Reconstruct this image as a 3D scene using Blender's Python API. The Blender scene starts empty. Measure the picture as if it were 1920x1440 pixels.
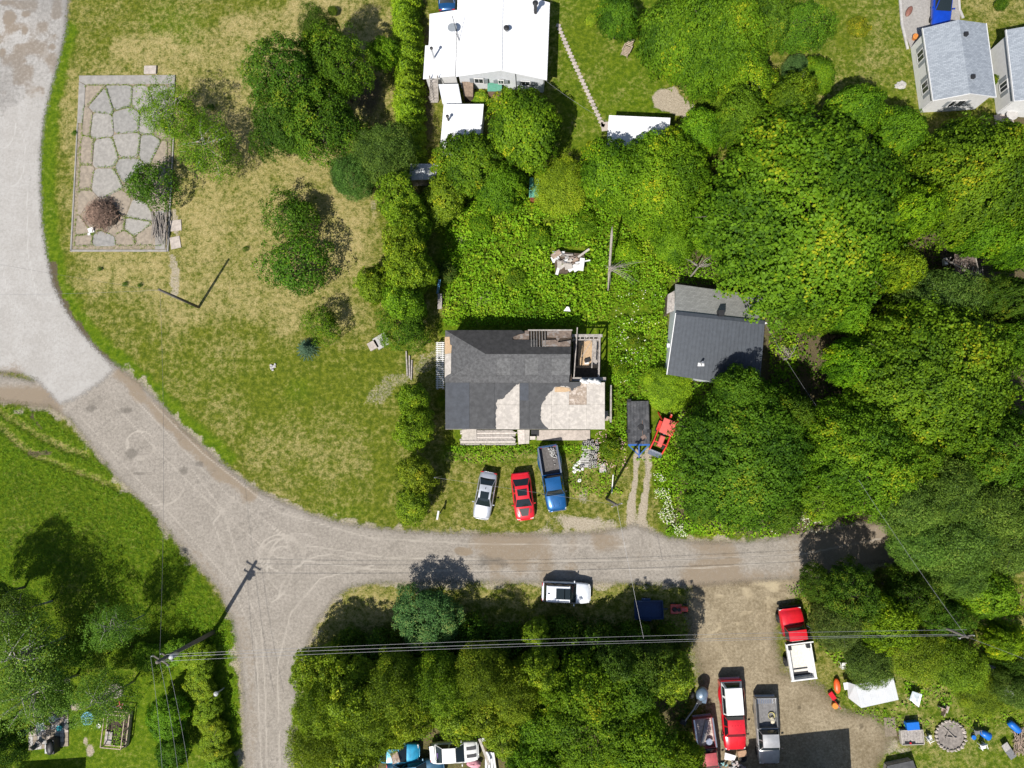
import bpy, bmesh, math, random
import numpy as np
from mathutils import Vector, Matrix, Quaternion

# ------------------------------------------------------------------ camera, sky, sun, exposure
SC = bpy.context.scene
COL = SC.collection
FPX, HC = 1333.0, 67.0                       # focal length in photo pixels, flying height in metres
_d = Vector(((1012 - 960) / FPX, -(860 - 720) / FPX, -1.0)).normalized()
QROT = _d.rotation_difference(Vector((0, 0, -1)))
RM = np.array(QROT.to_matrix())
cam_d = bpy.data.cameras.new('camera')
cam_d.sensor_width = 36.0
cam_d.lens = 36.0 * FPX / 1920.0
cam_d.clip_start, cam_d.clip_end = 0.5, 3000.0
cam = bpy.data.objects.new('camera', cam_d)
cam.location = (0, 0, HC)
cam.rotation_mode = 'QUATERNION'
cam.rotation_quaternion = QROT
COL.objects.link(cam)
SC.camera = cam

SUN_EL, SUN_AZ = math.radians(53.0), math.radians(30.0)   # shadows fall 30 degrees right of "up"
to_sun = Vector((-math.sin(SUN_AZ) * math.cos(SUN_EL), -math.cos(SUN_AZ) * math.cos(SUN_EL), math.sin(SUN_EL)))
W = bpy.data.worlds.new('World'); SC.world = W; W.use_nodes = True
nt = W.node_tree; nt.nodes.clear()
sky = nt.nodes.new('ShaderNodeTexSky'); sky.sky_type = 'NISHITA'; sky.sun_disc = False
sky.sun_elevation = SUN_EL
sky.sun_rotation = math.atan2(to_sun.x, to_sun.y)
bg = nt.nodes.new('ShaderNodeBackground'); bg.inputs['Strength'].default_value = 0.085
wo = nt.nodes.new('ShaderNodeOutputWorld')
nt.links.new(sky.outputs[0], bg.inputs[0]); nt.links.new(bg.outputs[0], wo.inputs[0])
sun_d = bpy.data.lights.new('sun', 'SUN'); sun_d.energy = 5.0; sun_d.angle = math.radians(0.55); sun_d.color = (1.0, 0.955, 0.88)
sun = bpy.data.objects.new('sun', sun_d); COL.objects.link(sun)
sun.rotation_mode = 'QUATERNION'; sun.rotation_quaternion = to_sun.to_track_quat('Z', 'Y')
sun.location = to_sun * 150
vs = SC.view_settings
vs.view_transform = 'Standard'; vs.look = 'None'; vs.exposure = 0.45; vs.gamma = 1.0; vs.use_curve_mapping = False
SC.cycles.max_bounces = 6; SC.cycles.diffuse_bounces = 3; SC.cycles.glossy_bounces = 3
SC.cycles.transparent_max_bounces = 12; SC.cycles.transmission_bounces = 4

# ------------------------------------------------------------------ helpers
random.seed(7)
RNG = np.random.default_rng(7)
R_ = random.uniform

def P(px, py, z=0.0):
    """the point of the place that the photograph shows at this pixel, at height z"""
    r = RM @ np.array([(px - 960) / FPX, -(py - 720) / FPX, -1.0])
    s = (z - HC) / r[2]
    return Vector((r[0] * s, r[1] * s, z))

def pix(x, y, z=0.0):
    """arrays of ground points -> photo pixels (used to lay out the ground map)"""
    p = np.stack([x, y, np.zeros_like(x) + (z - HC)], -1) @ RM
    return 960 + FPX * p[..., 0] / -p[..., 2], 720 - FPX * p[..., 1] / -p[..., 2]

def tag(o, label=None, cat=None, group=None, kind=None):
    if label: o['label'] = label
    if cat: o['category'] = cat
    if group: o['group'] = group
    if kind: o['kind'] = kind
    return o

def thing(name, label, cat, loc=(0, 0, 0), rz=0.0, group=None):
    o = bpy.data.objects.new(name, None)
    o.empty_display_size = 0.2
    COL.objects.link(o)
    o.location = loc; o.rotation_euler = (0, 0, rz)
    return tag(o, label, cat, group)

def link(name, me, parent=None, loc=None, rz=0.0):
    o = bpy.data.objects.new(name, me); COL.objects.link(o)
    if parent: o.parent = parent
    if loc is not None: o.location = loc
    if rz: o.rotation_euler = (0, 0, rz)
    return o

def copy_tree(o, parent=None):
    c = o.copy(); COL.objects.link(c); c.parent = parent
    for ch in list(o.children): copy_tree(ch, c)
    return c

class MB:
    """collects simple solids; build() links them as ONE mesh object"""
    def __init__(s): s.v = []; s.f = []; s.o = Vector((0, 0, 0))
    def add(s, vs, fs):
        n = len(s.v); s.v += [tuple(v) for v in vs]; s.f += [tuple(i + n for i in f) for f in fs]; return s
    def box(s, c, d, rz=0.0, rot=None, taper=1.0):
        x, y, z = d[0] / 2, d[1] / 2, d[2] / 2
        m = rot if rot is not None else Matrix.Rotation(rz, 3, 'Z')
        vs = []
        for k in (-1, 1):
            t = taper if k > 0 else 1.0
            for a, b in ((-1, -1), (1, -1), (1, 1), (-1, 1)):
                vs.append(Vector(c) + m @ Vector((a * x * t, b * y * t, k * z)))
        return s.add(vs, [(3, 2, 1, 0), (4, 5, 6, 7), (0, 1, 5, 4), (1, 2, 6, 5), (2, 3, 7, 6), (3, 0, 4, 7)])
    def bar(s, a, b, w, h=None):
        """a square bar from a to b"""
        a, b = Vector(a), Vector(b); d = b - a
        if d.length < 1e-6: return s
        q = d.to_track_quat('Y', 'Z').to_matrix()
        return s.box((a + b) / 2, (w, d.length, h or w), rot=q)
    def slab(s, top, t):
        """a plate: polygon of points (any slope), extruded straight down by t"""
        n = len(top); vs = [Vector(p) for p in top]; vs += [v - Vector((0, 0, t)) for v in vs[:n]]
        fs = [tuple(range(n)), tuple(range(2 * n - 1, n - 1, -1))]
        a = sum((vs[i].x * vs[(i + 1) % n].y - vs[(i + 1) % n].x * vs[i].y) for i in range(n))
        for i in range(n):
            j = (i + 1) % n; fs.append((i, i + n, j + n, j))
        if a < 0: fs = [f[::-1] for f in fs]
        return s.add(vs, fs)
    def face(s, pts): return s.add(pts, [tuple(range(len(pts)))])
    def tube(s, pts, rad, n=8, cap=True):
        pts = [Vector(p) for p in pts]
        if not hasattr(rad, '__len__'): rad = [rad] * len(pts)
        vs = []; fs = []
        for i, p in enumerate(pts):
            d = (pts[min(i + 1, len(pts) - 1)] - pts[max(i - 1, 0)])
            q = d.to_track_quat('Z', 'Y').to_matrix()
            for k in range(n):
                a = 2 * math.pi * k / n
                vs.append(p + q @ Vector((math.cos(a) * rad[i], math.sin(a) * rad[i], 0)))
        for i in range(len(pts) - 1):
            for k in range(n):
                k2 = (k + 1) % n
                fs.append((i * n + k, i * n + k2, (i + 1) * n + k2, (i + 1) * n + k))
        if cap:
            fs.append(tuple(range(n - 1, -1, -1))); b = (len(pts) - 1) * n; fs.append(tuple(range(b, b + n)))
        return s.add(vs, fs)
    def lathe(s, c, prof, n=16, axis='Z'):
        c = Vector(c); vs = []; fs = []
        for r, z in prof:
            for k in range(n):
                a = 2 * math.pi * k / n
                v = Vector((r * math.cos(a), r * math.sin(a), z))
                if axis == 'X': v = Vector((v.z, v.x, v.y))
                vs.append(c + v)
        for i in range(len(prof) - 1):
            for k in range(n):
                k2 = (k + 1) % n
                fs.append((i * n + k, i * n + k2, (i + 1) * n + k2, (i + 1) * n + k))
        fs.append(tuple(range(n - 1, -1, -1))); b = (len(prof) - 1) * n; fs.append(tuple(range(b, b + n)))
        return s.add(vs, fs)
    def patch(s, a, b, c, d, n=4, bulge=0.0, up=None):
        """a curved sheet between four corners (a-b bottom edge, d-c top edge)"""
        a, b, c, d = map(Vector, (a, b, c, d)); nrm = ((b - a).cross(d - a)).normalized()
        if up is not None and nrm.dot(Vector(up)) < 0: nrm = -nrm
        vs = []; fs = []
        for j in range(n + 1):
            for i in range(n + 1):
                u, w = i / n, j / n
                p = a.lerp(b, u).lerp(d.lerp(c, u), w)
                vs.append(p + nrm * bulge * (4 * u * (1 - u)) * (0.3 + 0.7 * 4 * w * (1 - w)))
        for j in range(n):
            for i in range(n):
                k = j * (n + 1) + i; fs.append((k, k + 1, k + n + 2, k + n + 1))
        return s.add(vs, fs)
    def blob(s, c, d, n=8, rough=0.25, seed=0):
        rr = random.Random(seed * 31 + int(abs(c[0]) * 977 + abs(c[1]) * 613)); vs = []; fs = []; m = max(3, n // 2)
        for j in range(m + 1):
            t = math.pi * j / m
            for i in range(n):
                a = 2 * math.pi * i / n; k = 1 + rr.uniform(-rough, rough)
                vs.append((c[0] + d[0] * math.sin(t) * math.cos(a) * k, c[1] + d[1] * math.sin(t) * math.sin(a) * k, c[2] + d[2] * math.cos(t) * k))
        for j in range(m):
            for i in range(n):
                i2 = (i + 1) % n; fs.append((j * n + i, (j + 1) * n + i, (j + 1) * n + i2, j * n + i2))
        return s.add(vs, fs)
    def mesh(s, name, m, smooth=False):
        me = bpy.data.meshes.new(name); me.from_pydata([(v[0] - s.o[0], v[1] - s.o[1], v[2] - s.o[2]) for v in s.v], [], s.f)
        me.materials.append(m)
        if smooth: me.polygons.foreach_set('use_smooth', [True] * len(me.polygons))
        me.update(); return me
    def build(s, name, m, parent=None, smooth=False, bevel=0.0):
        if parent is not None and s.o.length == 0 and getattr(parent, '_w', None): pass
        o = link(name, s.mesh(name, m, smooth), parent)
        if bevel:
            b = o.modifiers.new('bevel', 'BEVEL'); b.width = bevel; b.segments = 1; b.limit_method = 'ANGLE'
        return o

def mb(origin=None):
    m = MB()
    if origin is not None: m.o = Vector(origin)
    return m

def np_mesh(name, verts, quads, mat, attrs=None, smooth=False):
    me = bpy.data.meshes.new(name)
    nv, nq = len(verts), len(quads)
    me.vertices.add(nv); me.vertices.foreach_set('co', np.ascontiguousarray(verts, np.float32).ravel())
    me.loops.add(nq * 4); me.loops.foreach_set('vertex_index', np.ascontiguousarray(quads, np.int32).ravel())
    me.polygons.add(nq); me.polygons.foreach_set('loop_start', np.arange(0, nq * 4, 4, dtype=np.int32))
    if smooth: me.polygons.foreach_set('use_smooth', np.ones(nq, bool))
    me.materials.append(mat)
    me.update(calc_edges=True)
    for an, (dom, arr) in (attrs or {}).items():
        arr = np.asarray(arr, np.float32)
        if arr.ndim == 1:
            a = me.attributes.new(an, 'FLOAT', dom); a.data.foreach_set('value', arr)
        else:
            a = me.attributes.new(an, 'FLOAT_COLOR', dom)
            full = np.ones((len(arr), 4), np.float32); full[:, :arr.shape[1]] = arr
            a.data.foreach_set('color', full.ravel())
    me.validate(); return me

# ------------------------------------------------------------------ materials
MATS = {}
class N:
    """tiny node-tree writer"""
    def __init__(s, name):
        s.m = bpy.data.materials.new(name); s.m.use_nodes = True; s.t = s.m.node_tree; s.t.nodes.clear()
    def n(s, typ, **kw):
        x = s.t.nodes.new('ShaderNode' + typ)
        for k, v in kw.items():
            if k.startswith('_'): setattr(x, k[1:], v)
            else:
                s.set(x, k.replace('__', ' '), v)
        return x
    def set(s, x, key, v):
        i = x.inputs[int(key[1:])] if key[0] == 'i' and key[1:].isdigit() else x.inputs[key]
        if isinstance(v, bpy.types.NodeSocket): s.t.links.new(v, i)
        elif isinstance(v, bpy.types.Node): s.t.links.new(v.outputs[0], i)
        else:
            if hasattr(i.default_value, '__len__') and len(i.default_value) == 4 and len(v) == 3: v = (*v, 1.0)
            i.default_value = v
    def noise(s, scale, detail=4.0, rough=0.6, vec=None, dist=0.0):
        x = s.n('TexNoise', Scale=scale, Detail=detail, Roughness=rough, Distortion=dist)
        s.set(x, 'Vector', vec if vec is not None else s.pos()); return x.outputs[0]
    def pos(s):
        if not hasattr(s, '_p'): s._p = s.n('NewGeometry').outputs['Position']
        return s._p
    def obj(s):
        if not hasattr(s, '_oc'): s._oc = s.n('TexCoord').outputs['Object']
        return s._oc
    def mix(s, f, a, b, mode='MIX'):
        x = s.n('Mix', _data_type='RGBA', _blend_type=mode)
        s.set(x, 'i0', f); s.set(x, 'i6', a); s.set(x, 'i7', b); return x.outputs[2]
    def math(s, op, a, b=0.0, clamp=False):
        x = s.n('Math', _operation=op, _use_clamp=clamp); s.set(x, 'i0', a); s.set(x, 'i1', b); return x.outputs[0]
    def ramp(s, v, a, b, c=0.0, d=1.0):
        x = s.n('MapRange', _interpolation_type='SMOOTHSTEP'); s.set(x, 'i0', v); s.set(x, 'i1', a); s.set(x, 'i2', b); s.set(x, 'i3', c); s.set(x, 'i4', d); return x.outputs[0]
    def attr(s, name, out='Fac'):
        x = s.n('Attribute', _attribute_name=name); return x.outputs[out]
    def out(s, bsdf, disp=None):
        o = s.n('OutputMaterial'); s.t.links.new(bsdf.outputs[0] if isinstance(bsdf, bpy.types.Node) else bsdf, o.inputs[0]); return s.m

def mat(name, col, rough=0.7, var=0.25, scale=6.0, bump=0.0, bscale=40.0, metal=0.0, spec=0.4, coat=0.0, col2=None, stretch=None, objco=True, dirt=0.0):
    """a painted / weathered surface: base colour with noise variation, optional second colour patches and bump"""
    if name in MATS: return MATS[name]
    w = N(name); vec = w.obj() if objco else w.pos()
    if stretch:
        mp = w.n('Mapping', Vector=vec); mp.inputs['Scale'].default_value = stretch; vec = mp.outputs[0]
    a = w.noise(scale, 6, 0.65, vec); b = w.noise(scale * 6.3, 3, 0.6, vec)
    c = w.mix(w.ramp(a, 0.3, 0.72), tuple(x * (1 - var) for x in col), tuple(min(1, x * (1 + var * 0.7)) for x in col))
    c = w.mix(w.ramp(b, 0.35, 0.75, 0, min(1.0, var * 1.4)), c, tuple(x * 0.72 for x in col))
    if col2: c = w.mix(w.ramp(w.noise(scale * 0.55, 5, 0.7, vec), 0.5, 0.62), c, col2)
    if dirt: c = w.mix(w.ramp(w.noise(scale * 1.7, 8, 0.75, vec), 0.5, 0.75, 0, dirt), c, (0.16, 0.13, 0.09))
    p = w.n('BsdfPrincipled', Base__Color=c, Roughness=rough, Metallic=metal)
    p.inputs['Specular IOR Level'].default_value = spec
    p.inputs['Coat Weight'].default_value = coat; p.inputs['Coat Roughness'].default_value = 0.08
    if bump:
        bn = w.n('Bump', Height=w.noise(bscale, 5, 0.7, vec)); bn.inputs['Strength'].default_value = bump; bn.inputs['Distance'].default_value = 0.03
        w.set(p, 'Normal', bn)
    MATS[name] = w.out(p); return MATS[name]

def paint(name, col, metal=0.25, rough=0.32, fade=0.12):
    return mat(name, col, rough=rough, var=fade, scale=2.5, metal=metal, spec=0.5, coat=0.7)
def wood(name, col, var=0.4, col2=None):
    return mat(name, col, rough=0.85, var=var, scale=5.0, bump=0.35, bscale=30, stretch=(1, 1, 1), col2=col2, spec=0.2)
def glass(name='vehicle_glass', col=(0.012, 0.018, 0.02), rough=0.06):
    if name in MATS: return MATS[name]
    w = N(name); p = w.n('BsdfPrincipled', Base__Color=col, Roughness=rough); p.inputs['Specular IOR Level'].default_value = 0.6
    MATS[name] = w.out(p); return MATS[name]
# ------------------------------------------------------------------ the ground map: lawns, road, driveways
def sdist(px, py, poly):
    """signed distance in photo pixels to a polygon, positive inside"""
    poly = np.array(poly, float); d = np.full(px.shape, 1e9); ins = np.zeros(px.shape, bool)
    n = len(poly)
    for i in range(n):
        x0, y0 = poly[i]; x1, y1 = poly[(i + 1) % n]
        ex, ey = x1 - x0, y1 - y0; L = ex * ex + ey * ey + 1e-9
        t = np.clip(((px - x0) * ex + (py - y0) * ey) / L, 0, 1)
        d = np.minimum(d, (px - x0 - t * ex) ** 2 + (py - y0 - t * ey) ** 2)
        c = ((y0 > py) != (y1 > py)) & (px < ex * (py - y0) / (ey if abs(ey) > 1e-9 else 1e-9) + x0)
        ins ^= c
    d = np.sqrt(d); return np.where(ins, d, -d)

def ldist(px, py, line):
    d = np.full(px.shape, 1e9)
    for (x0, y0), (x1, y1) in zip(line[:-1], line[1:]):
        ex, ey = x1 - x0, y1 - y0; L = ex * ex + ey * ey + 1e-9
        t = np.clip(((px - x0) * ex + (py - y0) * ey) / L, 0, 1)
        d = np.minimum(d, (px - x0 - t * ex) ** 2 + (py - y0 - t * ey) ** 2)
    return np.sqrt(d)

def sstep(x, a, b):
    t = np.clip((x - a) / (b - a), 0, 1); return t * t * (3 - 2 * t)

def vnoise(x, y, s, seed=0):
    """cheap smooth value noise, 0..1"""
    x = x / s + seed * 17.3; y = y / s - seed * 9.1
    xi, yi = np.floor(x).astype(np.int64), np.floor(y).astype(np.int64); fx, fy = x - xi, y - yi
    fx = fx * fx * (3 - 2 * fx); fy = fy * fy * (3 - 2 * fy)
    def h(a, b):
        n = (a * 374761393 + b * 668265263 + seed * 144665) & 0x7fffffff
        n = ((n ^ (n >> 13)) * 1274126177) & 0x7fffffff
        return ((n ^ (n >> 16)) & 0xffff) / 65535.0
    return (h(xi, yi) * (1 - fx) + h(xi + 1, yi) * fx) * (1 - fy) + (h(xi, yi + 1) * (1 - fx) + h(xi + 1, yi + 1) * fx) * fy

ROAD = [(-60, 690), (60, 715), (100, 690), (190, 668), (238, 700), (265, 722), (300, 757), (340, 802), (395, 851), (440, 889), (480, 918),
        (530, 943), (580, 964), (640, 982), (700, 991), (760, 997), (840, 1000), (900, 1001), (960, 1003), (1100, 1001), (1165, 992), (1190, 984), (1218, 996), (1250, 1009),
        (1300, 1016), (1400, 1017), (1450, 1011), (1550, 998), (1630, 984), (1720, 975), (1730, 1050), (1640, 1056), (1515, 1082), (1300, 1098), (1200, 1092),
        (1000, 1091), (900, 1090), (800, 1091), (700, 1092), (660, 1098), (625, 1122), (590, 1172), (574, 1212), (562, 1262), (553, 1330), (548, 1400), (545, 1520),
        (462, 1520), (460, 1440), (456, 1300), (450, 1230), (436, 1160), (412, 1105), (372, 1060), (330, 1010), (280, 950), (220, 893), (170, 832), (130, 783), (96, 764), (0, 752), (-60, 748)]
PAVED = [(-80, -60), (130, -60), (128, 0), (122, 60), (110, 110), (95, 165), (82, 220), (75, 290), (75, 345), (78, 420), (86, 475), (97, 530), (120, 577), (150, 622), (190, 665), (213, 692),
         (190, 715), (150, 742), (112, 758), (92, 735), (70, 712), (40, 700), (-80, 692)]
YARD = [(1296, 1090), (1400, 1078), (1512, 1076), (1495, 1108), (1458, 1145), (1452, 1205), (1466, 1262), (1540, 1290), (1575, 1335), (1640, 1345), (1668, 1385), (1662, 1400), (1600, 1520),
        (1280, 1520), (1325, 1430), (1330, 1330), (1306, 1230), (1292, 1150)]
DRIVE = [(1686, -60), (1800, -60), (1800, 40), (1760, 95), (1709, 95), (1690, 45)]
LANE_A = [(1196, 845), (1190, 900), (1182, 960), (1180, 1000)]
LANE_B = [(1216, 845), (1215, 890), (1208, 940), (1203, 1000)]

xs = np.concatenate([[-900, -400, -200, -120, -80], np.arange(-66, 58.01, 0.22), [70, 110, 200, 400, 900]])
ys = np.concatenate([[-900, -400, -200, -120, -60, -42], np.arange(-34, 54.01, 0.22), [62, 80, 120, 200, 400, 900]])
gx, gy = np.meshgrid(xs, ys); gx = gx.ravel(); gy = gy.ravel()
qx, qy = pix(gx, gy)
big = vnoise(gx, gy, 6.0, 1); mid = vnoise(gx, gy, 1.7, 2); fine = vnoise(gx, gy, 0.6, 3)
def blob(cx, cy, rx, ry, soft=0.5, wob=0.35):
    r = np.hypot((qx - cx) / rx, (qy - cy) / ry) + (mid - 0.5) * wob + (fine - 0.5) * wob * 0.6
    return 1 - sstep(r, 1 - soft, 1.0)
def area(poly, soft=30, wob=20):
    return sstep(sdist(qx, qy, poly) + (mid - 0.5) * wob * 2 + (fine - .5) * wob, -soft, soft)
def line(pts, w, soft=4, wob=4):
    return 1 - sstep(ldist(qx, qy, pts) + (mid - 0.5) * wob + (fine - 0.5) * wob, w, w + soft)
def over(a, b): return np.maximum(a, b)

dry = 0.45 * np.ones_like(gx); lush = np.zeros_like(gx); dirt = np.zeros_like(gx); sand = np.zeros_like(gx); tall = np.zeros_like(gx)
dry = over(dry, 0.80 * area([(90, 130), (330, 60), (740, -60), (745, 330), (700, 640), (560, 640), (330, 620), (130, 560)], 60))
for a in ((430, 260, 90, 150, .96), (600, 30, 150, 60, .9), (640, 430, 110, 160, .92), (400, 420, 90, 60, .9), (280, 90, 120, 60, .9), (700, 70, 40, 130, .95), (560, 330, 100, 60, .85),
          (340, 330, 60, 120, .9), (480, 60, 140, 60, .85), (200, 520, 90, 60, .85), (330, 560, 60, 90, .85)):
    dry = over(dry, a[4] * blob(*a[:4], soft=.7))
lush = over(lush, 0.45 * blob(330, 50, 90, 70, .8)); lush = over(lush, 0.5 * blob(470, 120, 60, 80, .9))
dry = np.where(area([(430, 650), (760, 640), (760, 990), (640, 975), (300, 720), (250, 640)], 40) > 0.5, 0.32 + 0.5 * (big - .4), dry)
lush = over(lush, .15 * area([(430, 650), (760, 640), (760, 990), (640, 975), (300, 720), (250, 640)], 40))
dry = over(dry, .62 * blob(660, 870, 70, 80, .8)); lush = over(lush, .5 * blob(560, 735, 40, 40, .8)); lush = over(lush, .4 * blob(640, 960, 120, 30, .9))
LUSHFIELD = [(-80, 752), (90, 768), (170, 840), (280, 958), (370, 1068), (440, 1175), (455, 1440), (455, 1560), (-90, 1560)]
m = area(LUSHFIELD, 8, 6); lush = over(lush, m * (0.7 + .3 * big)); dry = dry * (1 - m) + m * (0.02 + 0.16 * (1 - big))
tall = over(tall, area([(-80, 752), (90, 768), (280, 958), (370, 1068), (440, 1175), (400, 1220), (-90, 1230)], 10, 8))
for l in ([(0, 800), (60, 850), (150, 885), (225, 915)], [(0, 770), (45, 800), (100, 830), (165, 855)]):
    k = line(l, 4, 6); dry = over(dry, 0.55 * k); lush = lush * (1 - .6 * k); tall = tall * (1 - k)
EDGE = [(124, 60), (112, 112), (98, 165), (87, 225), (80, 290), (80, 345), (83, 420), (92, 478), (104, 528), (128, 580), (160, 625), (200, 668), (245, 705), (300, 748), (350, 800), (420, 862)]
k = line([(x + 7, y - 3) for x, y in EDGE], 9, 14, 10); lush = over(lush, .85 * k); dry = dry * (1 - .85 * k)
CENTRE = [(830, 330), (1060, 330), (1260, 400), (1500, 430), (1500, 1005), (1250, 1005), (1225, 870), (1180, 860), (1150, 840), (1060, 850), (840, 850), (830, 640)]
m = area(CENTRE, 14, 16); lush = over(lush, m * (0.5 + .4 * mid)); dry = dry * (1 - m) + m * .1
dry = over(dry, 0.5 * area([(835, 850), (1160, 900), (1180, 990), (840, 995)], 16, 12)); lush = over(lush, .35 * blob(980, 850, 150, 30, .7))
sand = over(sand, .75 * blob(1075, 980, 70, 22, .8, .7)); sand = over(sand, .6 * blob(1150, 985, 40, 18, .8, .7)); sand = over(sand, .55 * blob(1095, 930, 16, 30, .8, .7)); sand = over(sand, .4 * blob(900, 995, 70, 10, .8))
m = area([(1030, -60), (1260, -60), (1260, 300), (1040, 300)], 20, 10); lush = over(lush, m * (.5 + .3 * big)); dry = dry * (1 - m) + m * (.18 + .25 * (mid - .3))
sand = over(sand, area([(1236, 163), (1265, 158), (1285, 185), (1330, 205), (1290, 225), (1222, 205), (1220, 182)], 5, 5))
m = area([(1540, -60), (1690, -60), (1720, 210), (1500, 210)], 16, 10); lush = over(lush, m * .4); dry = dry * (1 - m) + m * (.36 + .35 * (big - .4))
m = area([(1800, -60), (2000, -60), (2000, 60), (1800, 40)], 10, 4); dry = dry * (1 - m) + m * .55
dry = over(dry, .75 * area([(570, 1190), (620, 1130), (670, 1100), (780, 1095), (760, 1200), (650, 1200), (600, 1240)], 10, 8))
dry = over(dry, .6 * area([(860, 1095), (1300, 1098), (1290, 1180), (860, 1140)], 12, 8))
m = area([(1560, 1300), (1700, 1240), (2000, 1240), (2000, 1560), (1640, 1560), (1660, 1380)], 14, 10); lush = over(lush, m * .55); dry = dry * (1 - m) + m * (.35 + .3 * (big - .3))
m = area([(95, 1255), (300, 1250), (310, 1560), (-90, 1560), (30, 1420)], 8, 4); lush = over(lush, m * .75); dry = dry * (1 - m) + m * .12; tall = tall * (1 - m)
for a in ((126, 1278, 9, 9), (140, 1325, 12, 11), (168, 1408, 14, 16), (160, 1390, 7, 12)): sand = over(sand, .8 * blob(*a, soft=.6, wob=.5))
sand = over(sand, .8 * line(LANE_A, 4, 4, 5)); sand = over(sand, .8 * line(LANE_B, 5, 4, 5))
sand = over(sand, .45 * line([(700, 745), (740, 715), (790, 690), (830, 655)], 5, 18, 16)); sand = over(sand, .42 * blob(812, 670, 30, 22, .9))
sand = over(sand, .6 * line([(325, 400), (327, 545)], 8, 8, 12) * (mid > .45)); dirt = over(dirt, .7 * line([(60, 780), (110, 850), (50, 850)], 3, 6, 10) * (mid > .5))
for a in ((870, 450, 26, 16), (905, 560, 45, 26), (1140, 880, 16, 20), (700, 380, 14, 30), (1690, 160, 16, 10)): sand = over(sand, .45 * blob(*a, soft=.8, wob=.9))
dirt = over(dirt, .8 * blob(1700, 1375, 60, 50, .8, .6)); dirt = over(dirt, .5 * blob(1650, 1370, 30, 40, .6, .6)); sand = over(sand, .6 * blob(1665, 1400, 60, 24, .6, .8))
sand = over(sand, .62 * line(ROAD[4:], 3, 16, 22)); sand = over(sand, .45 * line(YARD, 3, 20, 24))
dirt = over(dirt, .75 * line([(97, 500), (105, 545), (130, 590), (165, 640), (215, 695)], 7, 6, 8))
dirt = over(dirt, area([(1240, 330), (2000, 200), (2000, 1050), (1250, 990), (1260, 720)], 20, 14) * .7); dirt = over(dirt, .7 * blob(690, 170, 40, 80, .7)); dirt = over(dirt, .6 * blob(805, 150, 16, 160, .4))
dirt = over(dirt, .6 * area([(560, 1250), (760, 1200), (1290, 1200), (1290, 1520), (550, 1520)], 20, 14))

w = N('ground_grass')
m1 = w.n('Attribute', _attribute_name='m1'); sp = w.n('SeparateColor', i0=m1.outputs['Color'])
m2 = w.n('Attribute', _attribute_name='m2'); sp2 = w.n('SeparateColor', i0=m2.outputs['Color'])
n1 = w.noise(0.35, 5, .6); n2 = w.noise(2.2, 6, .7); n3 = w.noise(6.0, 5, .75); n4 = w.noise(13.0, 4, .75)
nb = w.noise(1.1, 5, .65); n5 = w.noise(9.0, 5, .8)
g = w.mix(w.ramp(n2, .36, .66), (0.060, 0.084, 0.006), (0.145, 0.160, 0.013))
g = w.mix(sp.outputs[1], g, w.mix(w.ramp(n2, .34, .68), (0.046, 0.100, 0.002), (0.120, 0.186, 0.005)))
dn = w.math('ADD', sp.outputs[0], w.math('MULTIPLY', w.math('SUBTRACT', n3, .5), 1.7)); dn = w.math('ADD', dn, w.math('MULTIPLY', w.math('SUBTRACT', n2, .5), 1.3))
dn = w.math('ADD', dn, w.math('MULTIPLY', w.math('SUBTRACT', nb, .5), 1.2)); dn = w.math('ADD', dn, w.math('MULTIPLY', w.math('SUBTRACT', n1, .5), 1.1))
g = w.mix(w.ramp(dn, .2, 1.35), g, w.mix(w.ramp(n4, .35, .65), (0.26, 0.207, 0.068), (0.44, 0.365, 0.18)))
g = w.mix(w.ramp(n5, .52, .74, 0, .42), g, w.mix(sp.outputs[0], (0.040, 0.064, 0.005), (0.105, 0.098, 0.020)))
g = w.mix(w.ramp(n3, .56, .76, 0, .4), g, (0.055, 0.080, 0.008))
g = w.mix(w.ramp(w.noise(12, 4, .8), .58, .7, 0, .6), g, w.mix(sp.outputs[0], (0.20, 0.27, 0.05), (0.42, 0.36, 0.18)))
dd = w.math('ADD', sp.outputs[2], w.math('MULTIPLY', w.math('SUBTRACT', n3, .5), 1.0))
g = w.mix(w.ramp(dd, .3, .8), g, w.mix(n4, (0.055, 0.042, 0.026), (0.15, 0.115, 0.075)))
sd = w.math('ADD', sp2.outputs[0], w.math('MULTIPLY', w.math('SUBTRACT', n3, .5), 1.1))
g = w.mix(w.ramp(sd, .3, .72), g, w.mix(w.ramp(n4, .3, .7), (0.26, 0.215, 0.155), (0.44, 0.385, 0.30)))
p = w.n('BsdfPrincipled', Base__Color=g, Roughness=0.95); p.inputs['Specular IOR Level'].default_value = 0.1
hh = w.math('ADD', w.math('MULTIPLY', n3, .8), w.math('MULTIPLY', n4, .5)); hh = w.math('ADD', hh, w.math('MULTIPLY', n2, w.math('MULTIPLY', sp2.outputs[1], 3.0)))
bn = w.n('Bump', Height=hh); bn.inputs['Strength'].default_value = 1.0; bn.inputs['Distance'].default_value = 0.12
w.set(p, 'Normal', bn)
M_GROUND = w.out(p)
nx, ny = len(xs), len(ys); ii = np.arange(nx * ny).reshape(ny, nx)
quads = np.stack([ii[:-1, :-1], ii[:-1, 1:], ii[1:, 1:], ii[1:, :-1]], -1).reshape(-1, 4)
gz = 0.02 * (mid - .5) * (np.hypot(gx, gy) < 80)
gz = gz - 0.03
me = np_mesh('ground', np.stack([gx, gy, gz], -1), quads, M_GROUND, {'m1': ('POINT', np.stack([dry, lush, dirt], -1)), 'm2': ('POINT', np.stack([sand, tall, tall * 0], -1))}, smooth=True)
tag(link('ground', me), kind='structure')

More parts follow.
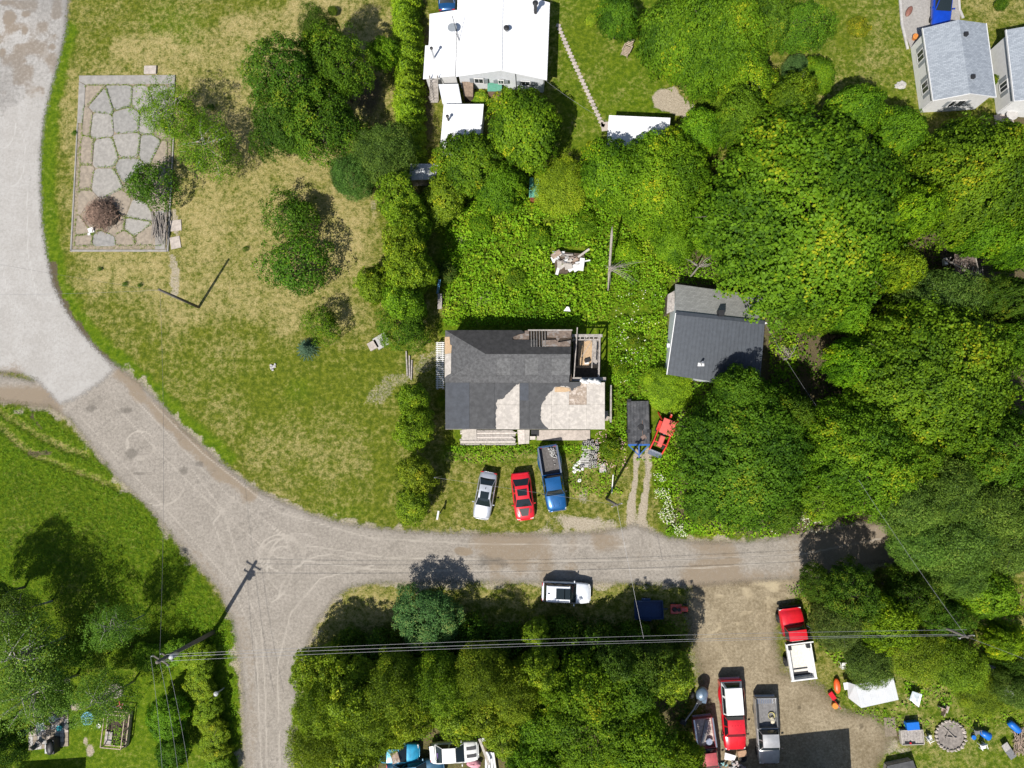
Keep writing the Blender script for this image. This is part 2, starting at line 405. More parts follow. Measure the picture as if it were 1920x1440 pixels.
def sheet(name, poly, z, material, res=0.2, fringe=22, extra=None):
    pw = [P(*q) for q in poly]; x0, x1 = min(q.x for q in pw) - 2, max(q.x for q in pw) + 2; y0, y1 = min(q.y for q in pw) - 2, max(q.y for q in pw) + 2
    ax, ay = np.arange(x0, x1, res), np.arange(y0, y1, res); X, Y = np.meshgrid(ax, ay); X = X.ravel(); Y = Y.ravel()
    u, v = pix(X, Y); s = sdist(u, v, poly)
    n, mm = len(ax), len(ay); idx = np.arange(n * mm).reshape(mm, n)
    qd = np.stack([idx[:-1, :-1], idx[:-1, 1:], idx[1:, 1:], idx[1:, :-1]], -1).reshape(-1, 4)
    qd = qd[(s[qd].max(1) > -fringe)]
    used, inv = np.unique(qd, return_inverse=True); qd = inv.reshape(-1, 4)
    X, Y, u, v, s = X[used], Y[used], u[used], v[used], s[used]
    at = {'sd': ('POINT', np.clip(s / 20.0, -3, 3))}
    if extra: at['m1'] = ('POINT', extra(u, v, X, Y))
    me = np_mesh(name, np.stack([X, Y, np.full_like(X, z)], -1), qd, material, at, smooth=True)
    return tag(link(name, me), kind='structure')

def gravel(name, c_lo, c_hi, stones, edge=0.35, soft=0.25, marks=(0.6, 0.56, 0.5), brown=(0.30, 0.245, 0.18), rough_amt=.6):
    w = N(name)
    m1 = w.n('Attribute', _attribute_name='m1'); sp = w.n('SeparateColor', i0=m1.outputs['Color'])
    n1 = w.noise(0.5, 6, .65); n2 = w.noise(3.0, 6, .7); n3 = w.noise(12, 5, .8); n4 = w.noise(9, 4, .8); n6 = w.noise(4.5, 6, .8)
    c = w.mix(w.ramp(n1, .32, .68), c_lo, c_hi)
    c = w.mix(w.ramp(n6, .38, .7, 0, rough_amt * 1.1), c, tuple(x * .78 for x in c_lo)); c = w.mix(w.ramp(n6, .62, .34, 0, rough_amt * .8), c, tuple(min(1, x * 1.16) for x in c_hi))
    c = w.mix(w.ramp(n2, .4, .75, 0, .6), c, tuple(x * .8 for x in c_lo))
    c = w.mix(w.ramp(w.math('ADD', sp.outputs[1], w.math('MULTIPLY', w.math('SUBTRACT', n2, .5), .9)), .3, .8), c, brown)
    c = w.mix(w.ramp(w.math('ADD', sp.outputs[0], w.math('MULTIPLY', w.math('SUBTRACT', n2, .5), .7)), .3, .9, 0, .75), c, marks)
    c = w.mix(w.ramp(w.math('ADD', sp.outputs[2], w.math('MULTIPLY', w.math('SUBTRACT', n2, .5), .9)), .3, .85, 0, .7), c, tuple(x * .5 for x in c_lo))
    c = w.mix(w.ramp(n3, .5, .75, 0, rough_amt), c, tuple(x * .62 for x in c_lo)); c = w.mix(w.ramp(n4, .6, .72, 0, stones), c, (0.62, 0.6, 0.56))
    p = w.n('BsdfPrincipled', Base__Color=c, Roughness=.95); p.inputs['Specular IOR Level'].default_value = .15
    bn = w.n('Bump', Height=w.math('ADD', n3, w.math('MULTIPLY', n2, .6))); bn.inputs['Strength'].default_value = .45; bn.inputs['Distance'].default_value = .04; w.set(p, 'Normal', bn)
    tr = w.n('BsdfTransparent')
    e = w.math('ADD', w.attr('sd'), w.math('MULTIPLY', w.math('SUBTRACT', n2, .5), edge * 2)); e = w.math('ADD', e, w.math('MULTIPLY', w.math('SUBTRACT', n3, .5), edge * 1.6))
    al = w.ramp(e, -soft, soft)
    ms = w.n('MixShader'); w.set(ms, 'i0', al); w.set(ms, 'i1', tr); w.set(ms, 'i2', p)
    return w.out(ms)

ARCS = []
def circ(cx, cy, r, a0, a1, ry=None):
    return [(cx + r * math.cos(math.radians(a)), cy + (ry or r) * math.sin(math.radians(a))) for a in np.linspace(a0, a1, 18)]
ARCS += [circ(263, 835, 27, 0, 330), circ(263, 835, 22, 60, 200), circ(300, 900, 48, 20, 140), circ(528, 1040, 44, 130, 400, 38), circ(528, 1040, 38, 100, 360, 30), circ(530, 1050, 25, 0, 300), circ(470, 1060, 80, 300, 420),
         circ(560, 1060, 60, 100, 300), circ(620, 1140, 100, 190, 300)]
ARCS += [[(250, 745), (330, 830), (430, 930), (560, 1020), (720, 1045), (900, 1050), (1200, 1052), (1500, 1040), (1650, 1010)], [(215, 760), (300, 850), (400, 950), (520, 1045), (700, 1068), (1000, 1072), (1300, 1066), (1480, 1052)],
         [(150, 780), (240, 880), (340, 985), (430, 1090), (480, 1200), (490, 1440)], [(280, 750), (380, 850), (520, 960), (700, 1010), (900, 1020), (1180, 1024)], [(525, 1440), (520, 1250), (545, 1150), (600, 1085), (700, 1060)],
         [(360, 880), (420, 960), (450, 1060)], [(440, 930), (400, 980), (430, 1060)], [(500, 1440), (498, 1300), (490, 1180), (440, 1060)]]
RWIG = np.random.default_rng(3)
def road_extra(u, v, X, Y):
    mid = vnoise(X, Y, 1.2, 5); big = vnoise(X, Y, 5, 6)
    mk = np.zeros_like(u)
    for a in ARCS: mk = np.maximum(mk, (.45 + .5 * mid) * (1 - sstep(ldist(u, v, a) + (mid - .5) * 3, 1.0, 4.0)))
    br = np.maximum(sstep(v, 700, 745) * (1 - sstep(u, 95, 140)) * (v < 800), 0.75 * (1 - sstep(ldist(u, v, [(225, 700), (300, 775), (420, 890), (470, 930)]) + (mid - .5) * 14, 5, 26)))
    br = np.maximum(br, .75 * sstep(u, 700, 900) * sstep(big + .3 * mid, .35, .8)); br = np.maximum(br, .9 * (1 - sstep(np.hypot((u - 868) / 26, (v - 1034) / 12) + (mid - .5) * .5, .5, 1)))
    br = np.maximum(br, .75 * sstep(u, 1380, 1560)); br = np.maximum(br, 0.45 * (1 - sstep(ldist(u, v, [(340, 1010), (430, 1110), (470, 1240), (470, 1440)]) + (mid - .5) * 14, 4, 24)))
    dk = .45 * sstep(vnoise(X * .9 + Y * .5, (Y - X * .75) * 4, 2.2, 21), .5, .85)
    for a in ((243, 850, 14, 12), (170, 765, 12, 8), (240, 770, 26, 9), (265, 888, 20, 6), (930, 1050, 40, 20), (505, 1360, 12, 14), (345, 885, 12, 10), (375, 870, 10, 8)): dk = np.maximum(dk, .8 * (1 - sstep(np.hypot((u - a[0]) / a[2], (v - a[1]) / a[3]) + (mid - .5), .3, 1.1)))
    return np.stack([mk, br, dk], -1)
def paved_extra(u, v, X, Y):
    mid = vnoise(X, Y, 1.2, 8); big = vnoise(X, Y, 4, 9)
    mk = np.zeros_like(u)
    for a in ([(5, 500), (15, 555), (60, 610), (95, 660)], [(51, 350), (52, 470), (70, 560)], circ(20, 290, 28, -60, 90, 60), circ(0, 230, 30, 0, 80, 50)): mk = np.maximum(mk, .7 * (1 - sstep(ldist(u, v, a), .6, 3)))
    up = 1 - sstep(v + (mid - .5) * 60, 180, 215)
    br = np.zeros_like(u)
    for a in ((18, 40, 16, 28), (50, 25, 12, 10), (47, 55, 10, 14), (98, 88, 10, 9), (60, 95, 7, 8), (5, 100, 10, 14), (102, 66, 4, 5), (108, 3, 8, 5), (46, 115, 6, 8), (20, 5, 20, 8)): br = np.maximum(br, .85 * (1 - sstep(np.hypot((u - a[0]) / a[2], (v - a[1]) / a[3]) + (mid - .5) * .8, .4, 1.1)))
    br = np.maximum(br, .7 * up * sstep(mid, .3, .8)); br = np.maximum(br, .85 * sstep(v + (mid - .5) * 30, 655, 715) * (1 - sstep(u + (mid - .5) * 30, 20, 95)))
    ck = np.zeros_like(u)
    for a in ([(0, 352), (20, 356), (44, 350), (76, 357)], [(58, 215), (54, 300), (60, 390), (52, 470)], [(0, 600), (40, 608), (90, 600), (140, 612)], [(20, 640), (60, 668), (100, 672), (150, 700)], [(70, 0), (66, 60), (74, 130)]): ck = np.maximum(ck, .55 * (1 - sstep(ldist(u, v, a) + (mid - .5) * 3, .4, 3.2)))
    up = np.maximum(up, ck * 1.2)
    return np.stack([np.maximum(mk, .5 * (1 - sstep(v, 180, 215)) * sstep(vnoise(X, Y, .7, 4), .6, .9)), br, up * (.35 + .4 * big)], -1)
def yard_extra(u, v, X, Y):
    mid = vnoise(X, Y, 1.2, 12); big = vnoise(X, Y, 4, 13)
    mk = np.zeros_like(u)
    for a in ([(1310, 1150), (1380, 1155), (1440, 1135), (1500, 1105)], [(1310, 1170), (1390, 1168), (1440, 1190)], [(1340, 1140), (1400, 1200)], [(1440, 1120), (1400, 1190)], [(1380, 1120), (1470, 1160)], [(1330, 1190), (1420, 1130), (1490, 1120)], [(1350, 1330), (1340, 1440)], [(1340, 1200), (1370, 1250)]):
        mk = np.maximum(mk, (.3 + .6 * mid) * (1 - sstep(ldist(u, v, a) + (mid - .5) * 16 + (vnoise(X, Y, .5, 2) - .5) * 9, .5, 4)))
    dk = .35 * sstep(mid, .45, .8)
    for a in ((1499, 1327, 6, 6), (1615, 1362, 7, 7)): dk = np.maximum(dk, .8 * (1 - sstep(np.hypot((u - a[0]) / a[2], (v - a[1]) / a[3]) + (mid - .5) * .3, .5, 1.1)))
    mk = np.maximum(mk, .75 * (1 - sstep(v, 1090, 1200)) * sstep(vnoise(X + Y * .4, Y * 2.2, 1.3, 31), .35, .8)); return np.stack([mk, .5 * sstep(big, .3, .7) * sstep(v, 1150, 1300), dk], -1)
M_GRAVEL = gravel('gravel_road', (0.222, 0.198, 0.168), (0.298, 0.268, 0.232), .4, edge=.6, soft=.4, marks=(0.40, 0.362, 0.312), brown=(0.215, 0.172, 0.125), rough_amt=.75)
M_PAVED = gravel('worn_pavement', (0.315, 0.298, 0.276), (0.372, 0.357, 0.338), .0, edge=.55, soft=.3, marks=(0.45, 0.435, 0.41), brown=(0.215, 0.175, 0.135), rough_amt=.28)
M_YARD = gravel('packed_dirt', (0.165, 0.130, 0.080), (0.300, 0.250, 0.170), .35, edge=1.0, soft=.7, marks=(0.43, 0.36, 0.24), brown=(0.135, 0.105, 0.06), rough_amt=.7)
M_DRIVE = gravel('asphalt_drive', (0.270, 0.255, 0.240), (0.315, 0.300, 0.281), .1, edge=.05, soft=.06)
sheet('yard', YARD, 0.004, M_YARD, extra=yard_extra)
sheet('road', ROAD, 0.010, M_GRAVEL, extra=road_extra, res=.17)
sheet('paved_road', PAVED, 0.018, M_PAVED, extra=paved_extra, fringe=18)
sheet('driveway', DRIVE, 0.006, M_DRIVE, fringe=4)
# ------------------------------------------------------------------ foliage
def leaf_mat(name, dark, lightc, yellow, trans=0.3, rough=0.6, spec=0.14):
    w = N(name)
    t = w.attr('tone'); oi = w.n('ObjectInfo')
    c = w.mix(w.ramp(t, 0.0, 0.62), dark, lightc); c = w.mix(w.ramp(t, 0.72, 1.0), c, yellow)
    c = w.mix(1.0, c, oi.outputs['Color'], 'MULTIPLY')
    p = w.n('BsdfPrincipled', Base__Color=c, Roughness=rough); p.inputs['Specular IOR Level'].default_value = spec
    tl = w.n('BsdfTranslucent', Color=w.mix(1.0, c, (1.25, 1.25, 0.55), 'MULTIPLY'))
    ms = w.n('MixShader'); w.set(ms, 'i0', trans); w.set(ms, 'i1', p); w.set(ms, 'i2', tl)
    return w.out(ms)

M_LEAF = leaf_mat('broad_leaf', (0.036, 0.088, 0.004), (0.128, 0.235, 0.009), (0.34, 0.36, 0.014))
M_CEDAR = leaf_mat('cedar_spray', (0.036, 0.076, 0.004), (0.148, 0.238, 0.010), (0.30, 0.345, 0.018), trans=.22, rough=.6, spec=.2)
M_NEEDLE = leaf_mat('spruce_needle', (0.022, 0.050, 0.026), (0.060, 0.115, 0.070), (0.10, 0.16, 0.09), trans=.1, rough=.6, spec=.25)
M_WEED = leaf_mat('weed_leaf', (0.062, 0.155, 0.004), (0.175, 0.345, 0.010), (0.31, 0.40, 0.02), trans=.2)
M_BARK = mat('bark', (0.115, 0.095, 0.078), rough=.95, var=.5, scale=8, bump=.7, bscale=25)
M_BIRCH = mat('pale_bark', (0.40, 0.375, 0.34), rough=.9, var=.45, scale=6, bump=.5, bscale=20)
M_DEAD = mat('dead_wood', (0.30, 0.265, 0.235), rough=.95, var=.4, scale=9, bump=.5, bscale=25)

def unit(v): return v / np.maximum(np.linalg.norm(v, axis=-1, keepdims=True), 1e-9)

def leaves_mesh(name, C, Nrm, L, Wd, tone, mat_, rng, U=None, fold=0.18):
    """one folded rhombic leaf per centre"""
    n = len(C)
    if U is None: U = rng.normal(size=(n, 3))
    U = unit(U - Nrm * (U * Nrm).sum(1, keepdims=True)); V = np.cross(Nrm, U)
    L = np.broadcast_to(L, (n,))[:, None]; Wd = np.broadcast_to(Wd, (n,))[:, None]
    a = C - U * L / 2; b = C + V * Wd / 2 - U * L * .08 + Nrm * Wd * fold; c = C + U * L / 2 - Nrm * L * .08; d = C - V * Wd / 2 - U * L * .08 + Nrm * Wd * fold
    verts = np.stack([a, b, c, d], 1).reshape(-1, 3); quads = np.arange(n * 4).reshape(n, 4)
    return np_mesh(name, verts, quads, mat_, {'tone': ('FACE', np.clip(tone, 0, 1))})

def dome_dirs(rng, n, zmin):
    k = np.arange(n) + .5; z = 1 - (1 - zmin) * k / n; a = k * 2.399963 + rng.uniform(0, 6.28)
    r = np.sqrt(np.clip(1 - z * z, 0, 1)); d = np.stack([r * np.cos(a), r * np.sin(a), z], -1)
    return unit(d + rng.normal(size=d.shape) * .9 / math.sqrt(n))

def lobe(rng, dirs, k=9, amp=.2):
    f = np.zeros(len(dirs))
    for c in unit(rng.normal(size=(k, 3)) + [0, 0, .3]): f += np.exp(-((1 - dirs @ c) / .22)) * rng.uniform(.5, 1)
    return 1 - amp + amp * np.clip(f, 0, 1.3)

def broad_crown(name, rng, R, Hc, zc, ncl, per, ls, rc, m, zmin=-.45, amp=.26, spread=.45, inner=.35, tone0=.45, flat=.5, lw=.75):
    """clumps of leaves on a lobed dome; returns mesh and clump centres (limbs grow to these)"""
    n_in = int(ncl * inner)
    D = np.concatenate([dome_dirs(rng, ncl, zmin), dome_dirs(rng, n_in, zmin)])
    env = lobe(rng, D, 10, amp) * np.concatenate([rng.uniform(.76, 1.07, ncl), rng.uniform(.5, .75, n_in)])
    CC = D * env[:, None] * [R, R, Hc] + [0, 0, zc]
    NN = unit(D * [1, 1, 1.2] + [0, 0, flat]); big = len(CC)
    rcl = rc * rng.uniform(.6, 1.45, big); ctone = rng.normal(0, .13, big) + (env - .85) * .35  # inner clumps get darker leaves: shade inside the crown is put into the tone
    idx = np.repeat(np.arange(big), (per * rng.uniform(.6, 1.4, big) * (rcl / rc) ** 1.6).astype(int) + 4); n = len(idx)
    # clumps are sprays stretched outwards
    out = unit(D[idx] * [1, 1, .15] + 1e-6); side = unit(np.cross(NN[idx], out)); out = np.cross(side, NN[idx])
    a = rng.normal(size=n); b = rng.normal(size=n) * .8; a = np.clip(a, -1.7, 1.7); b = np.clip(b, -1.7, 1.7)
    r2 = a * a + b * b
    C = CC[idx] + (out * (a * rcl[idx])[:, None] + side * (b * rcl[idx])[:, None]) + NN[idx] * ((-.22 * r2 + .28 * rng.normal(size=n)) * rcl[idx])[:, None]
    Nl = unit(NN[idx] + out * (.25 * a)[:, None] + side * (.25 * b)[:, None] + rng.normal(size=(n, 3)) * spread)
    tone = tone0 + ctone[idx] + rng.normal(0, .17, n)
    sz = ls * rng.uniform(.65, 1.3, n)
    return leaves_mesh(name, C, Nl, sz, sz * lw, tone, m, rng), CC[:ncl]

def trunk_mesh(name, rng, zt, r0, tips, m, nl=12, zstart=.35, lean=.3, thin=1.0):
    b = MB(); pts = []; x = y = 0.0
    for k in range(6):
        pts.append((x, y, zt * k / 5)); x += rng.normal(0, .05 * lean * 3); y += rng.normal(0, .05 * lean * 3)
    b.tube(pts, [r0 * (1.25 if k == 0 else 1) * (1 - .16 * k) for k in range(6)], 7)
    if len(tips):
        for i in rng.choice(len(tips), min(nl, len(tips)), replace=False):
            t = tips[i]; f = rng.uniform(zstart, .95); k = min(4, int(f * 5)); s = Vector(pts[k]).lerp(Vector(pts[k + 1]), f * 5 - k)
            e = Vector(t); mid_ = s.lerp(e, .5) + Vector((rng.normal(0, .15), rng.normal(0, .15), .12 * (e - s).length))
            rr = r0 * .34 * thin; b.tube([s, mid_, e], [rr, rr * .6, rr * .18], 5)
    return b.mesh(name, m, smooth=True)

def spray_crown(name, rng, R, Hc, zc, ncl, per, ls, rc, m, zmin=-.1, amp=.22, tone0=.42, jit=.075, lobes=22):
    """one wide crown shingled with leafy sprays that point down the slope of the dome"""
    D = dome_dirs(rng, ncl, zmin); f = np.zeros(ncl); k_ = rng.uniform(0, 6)
    for c in unit(rng.normal(size=(lobes, 3)) * [1, 1, .6] + [0, 0, .35]): f = np.maximum(f, np.exp(-((1 - D @ c) / .10)) * rng.uniform(.6, 1))
    env = (1 - amp + amp * f) * (1 + rng.normal(0, jit, ncl)); env *= np.where(rng.uniform(size=ncl) < .16, rng.uniform(.74, .9, ncl), 1); env *= 1 - .10 * (np.sin(D[:, 0] * 9 + 3 * D[:, 1]) * np.sin(D[:, 1] * 8 - 2 * D[:, 0] + 1) > .45)
    CC = D * env[:, None] * [R, R, Hc] + [0, 0, zc]; NN = unit(D * [1 / R, 1 / R, 1 / Hc] * R + [0, 0, .45])
    rad = unit(D * [1, 1, 0] + 1e-6); out = unit(rad - NN * (rad * NN).sum(1, keepdims=True)); side = np.cross(NN, out)
    tw = rng.normal(0, .45, ncl)[:, None]; out, side = out * np.cos(tw) + side * np.sin(tw), side * np.cos(tw) - out * np.sin(tw)
    rcl = rc * rng.uniform(.65, 1.45, ncl); idx = np.repeat(np.arange(ncl), (per * rng.uniform(.6, 1.3, ncl) * (rcl / rc) ** 1.5).astype(int) + 4); n = len(idx)
    a = np.clip(rng.normal(size=n), -1.7, 1.7) * 1.35; b = np.clip(rng.normal(size=n), -1.6, 1.6) * .62 * (1 - .2 * a)
    C = CC[idx] + out[idx] * (a * rcl[idx])[:, None] + side[idx] * (b * rcl[idx])[:, None] + NN[idx] * ((.15 * a - .16 * a * a - .3 * b * b + .16 * rng.normal(size=n)) * rcl[idx])[:, None]
    Nl = unit(NN[idx] + side[idx] * (.4 * b)[:, None] + out[idx] * (.2 * a)[:, None] + rng.normal(size=(n, 3)) * .36)
    tone = tone0 + rng.normal(0, .12, ncl)[idx] + (f[idx] - .5) * .3 + .22 * np.sin(D[idx, 0] * 4 + 1.3 * k_) * np.sin(D[idx, 1] * 3.5 + k_) + rng.normal(0, .15, n); sz = ls * rng.uniform(.65, 1.3, n)  # lobes lighter, hollows darker: crown shading is put into the leaf tone too
    return leaves_mesh(name, C, Nl, sz, sz * .78, tone, m, rng), CC

PROTO = {}
def proto(kind, R, H, crown, trunk): PROTO.setdefault(kind, []).append((R, H, crown, trunk))
def make_protos():
    for k in range(3):       # maples: broad dense domes
        rng = np.random.default_rng(100 + k)
        c, t = spray_crown('maple_crown', rng, 5.0, 4.2, 5.2, 330, 62, .24, .40, M_LEAF, zmin=-.3, amp=.3, lobes=9, jit=.07)
        proto('maple', 5.0, 9.6, c, trunk_mesh('maple_trunk', rng, 6.2, .26, t, M_BARK, 16))
    for k in range(2):       # very wide old maples
        rng = np.random.default_rng(150 + k)
        c, t = spray_crown('great_maple_crown', rng, 9.0, 5.6, 5.0, 900, 62, .26, .46, M_LEAF)
        proto('giant', 9.0, 10.8, c, trunk_mesh('great_maple_trunk', rng, 6.4, .4, t, M_BARK, 26))
    for k in range(2):       # lighter, looser trees with small leaves
        rng = np.random.default_rng(200 + k)
        c, t = broad_crown('ash_crown', rng, 4.0, 4.0, 5.0, 220, 90, .165, .34, M_LEAF, zmin=-.5, amp=.55, spread=.5, inner=.2, tone0=.45)
        proto('ash', 4.0, 9.0, c, trunk_mesh('ash_trunk', rng, 6.0, .18, t, M_BARK, 20, lean=.5))
    for k in range(2):       # birch: thin and see-through, pale limbs
        rng = np.random.default_rng(300 + k)
        c, t = broad_crown('birch_crown', rng, 3.4, 4.2, 5.4, 130, 62, .13, .40, M_LEAF, zmin=-.7, amp=.45, spread=.7, inner=.5, tone0=.42)
        proto('birch', 3.4, 9.4, c, trunk_mesh('birch_trunk', rng, 8.2, .13, t, M_BIRCH, 34, thin=1.1))
    for k in range(2):       # small open saplings
        rng = np.random.default_rng(350 + k)
        c, t = broad_crown('sapling_crown', rng, 2.2, 2.0, 2.4, 95, 48, .125, .25, M_LEAF, zmin=-.6, amp=.6, spread=.5, inner=.3, tone0=.4)
        proto('sapling', 2.2, 4.3, c, trunk_mesh('sapling_trunk', rng, 3.0, .06, t, M_BARK, 12))
    for k in range(2):       # cedars: upright, feathery tips
        rng = np.random.default_rng(400 + k)
        H, R = 6.0, 1.5; n = 9500
        hgt = 1 - rng.power(1.6, n); rad = R * np.sqrt(np.clip(1 - hgt ** 1.7, 0.01, 1)) ; a = rng.uniform(0, 6.283, n)
        rad = rad * (.72 + .28 * np.abs(np.sin(a * 4 + hgt * 7 + k)) + .12 * rng.normal(size=n)) * rng.uniform(.7, 1, n) ** .5
        C = np.stack([rad * np.cos(a), rad * np.sin(a), .15 + hgt * (H - .15)], -1)
        out = np.stack([np.cos(a), np.sin(a), np.zeros(n)], -1); U = out * .8 + [0, 0, .9] + rng.normal(size=(n, 3)) * .35
        Nn = unit(out * .75 + [0, 0, .55] + rng.normal(size=(n, 3)) * .55)
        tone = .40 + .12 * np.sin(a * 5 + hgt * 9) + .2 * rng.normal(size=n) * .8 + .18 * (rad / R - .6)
        c = leaves_mesh('cedar_crown', C, Nn, rng.uniform(.2, .36, n), rng.uniform(.07, .13, n), tone, M_CEDAR, rng, U)
        proto('cedar', R, H, c, trunk_mesh('cedar_trunk', rng, 5.2, .1, [], M_BARK))
    for k in range(2):       # bushy cedars: broad, many leaders
        rng = np.random.default_rng(450 + k)
        c, t = broad_crown('bushy_crown', rng, 2.6, 3.6, 2.6, 190, 90, .21, .25, M_CEDAR, zmin=-.55, amp=.52, spread=.6, flat=.25, lw=.42, tone0=.45)
        proto('bushy', 2.6, 6.2, c, trunk_mesh('bushy_trunk', rng, 4.6, .12, t, M_BARK, 14))
    for k in range(2):       # feathery trees (larch, tamarisk-like fine sprays)
        rng = np.random.default_rng(500 + k)
        c, t = broad_crown('feather_crown', rng, 3.8, 4.2, 4.8, 230, 120, .24, .42, M_CEDAR, zmin=-.5, amp=.32, spread=.75, flat=.3, lw=.24, tone0=.42)
        proto('feather', 3.8, 9.0, c, trunk_mesh('feather_trunk', rng, 7.0, .16, t, M_BARK, 14))
    for k in range(2):       # low shrubs
        rng = np.random.default_rng(600 + k)
        c, t = broad_crown('shrub_crown', rng, 1.5, 1.2, .75, 90, 46, .13, .22, M_LEAF, zmin=-.45, amp=.25, spread=.6)
        proto('shrub', 1.5, 1.95, c, trunk_mesh('shrub_stem', rng, .9, .05, t, M_BARK, 12, zstart=.1))
    for k in range(1):       # spruce
        rng = np.random.default_rng(700 + k); Cs = []; Us = []; Ns = []
        for j in range(13):
            zz = .3 + 3.2 * j / 13; rr = 1.35 * (1 - j / 13.5)
            for b in range(9):
                aa = b * .698 + j * .37; n = int(34 * rr / 1.35) + 8; s_ = rng.uniform(.1, 1, n)
                d = np.array([math.cos(aa), math.sin(aa), 0]); sd_ = np.array([-d[1], d[0], 0])
                off = rng.normal(0, .10, n) * (1.3 - s_)
                Cs.append(d * (s_ * rr)[:, None] + sd_ * off[:, None] + np.stack([0 * s_, 0 * s_, zz - .25 * s_ + rng.normal(0, .04, n)], -1))
                Us.append(d * .8 + sd_ * np.sign(off)[:, None] * .7 + rng.normal(size=(n, 3)) * .2); Ns.append(unit(np.array([0, 0, 1.]) + rng.normal(size=(n, 3)) * .4))
        C = np.concatenate(Cs); n = len(C)
        c = leaves_mesh('spruce_crown', C, np.concatenate(Ns), rng.uniform(.12, .2, n), .05, .5 + .2 * rng.normal(size=n), M_NEEDLE, rng, np.concatenate(Us))
        proto('spruce', 1.35, 3.6, c, trunk_mesh('spruce_trunk', rng, 3.4, .05, [], M_BARK))
make_protos()

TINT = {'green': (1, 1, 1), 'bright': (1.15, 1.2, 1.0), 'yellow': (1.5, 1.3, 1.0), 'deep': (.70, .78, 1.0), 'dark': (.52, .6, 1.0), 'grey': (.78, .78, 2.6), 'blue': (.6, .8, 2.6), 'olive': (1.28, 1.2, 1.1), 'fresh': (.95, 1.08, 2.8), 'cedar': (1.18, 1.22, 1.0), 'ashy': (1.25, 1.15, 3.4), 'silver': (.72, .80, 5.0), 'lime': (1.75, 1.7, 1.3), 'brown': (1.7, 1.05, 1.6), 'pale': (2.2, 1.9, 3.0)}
NTREE = [0]
def tree(name, kind, px, py, rpx, h, tint, label, cat='tree', group=None, sq=1.0, jit=.08):
    """px,py: middle of the crown as seen; rpx: its radius in the photograph; h: height in metres"""
    NTREE[0] += 1; i = NTREE[0]; rr = random.Random(i * 77)
    R, H, c, t = PROTO[kind][rr.randrange(len(PROTO[kind]))]
    zc = .62 * h; p = P(px, py, zc); q = P(px + rpx, py, zc); r = (q - p).length
    e = thing(name, label, cat, (p.x, p.y, 0), rr.uniform(0, 6.28), group)
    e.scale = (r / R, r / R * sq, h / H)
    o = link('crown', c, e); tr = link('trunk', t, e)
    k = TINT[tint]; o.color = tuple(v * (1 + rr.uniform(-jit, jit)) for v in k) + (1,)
    return e
# ------------------------------------------------------------------ buildings
def wallbox(b, a, c, z0, z1, t=.16):
    """wall from a to c (ground points), z may be a pair for a sloping top"""
    a, c = Vector((a[0], a[1], 0)), Vector((c[0], c[1], 0)); d = (c - a).normalized(); n = Vector((-d.y, d.x, 0)) * t / 2
    za, zc = z1 if hasattr(z1, '__len__') else (z1, z1)
    v = [a - n, c - n, c + n, a + n]; up = [za, zc, zc, za]
    vs = [(p.x, p.y, z0) for p in v] + [(p.x, p.y, z) for p, z in zip(v, up)]
    b.add(vs, [(3, 2, 1, 0), (4, 5, 6, 7), (0, 1, 5, 4), (1, 2, 6, 5), (2, 3, 7, 6), (3, 0, 4, 7)])

def lerp2(a, b, t): return Vector(a).lerp(Vector(b), t)

M_WHITE = mat('white_siding', (0.60, 0.60, 0.60), var=.08, scale=3, rough=.6)
M_WROOF = mat('white_metal_roof', (0.66, 0.665, 0.68), var=.05, scale=1.2, rough=.45, spec=.4, dirt=.06)
M_WROOF2 = mat('greyish_metal_roof', (0.52, 0.54, 0.57), var=.12, scale=2, rough=.5)
M_TAR = mat('tar_roofing', (0.062, 0.063, 0.066), var=.3, scale=2.2, rough=.85, bump=.2, bscale=18)
M_TARB = mat('bluish_roofing', (0.050, 0.056, 0.068), var=.25, scale=2.0, rough=.75)
M_TARN = mat('dark_north_roofing', (0.050, 0.048, 0.048), var=.35, scale=2.5, rough=.9, bump=.3, bscale=20)
M_TARG = mat('granule_roofing', (0.090, 0.090, 0.092), var=.4, scale=4, rough=.95, bump=.4, bscale=40)
M_TARG2 = mat('worn_granule_roofing', (0.112, 0.112, 0.113), var=.4, scale=4, rough=.95, bump=.4, bscale=40)
M_PLY = mat('weathered_plywood', (0.43, 0.395, 0.355), var=.25, scale=3, rough=.9, bump=.25, bscale=40, col2=(.36, .33, .30), dirt=.15)
M_PLYB = mat('stained_plywood', (0.30, 0.24, 0.19), var=.3, scale=4, rough=.9, bump=.25, bscale=40, col2=(.44, .38, .33))
M_PLYO = mat('fresh_wood', (0.43, 0.30, 0.18), var=.2, scale=5, rough=.85)
M_GWOOD = wood('grey_wood', (0.34, 0.31, 0.285)); M_PINK = mat('old_concrete', (0.40, 0.35, 0.31), var=.25, scale=3, rough=.95, bump=.3, bscale=25)
M_DWOOD = wood('dark_wood', (0.10, 0.075, 0.055)); M_RUST = mat('rotten_sheathing', (0.30, 0.22, 0.17), var=.5, scale=3.0, rough=.95, col2=(.36, .32, .29), bump=.5, bscale=15)
M_BLACK = mat('black_metal', (0.02, 0.02, 0.022), var=.2, rough=.5); M_STEEL = mat('steel', (0.45, 0.46, 0.47), var=.15, rough=.35, metal=.8)
M_SHUT = mat('grey_shutter', (0.22, 0.24, 0.26), var=.1, rough=.6); M_GLASS = glass('window_glass', (.03, .035, .04), .08)
M_CONC = mat('concrete', (0.40, 0.385, 0.37), var=.2, scale=2.5, rough=.95, bump=.25, bscale=30, dirt=.25)

